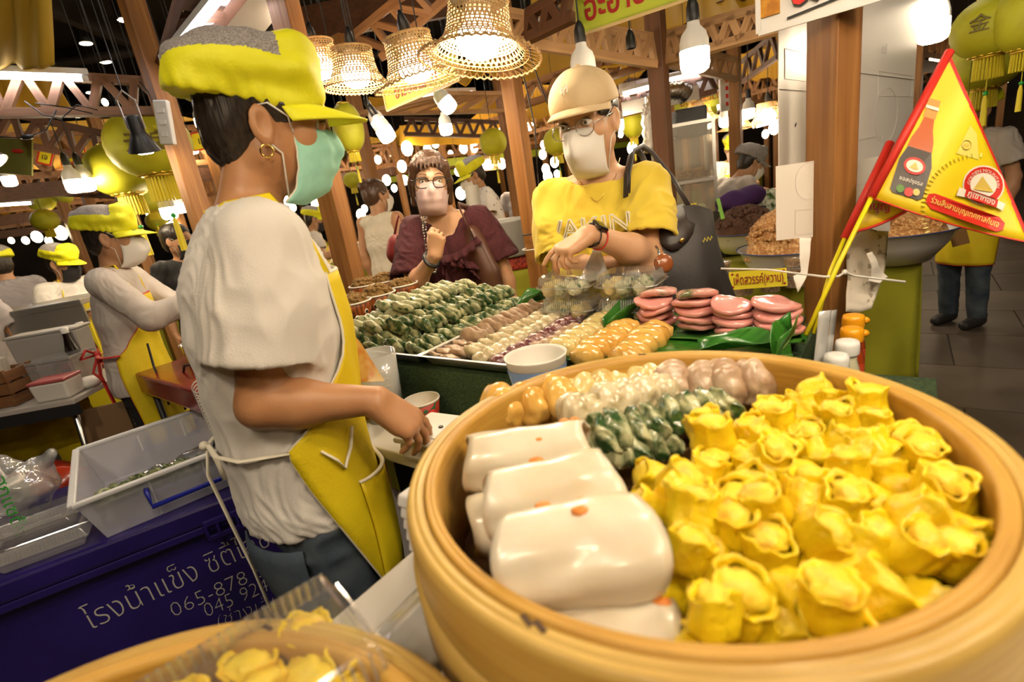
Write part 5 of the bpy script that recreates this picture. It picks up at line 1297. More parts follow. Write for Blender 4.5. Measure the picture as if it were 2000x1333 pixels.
# cups of ground fried crumbs
CUP_OUT = mat('orange_feather_paper', (.48, .13, .018), .55, c2=(.12, .03, .008), scale=1, stretch=(90, 90, 16), mix=(.4, .6))
CUP_RIM = mat('cream_paper_rim', (.72, .66, .56), .5)
CRUMB = mat('olive_brown_crumb', (.25, .145, .035), .8, c2=(.14, .07, .014), scale=90, mix=(.35, .7), bump=1, bscale=200)
def crumb_heap(p, r, h, m, n=46, size=.010, seed=0, name='crumb_heap', parent=None):
    R = np.random.default_rng(seed); g = MB()
    v = I3[0].copy(); q = v*np.array([r, r, h])*(1+.12*vnoise(v, 4, seed)+.08*vnoise(v, 11, seed+1))[:, None]; q[:, 2] = np.maximum(q[:, 2], -.004); g.add(q+np.asarray(p), I3[1])
    i2 = ico(1)
    for _ in range(n):
        a, rr = R.random()*2*PI, r*.92*math.sqrt(R.random()); z = h*math.sqrt(max(0, 1-(rr/r)**2)); s = size*(.6+.9*R.random())
        g.add(i2[0]*s*(1+.35*vnoise(i2[0]+_*3.7, 1.5, seed))[:, None]+np.asarray(p)+V(rr*math.cos(a), rr*math.sin(a), z*.98), i2[1])
    return g.build(name, m, parent, False, kind='stuff')
cups = [(650, 588, 1.30), (705, 563, 1.42), (738, 573, 1.38), (772, 553, 1.50), (720, 548, 1.6), (795, 545, 1.58)]
for i, (x, y, d) in enumerate(((640, 585, 1.62), (688, 590, 1.58), (737, 574, 1.74), (783, 556, 1.88), (712, 556, 2.02), (752, 548, 2.10))):
    p = at(x, y, d); zt = 1.092; p = lev(x, y, zt); o = empty('paper_bowl', (p[0], p[1], CT), '%s orange feather-print paper bowl of brown crumbs' % ('front left', 'front middle', 'middle', 'front right', 'back left', 'back right')[i], 'bowl', 'orange paper bowls')
    r = .068
    MB().lathe([(.001, CT-zt+.002), (.048, CT-zt+.002), (.064, -.022), (r, -.001), (r-.003, -.001), (.060, -.024)], 28, c=p).build('bowl', CUP_OUT, o, True)
    MB().tube([p+V(r*math.cos(a), r*math.sin(a), 0) for a in np.linspace(0, 2*PI, 29)], .0035, 6, caps=False).build('rim', CUP_RIM, o, True)
    ey = MB(); ew = MB()
    for k in range(6):
        a = 2*PI*k/6+.5; q = p+V(.060*math.cos(a), .060*math.sin(a), -.036); nn = V(math.cos(a), math.sin(a), -.25)
        ew.sphere(q, np.array([.003, .010, .010]), 10, 6, frame(nn, (0, 0, 1))); ey.sphere(q+nn*.002, np.array([.003, .006, .006]), 10, 6, frame(nn, (0, 0, 1)))
    ew.build('printed_ring', CUP_RIM, o, True, kind='stuff'); ey.build('printed_dot', EYE_DARK, o, True, kind='stuff')
    cr = crumb_heap(p-V(0, 0, .008), .056, .028+.006*(i % 3), CRUMB, 60, .009, i); tag(cr, 'heap of brown crumbs in the %s paper bowl' % ('front left', 'front middle', 'middle', 'front right', 'back left', 'back right')[i], 'food', 'crumbs in the paper bowls')
# flat clear trays of fried and steamed food left of the heap
FRIED = mat('fried_brown_food', (.33, .12, .022), .6, c2=(.17, .055, .010), scale=60, mix=(.35, .7), bump=.8, bscale=150)
GREENS = mat('stirred_greens', (.42, .36, .10), .5, c2=(.035, .10, .015), scale=55, mix=(.42, .56), bump=.7, bscale=120)
for i, (x, y, m, lb) in enumerate(((665, 605, FRIED, 'fried brown food in the clear tray nearest the man'), (690, 628, GREENS, 'greens and dumplings in the clear tray by the man\'s apron'), (745, 600, GREENS, 'mixed greens in the clear tray below the paper bowls'), (785, 588, FRIED, 'fried brown food in the clear tray behind the chive heap'), (730, 626, FRIED, 'brown crumbs in the clear tray left of the chive heap'), (828, 570, FRIED, 'fried strips in the back clear tray'))):
    p = lev(x, y, CT+.02); o = empty('clear_tray', (p[0], p[1], CT), 'flat clear plastic tray holding %s' % lb.split(' in the')[0]+(', %s' % ('nearest the man', 'by the apron', 'below the paper bowls', 'behind the chive heap', 'left of the chive heap', 'at the back')[i]), 'tray', rot=RC)
    g = MB(); Rg = [[(sx*(a), sy*(b), z) for sx, sy in ((-1, -1), (1, -1), (1, 1), (-1, 1))] for a, b, z in ((.088, .070, .032), (.082, .064, .032), (.076, .058, .003), (.07, .05, .002))]; g.grid(Rg, closed=True); g.add(Rg[-1], [(0, 1, 2, 3)])
    obj('tray_shell', g.mesh('tray_shell'), CLEAR2, o, local=True)
    cr = crumb_heap(p-V(0, 0, .012), .052, .026, m, 70, .011, 30+i, name='food_heap'); tag(cr, lb, 'food')

# bowl, jug, lidded box, patterned bowl
p = lev(1045, 692, 1.062); o = empty('paper_bowl', (p[0], p[1], .945), 'white paper bowl with a pale blue printed band behind the big basket', 'bowl'); PAPER = mat('white_paper', (.78, .74, .66), .5)
MB().lathe([(.001, -.115), (.048, -.115), (.065, -.004), (.0675, 0), (.065, .001), (.062, -.006), (.047, -.108), (.001, -.110)], 36, c=p).build('bowl', PAPER, o, True)
MB().lathe([(.0512, -.100), (.0642, -.020)], 36, c=p).build('blue_band', mat('pale_blue_print', (.20, .34, .66), .5, c2=(.45, .55, .70), scale=22, mix=(.55, .62)), o, True)
p = at(726, 690, 1.29); zb = .88; hj = p[2]-zb; o = empty('measuring_jug', (p[0], p[1], zb), 'milky plastic measuring jug standing by the man\'s arm', 'jug')
MB().lathe([(.001, 0), (.046, .001), (.058, hj), (.055, hj), (.044, .004), (.001, .004)], 28, c=(p[0], p[1], zb), wob=lambda a, j: 1+(.22*max(0, math.cos(a+.55))**14 if j in (2, 3) else 0)).build('jug_body', MILKY, o, True)
hx = V(p[0], p[1], zb); MB().tube([hx+V(-.05, .02, .85*hj), hx+V(-.085, .035, .8*hj), hx+V(-.085, .035, .35*hj), hx+V(-.05, .02, .25*hj)], .007, 8).build('handle', MILKY, o, True)
mk = MB(); d = unit((EYE-hx)*V(1, 1, 0)); sx = np.cross((0, 0, 1), d)
for k in range(5): zz = hj*(.35+.11*k); rr = .046+.012*zz/hj+.001; mk.bar(hx+d*rr+sx*.010+V(0, 0, zz), hx+d*rr*.95+sx*.026+V(0, 0, zz), .001, .0015)
mk.build('graduation', PAPER, o, kind='stuff')
MB().lathe([(.001, .005), (.0445, .005), (.049, .35*hj), (.001, .35*hj)], 24, c=hx).build('sauce', mat('greenish_oil', (.18, .15, .05), .2), o, True)
p = lev(822, 781, .942); o = empty('paper_bowl', (p[0], p[1], .88), 'small red and green patterned paper bowl under the turf front', 'bowl')
MB().lathe([(.001, -.063), (.034, -.063), (.046, 0), (.043, 0), (.032, -.058), (.001, -.058)], 28, c=p).build('bowl', mat('red_green_floral', (.42, .03, .015), .5, c2=(.02, .10, .03), scale=48, mix=(.47, .53), detail=1), o, True)
MB().lathe([(.0425, -.001), (.0315, -.056), (.001, -.056)], 28, c=p).build('bowl_inside', CUP_RIM, o, True)
MB().tube([p+V(.0445*math.cos(a), .0445*math.sin(a), 0) for a in np.linspace(0, 2*PI, 29)], .0028, 6, caps=False).build('rim', CUP_RIM, o, True)
MB().sphere(p+V(.025, -.030, -.028), (.012, .012, .012), 8, 6).build('printed_flower', RED_PIPING, o, True)
p = lev(862, 838, .935); o = empty('lidded_box', (p[0], p[1], .88), 'square white plastic box with a lid in front of the man\'s hand', 'box', rot=RC@rotz(.1))
obj('box_body', MB().box((0, 0, .022), (.155, .120, .044)).mesh('b'), TABLE_W, o, local=True, bevel=.012)
obj('lid', MB().box((0, 0, .050), (.168, .132, .014)).mesh('l'), PAPER, o, local=True, bevel=.006)
obj('lid_recess', MB().box((0, 0, .0575), (.13, .095, .003)).mesh('l'), TABLE_W, o, local=True, bevel=.001)
obj('vent_knob', MB().lathe([(.006, .058), (.005, .062), (.001, .062)], 10).mesh('k'), SOCKET, o, local=True)
# foam box and carrier on the white table
p = lev(800, 1100, .942); FOAM = mat('white_foam', (.78, .76, .74), .7, bump=.3, bscale=400)
o = empty('foam_box', E(-.485, .455, .942), 'stack of white foam trays wedged between the apron and the big basket', 'box', rot=RC)
for k in range(5): obj('foam_tray', MB().box((0, 0, .012+.018*k), (.085, .21, .0165), taper=.96).mesh('f'), FOAM, o, local=True, bevel=.003)
p = lev(790, 1180, .945); g = []
for i in range(15):
    g.append([E(-.41+.10*(j/14-.5), .265+.30*(i/14-.5), .948+.022*math.sin(PI*i/14)*math.sin(PI*j/14)+.005*vnoise(np.array([[i*.31, j*.37, 0.]]), 1.6, 3)[0]) for j in range(15)])
tag(MB().sheet(g, .001).build('plastic_bag', BAG_FILM, None, True), 'crumpled clear plastic bag on the white table left of the big basket', 'bag')
# sauce bottles
ORANGE_CAP = mat('orange_cap_plastic', (.86, .36, .008), .35); WHITE_CAP = mat('white_cap_plastic', (.80, .78, .75), .35)
GLASS_SAUCE = mat('amber_sauce', (.36, .05, .01), .15, coat=.5); PALE_SAUCE = mat('clear_vinegar', (.62, .58, .40), .15, coat=.4); YLABEL = mat('yellow_label', (.80, .66, .02), .5); RLABEL = mat('red_label', (.62, .07, .02), .5)
for i, (x, y, d, cm, bm_, lm, lb) in enumerate(((1667, 618, 1.10, ORANGE_CAP, GLASS_SAUCE, RLABEL, 'orange-capped sauce bottle, farthest of the four beside the post'), (1664, 643, 1.04, ORANGE_CAP, GLASS_SAUCE, RLABEL, 'orange-capped sauce bottle in front of another orange cap'), (1655, 668, 1.00, WHITE_CAP, PALE_SAUCE, YLABEL, 'white-capped bottle with a yellow label'), (1634, 695, .96, WHITE_CAP, PALE_SAUCE, YLABEL, 'white-capped bottle nearest the big basket'))):
    p = at(x, y, d); zt = p[2]; o = empty('sauce_bottle', (p[0], p[1], .90), lb, 'bottle', 'sauce bottles'); c0 = V(p[0], p[1], .90); H_ = zt-.90
    MB().lathe([(.001, 0), (.022, 0), (.0235, .004), (.0235, max(.02, H_-.062)), (.017, H_-.035), (.016, H_-.02)], 20, c=c0, cap1=True).build('bottle_body', bm_, o, True)
    MB().lathe([(.0205, H_-.024), (.0212, H_-.020), (.0212, H_-.006), (.0195, H_+.002), (.012, H_+.004), (.001, H_+.004)], 24, c=c0).build('cap', cm, o, True)
    MB().lathe([(.0240, .012), (.0240, max(.018, H_-.070))], 20, c=c0).build('label', lm, o, True)
    if cm is ORANGE_CAP: MB().sphere(c0+V(.030, .006, H_-.016), (.010, .008, .008), 10, 8).build('cap_hinge', cm, o, True)
p = at(1612, 690, .98); g = [[p+V(.012*math.sin(6*v)+.012*u, .02*v, -.06+.14*u)+RIGHT*(.05*(v-.5)) for v in np.linspace(0, 1, 9)] for u in np.linspace(0, 1, 9)]
tag(MB().sheet(g, .001).build('plastic_packet', BAG_FILM, None, True), 'clear plastic packet standing left of the white-capped bottles', 'bag')

# ------------------------------------------------------------------ the bamboo steamers
def steamer(c_, R, hgt, label, slats=True):
    o = empty('bamboo_steamer', c_, label, 'basket', 'bamboo steamers'); z1 = hgt
    out = [(R-.020, 0), (R-.004, 0), (R, .006), (R, z1-.010), (R-.003, z1-.002), (R-.0085, z1), (R-.0095, z1-.0012), (R-.0105, z1), (R-.0155, z1+.001), (R-.0165, z1-.0006), (R-.0175, z1+.001)]
    MB().lathe([(r, z) for r, z in out]+[(R-.0195, z1-.002), (R-.020, 0)], 96, c=c_).build('outer_band', BAMBOO, o, True)
    inn = [(R-.0200, z1-.003), (R-.0205, z1+.0015), (R-.0255, z1+.002), (R-.0262, z1+.0008), (R-.0270, z1+.002), (R-.0320, z1), (R-.0335, z1-.006), (R-.0335, .02), (R-.0200, .02)]
    MB().lathe(inn, 96, c=c_).build('inner_band', BAMBOO_IN, o, True)
    MB().lathe([(R-.001, z1*.30), (R+.0045, z1*.31), (R+.0045, z1*.62), (R-.001, z1*.63)], 96, c=c_).build('girdle_strip', BAMBOO, o, True)
    if slats:
        n = int(2*(R-.035)/.022)
        for i in range(n):
            x = -(R-.035)+.022*(i+.5); L = math.sqrt(max(0, (R-.034)**2-x*x))
            if L > .03: MB().box(np.asarray(c_)+V(x, 0, .045), (.015, 2*L, .005)).build('base_slat', BAMBOO_IN, o)
        for y in (-.5, 0, .5): L = math.sqrt((R-.034)**2-(y*R*.8)**2); MB().box(np.asarray(c_)+V(0, y*R*.8, .037), (2*L, .018, .010)).build('cross_slat', BAMBOO, o)
    k = MB()
    for a in (4.02, 4.06, 1.4): k.box(np.asarray(c_)+V((R-.016)*math.cos(a), (R-.016)*math.sin(a), z1+.0010), (.012, .004, .001), rotz(a+1.2))
    k.build('dark_knot', mat('bamboo_knot', (.07, .035, .015), .7), o, kind='stuff')
    return o
BC = V(.155, .496, .942); BR = .2915; BH = .173
steamer(BC, BR, BH, 'big round bamboo steamer basket full of yellow dumplings in the foreground')
SM = [shumai_meshes(i) for i in range(7)]
for a, b in SM: a.materials.append(None); b.materials.append(None)
RIMZ = BC[2]+BH
def shumai(p, R, s, label, group):
    a, b = random.choice(SM); o = obj('shumai', a, SHUMAI, None, label=label, cat='dumpling', group=group, loc=p, rot=R, scale=s)
    obj('filling', b, FILLING, o, local=True); return o
def inside(x, y, m=.045): return math.hypot(x-BC[0], y-BC[1]) < BR-m
# the yellow half: everything right of a slanting line
lineA, lineB = lev(1345, 1270, 1.10)[:2], lev(1215, 945, 1.10)[:2]; lineC = lev(1500, 740, 1.10)[:2]
def side(p, a, b): return ((b[0]-a[0])*(p[1]-a[1])-(b[1]-a[1])*(p[0]-a[0]))/math.hypot(b[0]-a[0], b[1]-a[1])
heap_ = []
for layer, (z0, stp) in enumerate(((RIMZ-.088, .042), (RIMZ-.060, .0375), (RIMZ-.034, .0345))):
    for j in range(-9, 10):
        for i in range(-9, 10):
            x = BC[0]+stp*(i+.5*(j % 2)+.33*layer)+rnd(-.007, .007); y = BC[1]+stp*.88*(j+.4*layer)+rnd(-.007, .007)
            if not inside(x, y, (.060, .050, .047)[layer]): continue
            if side((x, y), lineA, lineB) > -.016 or side((x, y), lineB, lineC) > -.018: continue
            if layer == 0 and inside(x, y, .10): continue
            rr = math.hypot(x-BC[0], y-BC[1]); tilt = rnd(0, .7) if random.random() < .55 else rnd(.8, 1.7)
            heap_.append((layer, -j, x, V(x, y, z0+rnd(-.008, .012)-.012*(rr/BR)**6), tilt, rnd(.74, .93)))
for L in (0, 1, 2):
    js = sorted({h[1] for h in heap_ if h[0] == L})
    for r_i, jj in enumerate(js):
        for k, h in enumerate(sorted([q for q in heap_ if q[0] == L and q[1] == jj], key=lambda q: q[2])):
            shumai(h[3], rotz(rnd(0, 6.28))@rotx(h[4])@rotz(rnd(0, 6.28)), h[5], 'yellow dumpling in the %s layer, %s row from the far rim, %s from the left' % (('bottom', 'middle', 'top')[L], ORD[r_i], ORD[k]), 'yellow dumplings, %s layer' % ('bottom', 'middle', 'top')[L])
# rice rolls
def rice_roll(a, b, r, label, seed=0, flat=.96, spots=3):
    a, b = np.asarray(a, float), np.asarray(b, float); A = frame(b-a, (0, 0, 1)); n = 40; R = []
    for i in range(17):
        u = i/16; c_ = a*(1-u)+b*u; row = []
        for k in range(n+6):
            t = 2*PI*k/n*1.0-2.2; rr = r*(1+.10*(k/n-.5)*.6)*(1-.10*abs(2*u-1)**5)*(1+.05*math.sin(5*u+seed)); w_ = .06*math.sin(3*t+seed+2*u)+.03*math.sin(7*t+5*u+seed)+.05*vnoise(np.array([[t*.9, u*5., seed*1.]]), 1.3, seed)[0]
            row.append(c_+A[:, 1]*rr*(1+w_)*math.cos(t)*1.04+A[:, 2]*rr*(1+w_)*math.sin(t)*flat+A[:, 0]*.006*math.sin(2*t+seed)*(u-.5)*2)
        R.append(row)
    o = MB().sheet(np.array(R), -.0035).build('rice_roll', ROLL, None, True); tag(o, label, 'rice roll', 'white rice rolls')
    f = MB(); rng = np.random.default_rng(seed)
    g = [[(a*(1-u)+b*u)+A[:, 1]*r*.62*math.cos(t)+A[:, 2]*r*.50*math.sin(t) for t in np.linspace(0, 2*PI, 15)] for u in np.linspace(.05, .95, 9)]
    MB().grid(g).build('inner_fold', ROLL, o, True)
    for _ in range(spots):
        u, t = rng.uniform(.25, .95), rng.uniform(.6, 2.2); f.sphere((a*(1-u)+b*u)+A[:, 1]*r*1.10*math.cos(t)+A[:, 2]*r*flat*1.07*math.sin(t), np.array([.006, .0045, .0030])*rng.uniform(.7, 1.6), 7, 5, A)
    f.build('carrot_bits', CARROT, o, True, kind='stuff')
    return o
rz = RIMZ-.020
def rr_(x, y, z): return lev(x, y, z)
rice_roll(lev(918, 905, rz), lev(1150, 875, rz), .033, 'farthest of the white rice rolls in the steamer', 1)
rice_roll(lev(955, 990, rz+.004), lev(1195, 945, rz+.004), .034, 'second white rice roll, its hollow end facing left', 2, spots=1)
rice_roll(lev(985, 1098, rz+.006), lev(1275, 1062, rz+.006), .038, 'largest white rice roll, speckled with orange', 3, spots=5)
rice_roll(lev(1090, 1205, rz-.035), lev(1315, 1225, rz-.035), .030, 'nearest white rice roll, lying low by the rim', 4, flat=.55, spots=1)
rice_roll(lev(930, 1030, rz-.05), lev(1180, 1010, rz-.05), .034, 'white rice roll hidden under the second one', 5)
rice_roll(lev(990, 1150, rz-.05), lev(1290, 1130, rz-.05), .036, 'white rice roll under the speckled one', 6)
# mixed dumplings at the far side
BIG = [half_moon(60+i, (.030, .029), .015, .0035, I4) for i in range(4)]; BP = [pillow(70+i, (.021, .025, .028), .14, 3, I4) for i in range(4)]
for q in BIG+BP: q.materials.append(None)
mix_z = RIMZ-.060
def line(px, z, n, m, protos, label, group, sc=(1, 1.1), lean=.2, yaw=None, up=0):
    a, b = lev(*px[0], z), lev(*px[1], z); yw = math.atan2(b[1]-a[1], b[0]-a[0])
    for i in range(n):
        p = a+(b-a)*(i/(max(1, n-1))); q = obj('dumpling', random.choice(protos), m, None, label='%s, %s from the left' % (label, ORD[i]), cat='dumpling', group=group, loc=p-V(0, 0, .012)+V(rnd(-.002, .002), rnd(-.002, .002), rnd(-.002, .003)), rot=rotz(yw+rnd(-.2, .2))@roty(-lean+rnd(-.15, .15))@rotx(rnd(-.15, .15)), scale=rnd(*sc))
line([(1180, 860), (1420, 800)], mix_z+.012, 8, CHIVE, BIG, 'dark green chive dumpling in the basket, upper green row', 'basket chive dumplings, front row', (1.0, 1.15), .25)
line([(1170, 900), (1310, 868)], mix_z-.012, 6, CHIVE, BIG, 'dark green chive dumpling in the basket, lower green row', 'basket chive dumplings, low row', (1.0, 1.1), .25)
line([(990, 815), (1095, 790)], mix_z+.012, 3, ORANGE, BP, 'orange dumpling in the basket by the left rim', 'basket orange dumplings', (1.3, 1.5), .1)
line([(1110, 785), (1275, 752)], mix_z+.006, 6, YCREAM, BP, 'cream dumpling against the far rim of the basket', 'basket cream dumplings', (1.15, 1.35), .1)
line([(1135, 822), (1290, 782)], mix_z+.014, 6, CREAM, BP, 'pale speckled dumpling in the basket, second row', 'basket speckled dumplings', (1.1, 1.3), .1)
line([(1320, 770), (1475, 762)], mix_z+.010, 4, TARO, BP, 'pinkish brown dumpling by the far rim of the basket', 'basket pinkish brown dumplings', (1.2, 1.4), .1)
line([(1345, 742), (1425, 738)], mix_z+.004, 2, PURPLE, BP, 'purple dumpling against the far rim of the basket', 'basket purple dumplings', (.9, 1.0), .1)
# bed under the loose food
MB_bed = MB()
liner = MB().lathe([(.001, .052), (BR-.036, .052)], 48, c=BC).build('steaming_cloth', mat('dark_steamed_liner', (.20, .10, .03), .7, c2=(.10, .05, .02), scale=30), None, True); tag(liner, 'brown liner lying on the slats of the big steamer', 'liner')
# second steamer and the clear box in it
SC_ = V(-.312, .100, .942); steamer(SC_, .306, .110, 'second bamboo steamer at the lower left edge of the picture')
p = lev(520, 1385, 1.03); o = empty('clear_food_box', (p[0], p[1], .992), 'clear plastic box of yellow dumplings in the second steamer', 'box', rot=rotz(math.radians(38)))
def ringq(a, b, z): return [(x, y, z) for x, y in ((-a, -b), (a, -b), (a, b), (-a, b))]
g = MB(); R_ = [ringq(a, b, z) for a, b, z in ((.095, .075, .050), (.088, .068, .050), (.080, .060, .003), (.07, .05, .002))]; g.grid(R_, closed=True); g.add(R_[-1], [(0, 1, 2, 3)]); obj('base', g.mesh('b'), CLEAR, o, local=True, bevel=.004)
g = MB(); R_ = [ringq(a, b, z) for a, b, z in ((.095, .075, .053), (.088, .068, .055), (.082, .062, .082), (.075, .055, .086))]; g.grid(R_, closed=True); g.add(R_[-1], [(0, 1, 2, 3)]); obj('lid', g.mesh('l'), CLEAR, o, local=True, bevel=.004)
g = MB()
for k in range(22):
    x = -.08+.16*k/21
    for sg in (-1, 1): g.bar((x, sg*.0665, .058), (x, sg*.0625, .080), .003, .003)
obj('lid_ribs', g.mesh('r'), CLEAR2, o, local=True, kind='stuff')
for i in range(3):
    for j in range(3): shumai(V(p[0], p[1], .998+rnd(0, .01))+rotz(math.radians(38))@V(-.05+.048*i, -.04+.04*j, 0), rotz(rnd(0, 6))@rotx(rnd(0, .5)), 1.05, 'yellow dumpling inside the clear box in the second steamer', 'yellow dumplings in the clear box')
for i in range(5): shumai(SC_+V(-.16+.06*i, -.13+.02*(i % 2), .06), rotz(rnd(0, 6))@rotx(rnd(0, .5)), 1.05, 'yellow dumpling loose in the second steamer', 'loose yellow dumplings in the second steamer')
# ------------------------------------------------------------------ signs, papers, flags
BOARD_GREEN = mat('lime_sign_board', (.42, .48, .035), .5)
BOARD_EDGE = mat('sign_edge', (.50, .36, .16), .5)
MAROON_INK = mat('maroon_ink', (.34, .018, .012), .5)
SHEET = mat('laminated_white_paper', (.82, .76, .69), .4, coat=.12)
SHEET_PRINT = mat('faint_reverse_print', (.68, .62, .57), .4)
RED_INK = mat('red_ink', (.70, .03, .02), .5); BLACK_INK = mat('black_ink', (.02, .02, .02), .6)
def board(tl, tr, bl, label, m, name='sign_board', cat='sign', t=.008, edge=None):
    """a flat panel from three of its corners; returns the thing and a way to place print on it"""
    tl, tr, bl = (np.asarray(q, float) for q in (tl, tr, bl)); X = unit(tr-tl); W_ = np.linalg.norm(tr-tl); Y = bl-tl; Y = Y-X*np.dot(Y, X); H_ = np.linalg.norm(Y); up = -unit(Y); n = np.cross(X, up)
    if np.dot(n, EYE-tl) < 0: n = -n
    c_ = tl+X*W_/2-up*H_/2; o = empty(name, c_, label, cat)
    MB().box(c_-n*t/2, (W_, H_, t), np.stack([X, up, np.cross(X, up)], 1)).build('panel', m, o)
    if edge is not None:
        for a, b in ((tl, tl+X*W_), (tl-up*H_, tl+X*W_-up*H_), (tl, tl-up*H_), (tl+X*W_, tl+X*W_-up*H_)): MB().bar(a+n*.001, b+n*.001, .010, .006, up=n).build('edging', edge, o)
    return o, (lambda u, v, dz=.0015: tl+X*W_*u-up*H_*v+n*dz), X, up, W_, H_
def vboard(bl, d, br, hgt, *a, **k):
    """an upright panel with a level lower edge from pixel bl (at distance d) towards pixel br"""
    p = at(*bl, d); q = lev(*br, p[2]); return board(p+V(0, 0, hgt), q+V(0, 0, hgt), p, *a, **k)
def perp(tl, tr, hgt, lean=0.0):
    """lower left corner of a panel that hangs plumb below the edge tl-tr"""
    X = unit(np.asarray(tr)-np.asarray(tl)); up = unit(V(0, 0, 1)-X*X[2]); return np.asarray(tl)-up*hgt
s, pt, X, up, W_, H_ = vboard((1127, 71), 2.05, (1420, -27), .26, 'green shop sign with large maroon lettering hanging at the top', BOARD_GREEN, edge=BOARD_EDGE)
letters('อ๊ะอายน้ำมัน', .125, pt(.50, .70), X, up, MAROON_INK, s, bold=.002, fit=W_*.84)
MB().lathe([(.012, -.01), (.030, .01), (.034, .03), (.012, .05)], 14, c=pt(.085, .40), R=frame(X, np.cross(X, up))).build('painted_pot', mat('painted_pot_brown', (.35, .24, .06), .5), s)
s, pt, X, up, W_, H_ = vboard((756, 216), 2.5, (898, 156), .105, 'second green shop sign seen under the woven lamps', BOARD_GREEN, edge=BOARD_EDGE)
letters('ข้าวอบเผือก', .072, pt(.46, .50), X, up, MAROON_INK, s, bold=.001, fit=W_*.84)
s, pt, X, up, W_, H_ = vboard((1318, 224), 4.9, (1424, 200), .16, 'far green shop sign with reversed lettering', BOARD_GREEN)
letters('ถั่วแระญี่ปุ่น', .085, pt(.5, .5, .004), -X, up, MAROON_INK, s)
s, pt, X, up, W_, H_ = board(at(-30, 268, 3.0), at(62, 272, 2.9), at(-10, 338, 3.0), 'olive shop banner at the left edge with a red chilli', mat('olive_banner', (.20, .20, .04), .6), edge=None)
MB().sphere(pt(.72, .35, .004), np.array([.05, .012, .004]), 10, 6, frame(X, np.cross(X, up))).build('printed_chilli', RED_PIPING, s)
for (a, b, c2, tx, lb) in (((78, 292, 3.7), (104, 298, 3.7), (76, 318, 3.7), 'เจ', 'small yellow and red poster with a frame behind the left lanterns'), ((118, 298, 3.8), (165, 285, 3.7), (124, 322, 3.8), 'เทศกาล', 'yellow poster with a red border behind the left lanterns'), ((372, 262, 4.2), (410, 254, 4.2), (382, 295, 4.2), 'เจ', 'yellow and red pennant poster by the man\'s nape')):
    s, pt, X, up, W_, H_ = board(at(*a), at(*b), at(*c2), lb, YLABEL, edge=RED_PIPING, cat='poster', name='poster'); hang(pt(.5, .02), s, .002); letters(tx, H_*.6, pt(.5, .5, .004), X, up, BLACK_INK, s)
# menu board over the post
s, pt, X, up, W_, H_ = vboard((1482, 66), 1.10, (1730, -7), .16, 'white framed menu board with a yellow food picture at the upper right', WHITE_PAINT, edge=WHITE_PAINT, t=.02)
sub = MB().box(pt(.105, .40, .002), (W_*.17, H_*.86, .002), np.stack([X, up, np.cross(X, up)], 1)).build('food_picture', mat('printed_yellow_food', (.62, .30, .02), .35, c2=(.40, .15, .01), scale=34), s)
letters('60', .060, pt(.42, .68, .004), X, up, RED_INK, s, bold=.002); letters('60', .060, pt(.43, .69, .003), X, up, BLACK_INK, s, bold=.004)
MB().box(pt(.56, .88, .003), (W_*.62, .004, .002), np.stack([X, up, np.cross(X, up)], 1)@rotz(.10)).build('printed_rule', BLACK_INK, s)
# paper sheets on both sides of the post
def paper(bl, d, br, hgt, label, marks=()):
    s, pt, X, up, W_, H_ = vboard(bl, d, br, hgt, label, SHEET, name='paper_sheet', cat='paper', t=.002)
    R3 = np.stack([X, up, np.cross(X, up)], 1)
    for k in marks:
        if k[0] == 'box':
            _, u0, v0, u1, v1 = k; g = MB()
            for a, b in (((u0, v0), (u1, v0)), ((u1, v0), (u1, v1)), ((u1, v1), (u0, v1)), ((u0, v1), (u0, v0))): g.bar(pt(*a, .0003), pt(*b, .0003), .0012, .0006)
            g.build('printed_frame', SHEET_PRINT, s, kind='stuff')
        elif k[0] == 'txt': letters(k[1], k[4], pt(k[2], k[3], .0012), X, up, SHEET_PRINT, s, depth=.0002, squash=-1)
        elif k[0] == 'bowl': MB().tube([pt(k[1]+k[3]*math.cos(a), k[2]+k[3]*.8*math.sin(a), .001) for a in np.linspace(0, 2*PI, 25)], .0005, 4, caps=False).build('printed_bowl', SHEET_PRINT, s)
        elif k[0] == 'line': MB().bar(pt(0, k[1], .001), pt(1, k[1], .001), .002, .001).build('fold', mat('paper_fold', (.86, .82, .78), .2), s)
        elif k[0] == 'chip': MB().box(pt(k[1], k[2], .0012), (.014, .006, .0008), R3@rotz(.5)).build('black_speck', BLACK_INK, s)
    return s
dL = 1.235
paper((1522, 348), dL, (1600, 324), .46, 'upper laminated white sheet left of the big post', [('txt', 'toot', .72, .44, .030), ('box', .12, .38, 1.0, .52), ('box', .30, .84, 1.0, .98), ('line', .57), ('chip', .35, .745)])
paper((1516, 470), dL-.01, (1600, 462), .17, 'lower white sheet left of the big post', [('bowl', .75, .25, .30), ('box', .45, .62, 1.0, .95)])
paper((1655, 330), dL-.02, (1778, 290), .50, 'upper laminated white sheet right of the big post', [('txt', 'Ban', .42, .45, .036), ('bowl', .50, .78, .18), ('box', .1, .88, .45, .99), ('line', .58), ('box', .35, .56, .95, .68)])
paper((1645, 478), dL+.01, (1738, 452), .19, 'lower white sheet right of the big post', [('box', .1, .3, .6, .8)])
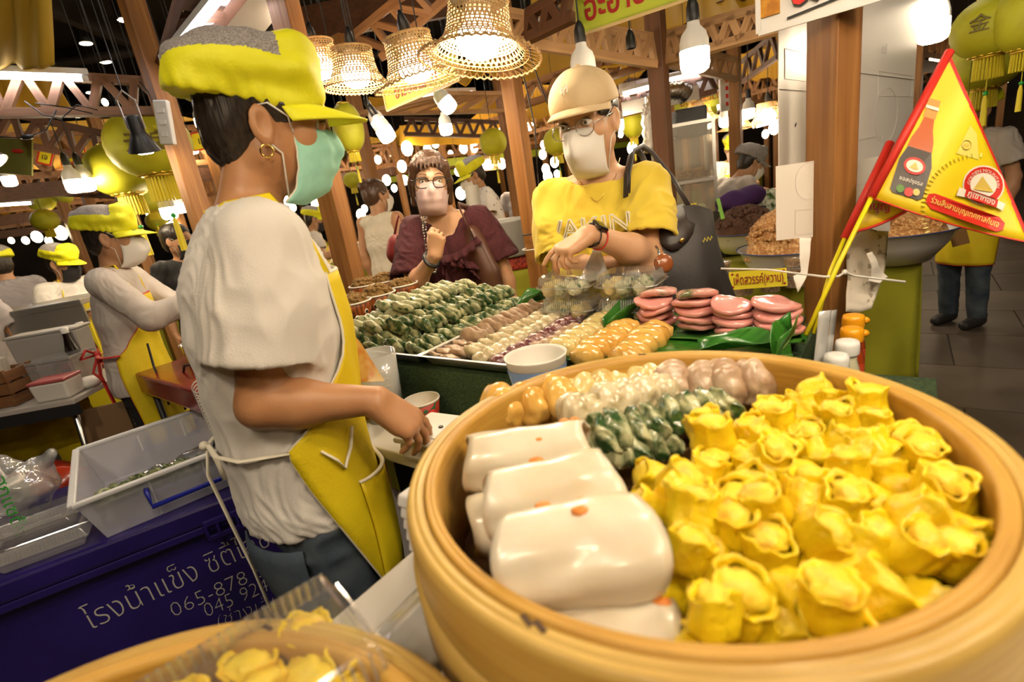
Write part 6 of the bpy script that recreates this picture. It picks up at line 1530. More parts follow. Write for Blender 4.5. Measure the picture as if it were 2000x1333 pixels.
# pennants tied to the post
FLAG_Y = mat('pennant_yellow', (.82, .66, .008), .5, c2=(.76, .56, .006), scale=7); FLAG_R = mat('pennant_red', (.62, .025, .015), .5); STICK = mat('yellow_plastic_stick', (.80, .70, .01), .4)
PALE_PRINT = mat('pale_yellow_print', (.84, .76, .16), .5); BOTTLE_DARK = mat('printed_bottle_black', (.03, .018, .012), .4); BOTTLE_RED = mat('printed_bottle_sauce', (.50, .10, .012), .35); CREAM_INK = mat('cream_ink', (.84, .78, .66), .5); GOLD_INK = mat('gold_ink', (.66, .48, .10), .4)
FD = 1.03
def FM(x, y, o=0.): return at(x, y, FD+.012*math.sin((x-1700)/42.+(y-200)/90.)-.05*((x-1700)/300.)-o)
def pix(poly, m, parent, name, o=.003):
    """flat print: a polygon laid on the rippled cloth"""
    cx = sum(p[0] for p in poly)/len(poly); cyy = sum(p[1] for p in poly)/len(poly); g = MB(); k = len(poly)
    rings = [[(cx+(px-cx)*t, cyy+(py-cyy)*t) for px, py in poly] for t in (.001, .35, .7, 1)]
    g.grid([[FM(px, py, o) for px, py in r] for r in rings], closed=True); return g.build(name, m, parent)
def ftext(txt, x, y, size, ang, m, parent, o=.0045, name='lettering', bold=0., arc=None, sq=1.):
    lab = letters(txt, 1.0, (0, 0, 0), (1, 0, 0), (0, 1, 0), None, None, depth=0, bold=bold); me = lab.data; bpy.data.objects.remove(lab)
    bm = bmesh.new(); bm.from_mesh(me); bmesh.ops.subdivide_edges(bm, edges=[e for e in bm.edges if e.calc_length() > .4], cuts=1); bm.to_mesh(me); bm.free()
    n = len(me.vertices); co = np.empty(n*3); me.vertices.foreach_get('co', co); co = co.reshape(-1, 3); q = []
    for a, b, _ in co:
        if arc: th = ang+a*size*sq/arc; R_ = arc+b*size; q.append(FM(x+R_*math.sin(th), y-R_*math.cos(th), o))
        else: q.append(FM(x+size*sq*a*math.cos(ang)+size*b*math.sin(ang), y+size*sq*a*math.sin(ang)-size*b*math.cos(ang), o))
    me.vertices.foreach_set('co', np.array(q).ravel()); me.update(); me.materials.clear(); return obj(name, me, m, parent)
fl_ = empty('pennant_flag', at(1700, 385, FD), 'large yellow pennant with a red border, a sauce bottle and a round emblem', 'flag')
T0, T1, T2 = (1853, 108), (1702, 386), (2012, 474)
def tri_rows(a, b, c_, n=16):
    R = []
    for i in range(n):
        u = i/(n-1); p = (a[0]+(b[0]-a[0])*u, a[1]+(b[1]-a[1])*u); q = (a[0]+(c_[0]-a[0])*u, a[1]+(c_[1]-a[1])*u)
        sag = 22*u*u
        R.append([(p[0]+(q[0]-p[0])*v, p[1]+(q[1]-p[1])*v+sag*4*v*(1-v)*.35) for v in np.linspace(0, 1, 15)])
    return R
TR = tri_rows(T0, T1, T2); MB().sheet([[FM(*p) for p in r] for r in TR], .0012).build('flag_cloth', FLAG_Y, fl_, True)
b_ = MB(); b_.tube([FM(*r[-1]) for r in TR], .0035, 6, flat=.5); b_.tube([FM(*p) for p in TR[-1]], .0035, 6, flat=.5); b_.build('red_border', FLAG_R, fl_)
MB().tube([FM(T0[0]+2, T0[1]-8), FM(*T1)], .0085, 8).build('red_sleeve', FLAG_R, fl_, True)
MB().tube([FM(1712, 365), at(1640, 512, 1.055), at(1574, 655, 1.06)], .0046, 8).build('stick', STICK, fl_, True)
def loc2(u, v):                    # axes of the printed bottle: u across, v down
    a = math.radians(17); return (1797+u*math.cos(a)-v*math.sin(a), 290+u*math.sin(a)+v*math.cos(a))
def bt(pts): return [loc2(*p) for p in pts]
pix(bt([(-24, 2), (24, 2), (33, 30), (33, 92), (26, 98), (-26, 98), (-33, 92), (-33, 30)]), BOTTLE_DARK, fl_, 'printed_bottle_label')
pix(bt([(-10, -62), (10, -62), (14, -40), (22, -18), (25, 2), (-25, 2), (-22, -18), (-14, -40)]), BOTTLE_RED, fl_, 'printed_bottle_neck')
pix(bt([(-12, -100), (12, -100), (12, -62), (-12, -62)]), mat('printed_cap', (.62, .30, .06), .4), fl_, 'printed_bottle_cap')
pix(bt([(-13, -86), (13, -86), (13, -80), (-13, -80)]), CREAM_INK, fl_, 'printed_cap_band', .0042)
pix([loc2(22*math.cos(t), 36+17*math.sin(t)) for t in np.linspace(0, 2*PI, 17)[:-1]], FLAG_R, fl_, 'printed_round_label', .0045)
pix([loc2(17*math.cos(t), 36+12*math.sin(t)) for t in np.linspace(0, 2*PI, 17)[:-1]], CREAM_INK, fl_, 'printed_label_ring', .0055)
pix(bt([(-10, 42), (0, 28), (10, 42)]), GOLD_INK, fl_, 'printed_mountain', .0062)
ftext('ซอสปรุงรส', *loc2(2, 66), 11, math.radians(17), CREAM_INK, fl_, .0045)
for u, v, m, r in ((-14, 86, mat('printed_green', (.08, .22, .02), .5), 8), (4, 88, FLAG_R, 9), (18, 84, GOLD_INK, 7)): pix([loc2(u+r*math.cos(t), v+r*math.sin(t)) for t in np.linspace(0, 2*PI, 13)[:-1]], m, fl_, 'printed_vegetable', .0048)
pix([(1895, 245), (1868, 300), (1912, 312), (1908, 262)], PALE_PRINT, fl_, 'printed_small_pennant', .0028)
MB().tube([FM(1888+9*math.cos(t), 283+9*math.sin(t), .004) for t in np.linspace(0, 2*PI, 17)], .0008, 4, caps=False).build('printed_ring', GOLD_INK, fl_); ftext('เจ', 1888, 283, 12, .25, GOLD_INK, fl_)
ar = MB()
for t in np.linspace(2.75, 4.75, 26):
    a = (1912+105*math.cos(t), 412+105*math.sin(t)); b2 = (1912+113*math.cos(t), 412+113*math.sin(t)); ar.bar(FM(*a, .003), FM(*b2, .003), .0035, .0006)
ar.build('printed_arc_pattern', PALE_PRINT, fl_, kind='stuff')
EC = (1921, 362)
pix([(EC[0]+41*math.cos(t), EC[1]+39*math.sin(t)) for t in np.linspace(0, 2*PI, 25)[:-1]], CREAM_INK, fl_, 'emblem_edge', .003)
pix([(EC[0]+38*math.cos(t), EC[1]+36*math.sin(t)) for t in np.linspace(0, 2*PI, 25)[:-1]], FLAG_R, fl_, 'emblem_disc', .004)
pix([(EC[0]+26*math.cos(t), EC[1]+24*math.sin(t)) for t in np.linspace(0, 2*PI, 25)[:-1]], CREAM_INK, fl_, 'emblem_centre', .005)
pix([(EC[0]-20, EC[1]+8), (EC[0]-2, EC[1]-18), (EC[0]+20, EC[1]+14)], GOLD_INK, fl_, 'emblem_mountain', .0058)
ftext('GOLDEN MOUNTAIN', EC[0], EC[1], 9.5, .12, CREAM_INK, fl_, .0055, arc=28)
pix([(1874, 366), (1890, 372), (1950, 392), (1964, 398), (1958, 412), (1944, 404), (1886, 386), (1868, 382)], CREAM_INK, fl_, 'emblem_ribbon', .0062)
pix([(1888, 368), (1950, 390), (1946, 406), (1884, 384)], FLAG_R, fl_, 'emblem_ribbon_panel', .0070)
ftext('ภูเขาทอง', 1917, 387, 16, .34, CREAM_INK, fl_, .0080, bold=.01)
ftext('SINCE 1965', 1910, 404, 7, .34, GOLD_INK, fl_, .004)
pix([(1814, 379), (1826, 378), (1952, 424), (1963, 436), (1959, 450), (1946, 453), (1818, 408), (1808, 394)], FLAG_R, fl_, 'printed_banner', .0035)
ftext('ร่วมสืบสานบุญเทศกาลกินเจ', 1885, 415, 16.5, .36, PALE_PRINT, fl_, .0050, bold=.0, sq=.78)
f2 = empty('pennant_flag', at(1650, 450, FD+.04), 'smaller yellow pennant with a red border half hidden behind the large one', 'flag')
FD0 = FD; FD = FD0+.035
TR = tri_rows((1738, 283), (1656, 455), (1782, 404), 10); MB().sheet([[FM(*p) for p in r] for r in TR], .0012).build('flag_cloth', FLAG_Y, f2, True)
MB().tube([FM(*p) for p in TR[-1]], .006, 6, flat=.5).build('red_border', FLAG_R, f2)
MB().tube([FM(1739, 278), FM(1649, 466)], .0080, 8).build('red_sleeve', FLAG_R, f2, True)
MB().tube([FM(1651, 462), at(1622, 530, 1.075), at(1588, 652, 1.07)], .0042, 8).build('stick', STICK, f2, True)
ftext('ได้บุญ', 1711, 403, 24, .08, CREAM_INK, f2, .0030, bold=.045); ftext('ได้บุญ', 1711, 403, 24, .08, FLAG_R, f2, .0042, bold=.012)
FD = FD0
TIE = mat('clear_cable_tie', (.72, .70, .64), .35)
ct = MB(); ct.tube([at(1408, 525, 1.16), at(1500, 527, 1.13), at(1578, 537, 1.09)], .0022, 6); ct.tube([at(1578, 537, 1.09), at(1610, 541, 1.065), at(1638, 540, 1.06), at(1650, 532, 1.07), at(1668, 539, 1.08), at(1768, 551, 1.05)], .0026, 6); ct.sphere(at(1650, 532, 1.07), .006, 8, 6)
tag(ct.build('cable_tie', TIE, None, True), 'pale cable tie holding the pennant sticks to the big post', 'cable tie')
for z, lb in ((455, 'upper black tie round the middle post'), (485, 'white tie round the middle post')):
    p = at(1043, z, 2.28); tag(MB().tube([p+V(.052*math.cos(a), .052*math.sin(a), 0) for a in np.linspace(0, 2*PI, 17)], .003, 5, caps=False).build('cable_tie', WIRE if z == 455 else TIE, None, True), lb, 'cable tie')
def rag(px, d0, label, m, seed=0, name='plastic_bag', cat='bag', holes=False, amp=.012):
    """a crumpled hanging sheet through a lattice of points"""
    P = np.array([[at(*p, d0) for p in r] for r in px]); a, b = P.shape[:2]; R = []
    for i in np.linspace(0, a-1, 16):
        i0 = min(int(i), a-2); f = i-i0; row = []
        for j in np.linspace(0, b-1, 14):
            j0 = min(int(j), b-2); g_ = j-j0
            q = (P[i0, j0]*(1-f)+P[i0+1, j0]*f)*(1-g_)+(P[i0, j0+1]*(1-f)+P[i0+1, j0+1]*f)*g_
            row.append(q+_f*amp*vnoise(q[None]*1.0, 22, seed)[0]+V(0, 0, 1)*amp*.4*vnoise(q[None], 40, seed+1)[0])
        R.append(row)
    return tag(MB().sheet(R, .001).build(name, m, None, True), label, cat)
TISSUE = mat('white_thin_bag', (.78, .74, .68), .6, bump=.4, bscale=60)
rag([[(1562, 462), (1584, 464)], [(1560, 500), (1582, 500)], [(1568, 530), (1580, 532)], [(1552, 542), (1576, 545)], [(1560, 570), (1566, 560)]], 1.13, 'white bag knotted to the left side of the big post', TISSUE, 1)
LACE = mat('white_lace_print', (.70, .64, .54), .6, c2=(.36, .31, .24), scale=55, mix=(.60, .64), bump=.5, bscale=50, detail=1)
rag([[(1652, 455), (1690, 450), (1734, 450)], [(1655, 490), (1690, 490), (1730, 500)], [(1655, 530), (1695, 525), (1722, 530)], [(1652, 570), (1690, 570), (1712, 570)], [(1650, 608), (1675, 610), (1700, 605)]], 1.16, 'white lace patterned plastic cloth tied to the right side of the big post', LACE, 4, 'lace_cloth', 'cloth')
rag([[(1690, 495), (1700, 492)], [(1700, 520), (1712, 515)], [(1705, 538), (1735, 542)], [(1700, 548), (1722, 552)]], 1.12, 'knotted corner of white bag hanging over the cable tie', TISSUE, 7)

# ------------------------------------------------------------------ the neighbour's table on the right
LIMEC = MATS['lime_table_cloth']; ENAMEL = mat('white_enamel', (.62, .60, .56), .25, coat=.4); BLUE_RIM = mat('blue_enamel_rim', (.03, .05, .16), .3)
NUTS = mat('fried_nut_mix', (.36, .15, .035), .5, c2=(.62, .38, .15), scale=75, mix=(.45, .6), bump=1, bscale=140)
DARKFOOD = mat('dark_brown_floss', (.075, .03, .014), .8, bump=1, bscale=120)
D1, D2 = unit(V(.984, -.16, 0)), unit(V(.16, .984, 0)); CR = V(2.2, 2.615, 0); TH = .70
nt_ = empty('market_table', CR-D1*.6+D2*.4, 'neighbouring table on the right skirted with lime green cloth', 'table')
MB().box(CR-D1*.70+D2*.42+V(0, 0, TH-.015), (1.40, .84, .03), np.stack([D1, D2, V(0, 0, 1)], 1)).build('table_top', LIMEC, nt_)
def skirt(a, b, z, seed=0, n=44):
    R = []; nn = unit(np.cross(b-a, (0, 0, 1)))
    for i in range(12):
        v = i/11; R.append([a+(b-a)*u+nn*(.004+.030*v*(.5+.5*math.sin(u*np.linalg.norm(b-a)*26+seed+v))+.01*v)+V(0, 0, z*(1-v)+.012) for u in np.linspace(0, 1, n)])
    return MB().sheet(R, .003)
skirt(CR-D1*1.4, CR, TH).build('front_skirt', LIMEC, nt_, True); skirt(CR, CR+D2*.84, TH, 2).build('side_skirt', LIMEC, nt_, True)
def basin(p, r, h, label, food, fm, heap=.4, zb=None, seed=0):
    o = empty('enamel_basin', (p[0], p[1], p[2]-h), label, 'basin'); 
    MB().lathe([(.001, -h), (r*.62, -h), (r*.86, -h*.45), (r*.97, -.012), (r*1.03, -.002), (r*1.03, .002), (r*.96, -.006), (r*.84, -h*.44), (r*.60, -h+.004), (.001, -h+.004)], 40, c=p).build('bowl', ENAMEL, o, True)
    MB().tube([p+V(r*1.03*math.cos(a), r*1.03*math.sin(a), 0) for a in np.linspace(0, 2*PI, 41)], .004, 6, caps=False).build('rim', BLUE_RIM, o, True)
    cr = crumb_heap(p-V(0, 0, h*.25), r*.86, h*heap*2, fm, 260, .013, seed, name='food_heap'); tag(cr, food, 'food'); return o
pb = at(1738, 446, 2.78); basin(V(pb[0], pb[1], TH+.175), .30, .17, 'large white enamel basin of fried nuts behind the pennants', 'heap of fried nuts in the large enamel basin', NUTS, .36, seed=2)
pb = at(1540, 458, 2.75); basin(V(pb[0], pb[1], TH+.17), .25, .165, 'white enamel basin heaped with golden nuts left of the paper sheets', 'golden nut heap left of the paper sheets', NUTS, .75, seed=3)
pb = at(1455, 432, 3.25); basin(V(pb[0], pb[1], TH+.215), .22, .13, 'blue rimmed basin with dark brown floss and a green scoop', 'dark brown floss heap in the far basin', DARKFOOD, .7, seed=4)
tag(MB().bar(at(1402, 388, 3.2), at(1412, 428, 3.2), .022, .006, up=(0, 1, 0)).build('scoop_handle', mat('green_plastic', (.22, .55, .03), .4), None), 'lime green scoop handle standing in the dark basin', 'scoop')
TUBF = clear('tub_plastic', (.97, .95, .92), .18, .16)
stk = [(1405, 490, 2.70, 3), (1450, 492, 2.55, 2), (1503, 494, 2.53, 2), (1552, 490, 2.55, 3)]
for i, (x, y, d, k) in enumerate(stk):
    p = at(x, y, d)
    for j in range(k):
        z = TH+.005+.052*j; o = empty('food_tub', (p[0], p[1], z), '%s clear tub of fried nuts in the %s stack on the green table' % (('bottom', 'middle' if k == 3 else 'top', 'top')[j], ('leftmost', 'second', 'third', 'rightmost')[i]), 'tub', 'clear tubs of nuts')
        c0 = V(p[0], p[1], z)
        MB().lathe([(.046, 0), (.052, .040), (.055, .044)], 20, c=c0).build('tub', TUBF, o, True); MB().lathe([(.055, .044), (.057, .047), (.054, .050), (.001, .050)], 20, c=c0).build('lid', TUBF, o, True)
        MB().lathe([(.001, .002), (.044, .002), (.049, .037), (.001, .039)], 18, c=c0, wob=lambda a, q: 1+.03*math.sin(9*a+q)).build('nuts', NUTS, o)
p = at(1552, 455, 2.62); 
pj = at(1391, 440, 3.0); o = empty('spice_bottle', (pj[0], pj[1], TH), 'small orange bottle behind the charcoal tote bag', 'bottle'); MB().lathe([(.001, 0), (.03, 0), (.032, .09), (.025, .11)], 16, c=(pj[0], pj[1], TH+.06)).build('bottle_body', GLASS_SAUCE, o, True); MB().lathe([(.028, .11), (.028, .14), (.001, .142)], 16, c=(pj[0], pj[1], TH+.06)).build('cap', ORANGE_CAP, o, True); MB().box((pj[0], pj[1], TH+.03), (.09, .09, .06)).build('riser', TABLE_W, o)
s, pt, X, up, W_, H_ = board(at(1424, 532, 2.44), at(1536, 523, 2.40), at(1426, 567, 2.44), 'yellow price sign with maroon words on the lime table cloth', YLABEL, edge=None, name='price_sign')
MB().bar(pt(.2, .1, -.002), pt(.2, .1, -.25), .01, .004).build('sign_clip', TIE, s); MB().bar(pt(.8, .1, -.002), pt(.8, .1, -.25), .01, .004).build('sign_clip', TIE, s)
letters('เห็ดสวรรค์(หวาน)', .062, pt(.50, .52, .003), X, up, MAROON_INK, s, fit=W_*.86)
for u, v in ((.05, .15), (.95, .15), (.95, .85), (.05, .85)): MB().sphere(pt(u, v, .002), (.006, .006, .0015), 8, 5, np.stack([X, up, np.cross(X, up)], 1)).build('printed_corner', MAROON_INK, s)
s, pt, X, up, W_, H_ = board(at(1318, 404, 3.3), at(1360, 396, 3.3), at(1320, 425, 3.3), 'yellow price sign peeping out behind the tote bag straps', YLABEL, name='price_sign'); MB().bar(pt(.5, .9), pt(.5, .9)*V(1, 1, 0)+V(0, 0, .02), .012, .006).build('sign_stake', TIE, s); letters('ราคา', .06, pt(.5, .5, .003), X, up, MAROON_INK, s)
s, pt, X, up, W_, H_ = board(at(1094, 524, 1.52), at(1142, 529, 1.50), at(1095, 538, 1.52), 'yellow price sign behind the clear boxes', YLABEL, name='price_sign'); letters('เจ', .02, pt(.4, .5, .002), X, up, MAROON_INK, s)
s, pt, X, up, W_, H_ = board(at(1852, 440, 2.9), at(1884, 432, 2.9), at(1850, 486, 2.9), 'clear pocket with a brown card hanging right of the large basin', mat('brown_card', (.30, .16, .06), .3, coat=.4), name='card_pocket', cat='card'); hang(pt(.5, .02), s, .0015)

# ------------------------------------------------------------------ the customer's bag, parcels
tb = empty('tote_bag', at(1330, 500, 1.50), 'charcoal folding tote bag with a dark flap on the shoulder of the woman in yellow', 'bag')
def BG(x, y, o=0.): return at(x, y, 1.50-o)
LAT = [[(1286, 428), (1316, 410), (1350, 404), (1388, 412)], [(1262, 480), (1310, 470), (1352, 458), (1398, 458)], [(1240, 528), (1300, 530), (1360, 518), (1410, 505)], [(1256, 575), (1320, 580), (1380, 565), (1424, 552)], [(1290, 612), (1340, 612), (1392, 596), (1434, 580)]]
P_ = np.array([[at(*p, 1.515) for p in r] for r in LAT]); rows_f, rows_b = [], []
for i in np.linspace(0, 4, 26):
    i0 = min(int(i), 3); f_i = i-i0; rf, rb = [], []
    for j in np.linspace(0, 3, 22):
        j0 = min(int(j), 2); f_j = j-j0; q = (P_[i0, j0]*(1-f_i)+P_[i0+1, j0]*f_i)*(1-f_j)+(P_[i0, j0+1]*(1-f_i)+P_[i0+1, j0+1]*f_i)*f_j
        th = .010+.045*math.sin(PI*min(1, .12+i/5))*math.sin(PI*j/3)**.6; fold = .010*vnoise(np.array([[j*.9+i*.25, i*.18, 0.]]), 1.6, 4)[0]*min(1, i)
        rf.append(q-_f*(th+fold)); rb.append(q+_f*(th*.9))
    rows_f.append(rf); rows_b.append(rb)
ring = [a+b[::-1] for a, b in zip(rows_f, rows_b)]
gq = MB().grid(ring, closed=True); gq.add(ring[-1], [tuple(range(len(ring[-1])))]); gq.build('bag_body', CHARCOAL, tb, True)
fl2 = [[at(*p, d) for p, d in r] for r in ((((1290, 424), 1.496), ((1306, 406), 1.492), ((1334, 398), 1.492), ((1354, 414), 1.496)), (((1288, 450), 1.472), ((1310, 446), 1.466), ((1338, 440), 1.466), ((1358, 438), 1.474)), (((1290, 474), 1.464), ((1310, 476), 1.456), ((1336, 468), 1.456), ((1354, 456), 1.464)), (((1302, 486), 1.462), ((1314, 490), 1.455), ((1328, 486), 1.455), ((1344, 472), 1.462)))]
MB().sheet(fl2, -.004).build('flap', LEATHER_DARK, tb, True)
MB().sphere(at(1332, 470, 1.450), (.0075, .004, .0075), 12, 8).build('gold_stud', GOLD, tb, True)
sh1 = CJ['shL']
MB().tube([at(1304, 404, 1.50), at(1276, 356, 1.545), at(1254, 305, 1.555), at(1243, 291, 1.540), at(1231, 302, 1.495), at(1223, 340, 1.462), at(1222, 385, 1.452)], .0105, 8, flat=.35).build('handle', LEATHER_DARK, tb, True)
MB().tube([at(1348, 408, 1.53), at(1312, 345, 1.56), at(1274, 298, 1.575), at(1256, 286, 1.560), at(1238, 296, 1.505), at(1230, 340, 1.468), at(1229, 375, 1.458)], .0105, 8, flat=.35).build('handle', LEATHER_DARK, tb, True)
MB().tube([at(1372+2.2*k, 470+5*math.sin(k*2.1)-.6*k, 1.449) for k in range(10)], .0011, 5).build('stitched_mark', mat('yellow_stitch', (.75, .62, .06), .6), tb)
MB().tube([at(1226, 514, 1.45), at(1238, 512, 1.45), at(1246, 508, 1.45)], .003, 6, flat=.4).build('yellow_tab', mat('yellow_stitch', (.75, .62, .06), .6), tb)
ch = empty('earbud_case', at(1296, 515, 1.37), 'chestnut leather earbud case hanging from the tote bag', 'case')
MB().sphere(at(1296, 515, 1.38), (.0265, .016, .0265), 16, 12, frame(RIGHT, UPV)@rotz(0)).build('case_body', TAN_LEATHER, ch, True)
MB().tube([at(1296, 503, 1.372)+RIGHT*x-UPV*.006 for x in (-.024, 0, .024)], .0012, 5).build('seam', LEATHER_DARK, ch)
MB().tube([at(1288, 499, 1.38), at(1285, 488, 1.40), at(1281, 482, 1.42)], .0035, 6).build('clip', STEEL, ch, True)
letters('Y', .016, at(1287, 513, 1.363), RIGHT, UPV, PRINT_WHITE, ch, 'white_mark')
rag([[(1160, 482), (1172, 482)], [(1150, 505), (1180, 503)], [(1140, 530), (1185, 528)], [(1132, 548), (1190, 545)]], 1.47, 'white carrier bag hanging from the forearm of the woman in yellow', BAG_FILM, 12, 'carrier_bag', amp=.02)
rag([[(1222, 528), (1244, 524)], [(1218, 545), (1250, 540)], [(1215, 560), (1252, 556)]], 1.45, 'corner of a second white carrier bag below the tote bag', BAG_FILM, 15, 'carrier_bag', amp=.02)
hb_ = empty('shoulder_bag', at(935, 470, 2.28), 'brown leather shoulder bag under the arm of the woman in maroon', 'bag')
c_ = Clay(at(938, 480, 2.28)-.26, at(938, 480, 2.28)+.26, .008)
for u in np.linspace(0, 1, 7): q = at(922+38*u, 455+80*u, 2.28); c_.cone(q, q-V(0, 0, .06+.1*u), .035, .05, .03)
pv, qv = c_.surf(2); obj('bag_body', mesh('bag_body', pv, qv, True), BROWN_LEATHER, hb_)
MB().tube([at(925, 465, 2.22), at(908, 430, 2.20), at(895, 400, 2.22), MJ['shL']+V(-.03, .0, .055), MJ['shL']+V(-.02, .06, .0)], .013, 8, flat=.3).build('strap', BROWN_LEATHER, hb_, True)
o = empty('red_handbag', at(777, 492, 2.4), 'dark red handbag beside the raised arm of the woman in maroon', 'bag'); c_ = Clay(at(777, 492, 2.4)-.18, at(777, 492, 2.4)+.18, .007)
for (x, y) in ((776, 475), (772, 495), (785, 505), (790, 480)): c_.ell(at(x, y, 2.42), .042, None, .04)
pv, qv = c_.surf(2); obj('bag_body', mesh('bag_body', pv, qv, True), mat('dark_red_leather', (.16, .012, .012), .5), o); MB().tube([at(770, 462, 2.42), at(778, 420, 2.4), at(790, 445, 2.42)], .006, 6).build('strap', mat('dark_red_leather', (.16, .012, .012), .5), o, True)

# ------------------------------------------------------------------ left foreground: ice chest, bin, parcels
CHEST = mat('deep_blue_plastic', (.022, .011, .165), .38, c2=(.016, .008, .12), scale=4, bump=.15, bscale=120, coat=.15)
CHALK = mat('white_chalk_paint', (.62, .60, .55), .8)
EX = unit(V(.88, .48, 0)); EB = unit(V(-.48, .88, 0)); CZT = .55; K0 = V(-1.56, 1.28, 0)-EX*.45; LEN = 1.28
RCH = np.stack([EX, EB, V(0, 0, 1)], 1)
ic = empty('ice_chest', K0+EX*LEN/2+EB*.33, 'large deep blue ice chest with white hand lettering behind the man', 'chest')
MB().box(K0+EX*LEN/2+EB*.33+V(0, 0, CZT-.035), (LEN, .66, .07), RCH, .985).build('lid', CHEST, ic, bevel=.012)
MB().box(K0+EX*LEN/2+EB*.33+V(0, 0, CZT-.085), (LEN-.03, .65, .03), RCH).build('lip', CHEST, ic, bevel=.006)
MB().box(K0+EX*LEN/2+EB*.345+V(0, 0, (CZT-.10)/2+.02), (LEN-.06, .60, CZT-.14), RCH).build('chest_body', CHEST, ic, bevel=.012)
MB().box(K0+EX*LEN/2+EB*.345+V(0, 0, .02), (LEN-.10, .56, .04), RCH).build('base', BLACK_CLOTH, ic)
lt = K0+EX*1.02-EB*.004+V(0, 0, CZT-.062); g = MB()
g.bar(lt-EX*.07, lt+EX*.07, .012, .022, up=(0, 0, 1)); g.bar(lt-EX*.07-V(0, 0, .055), lt+EX*.07-V(0, 0, .055), .012, .018, up=(0, 0, 1))
for q in (-.065, -.03, .03, .065): g.bar(lt+EX*q, lt+EX*q-V(0, 0, .055), .012, .012)
g.build('latch', CHEST, ic, bevel=.003)
FRp = K0+EB*.044
def chest_pt(px, py):
    r = ray(px, py); t = np.dot(FRp-EYE, EB)/np.dot(r, EB); return EYE+r*t-EB*.0015
def chest_text(txt, a, b, size, bold=-.002):
    p, q = chest_pt(*a), chest_pt(*b); X = unit(q-p); L_ = np.linalg.norm(q-p); up = unit(V(0, 0, 1)-X*X[2]); o = letters(txt, size, (p+q)/2, X, up, CHALK, ic, 'hand_lettering', depth=.0004, bold=bold)
    me = o.data; n = len(me.vertices); co = np.empty(n*3); me.vertices.foreach_get('co', co); co = co.reshape(-1, 3); d = (co-(p+q)/2)@X; k = L_/(d.max()-d.min()); co = co+np.outer(d*(k-1), X); me.vertices.foreach_set('co', co.ravel()); me.update()
chest_text('โรงน้ำแข็ง ซิตี้ไอซ์', (168, 1215), (525, 1050), .115)
chest_text('065-878 5444', (335, 1195), (575, 1085), .085)
chest_text('045 9248', (400, 1195), (540, 1135), .085)
chest_text('(ช่างเอ็ม)', (425, 1215), (560, 1165), .07)
# milky storage bin with blue handles
b0 = V(-1.355, 1.425, CZT); bu, bv = unit(V(.80, .60, 0)), unit(V(-.60, .80, 0)); BW, BD, BHt = .46, .50, .155
bn = empty('storage_bin', b0+bu*BW/2+bv*BD/2, 'milky open storage bin with blue handles on the ice chest', 'bin')
def bq(i, z): return [b0+bu*(i-.03*z/.15)+bv*(i-.03*z/.15)+V(0, 0, z), b0+bu*(BW-i+.03*z/.15)+bv*(i-.03*z/.15)+V(0, 0, z), b0+bu*(BW-i+.03*z/.15)+bv*(BD-i+.03*z/.15)+V(0, 0, z), b0+bu*(i-.03*z/.15)+bv*(BD-i+.03*z/.15)+V(0, 0, z)]
BINP = clear('milky_bin', (.93, .93, 1.0), .42, .10)
g = MB(); R = [bq(0, BHt), bq(.0, BHt-.012), bq(.004, .004), bq(.02, .002)]; g.grid(R, closed=True); g.add(R[-1], [(0, 1, 2, 3)]); so = g.build('bin_walls', BINP, bn); md = so.modifiers.new('s', 'SOLIDIFY'); md.thickness = .003
g = MB(); q = bq(-.008, BHt)
for i in range(4): g.bar(q[i], q[(i+1) % 4], .022, .014)
g.build('bin_rim', mat('milky_rim', (.66, .66, .68), .4), bn, bevel=.004)
for u in (.33, .66):
    a = b0+bu*BW*u-bv*.030; MB().bar(a+V(0, 0, BHt-.02), a+bv*.025+V(0, 0, .01), .006, .006).build('rib', MATS['milky_rim'], bn); a = b0+bu*BW*u+bv*(BD+.028); MB().bar(a+V(0, 0, BHt-.02), a-bv*.025+V(0, 0, .01), .006, .006).build('rib', MATS['milky_rim'], bn)
BLUE_PL = mat('blue_handle', (.015, .025, .36), .35)
for v, sg in ((-.045, 1), (BD+.045, -1)):
    a, b = b0+bu*BW*.30+bv*v+V(0, 0, .115), b0+bu*BW*.78+bv*v+V(0, 0, .115); MB().tube([a+bv*.02*sg, a, a-V(0, 0, .055), b-V(0, 0, .055), b, b+bv*.02*sg], .0085, 8).build('handle', BLUE_PL, bn, True)
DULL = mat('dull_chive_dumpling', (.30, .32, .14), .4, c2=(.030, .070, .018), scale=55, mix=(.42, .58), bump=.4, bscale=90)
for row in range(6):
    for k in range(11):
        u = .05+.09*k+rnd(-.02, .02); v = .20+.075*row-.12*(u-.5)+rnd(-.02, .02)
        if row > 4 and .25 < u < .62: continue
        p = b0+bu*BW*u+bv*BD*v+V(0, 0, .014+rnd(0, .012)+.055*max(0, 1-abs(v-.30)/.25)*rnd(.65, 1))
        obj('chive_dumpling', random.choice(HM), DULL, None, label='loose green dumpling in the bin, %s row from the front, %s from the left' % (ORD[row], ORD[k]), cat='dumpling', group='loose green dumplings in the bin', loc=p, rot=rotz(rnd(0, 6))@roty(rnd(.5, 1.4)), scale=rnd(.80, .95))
tg = empty('tongs', b0+bu*.40+bv*.12+V(0, 0, .05), 'steel tongs leaning in the corner of the milky bin', 'tongs')
a = b0+bu*.44+bv*.16+V(0, 0, .235); MB().tube([a, b0+bu*.30+bv*.10+V(0, 0, .03)], .011, 8, flat=.3).build('tong_arm', STEEL, tg, True); MB().tube([a, b0+bu*.455+bv*.04+V(0, 0, .05)], .011, 8, flat=.3).build('tong_arm', STEEL, tg, True); MB().sphere(a, .012, 8, 6).build('hinge', STEEL, tg, True)
c_ = Clay(b0-.05, b0+V(.3, .75, .3), .007)
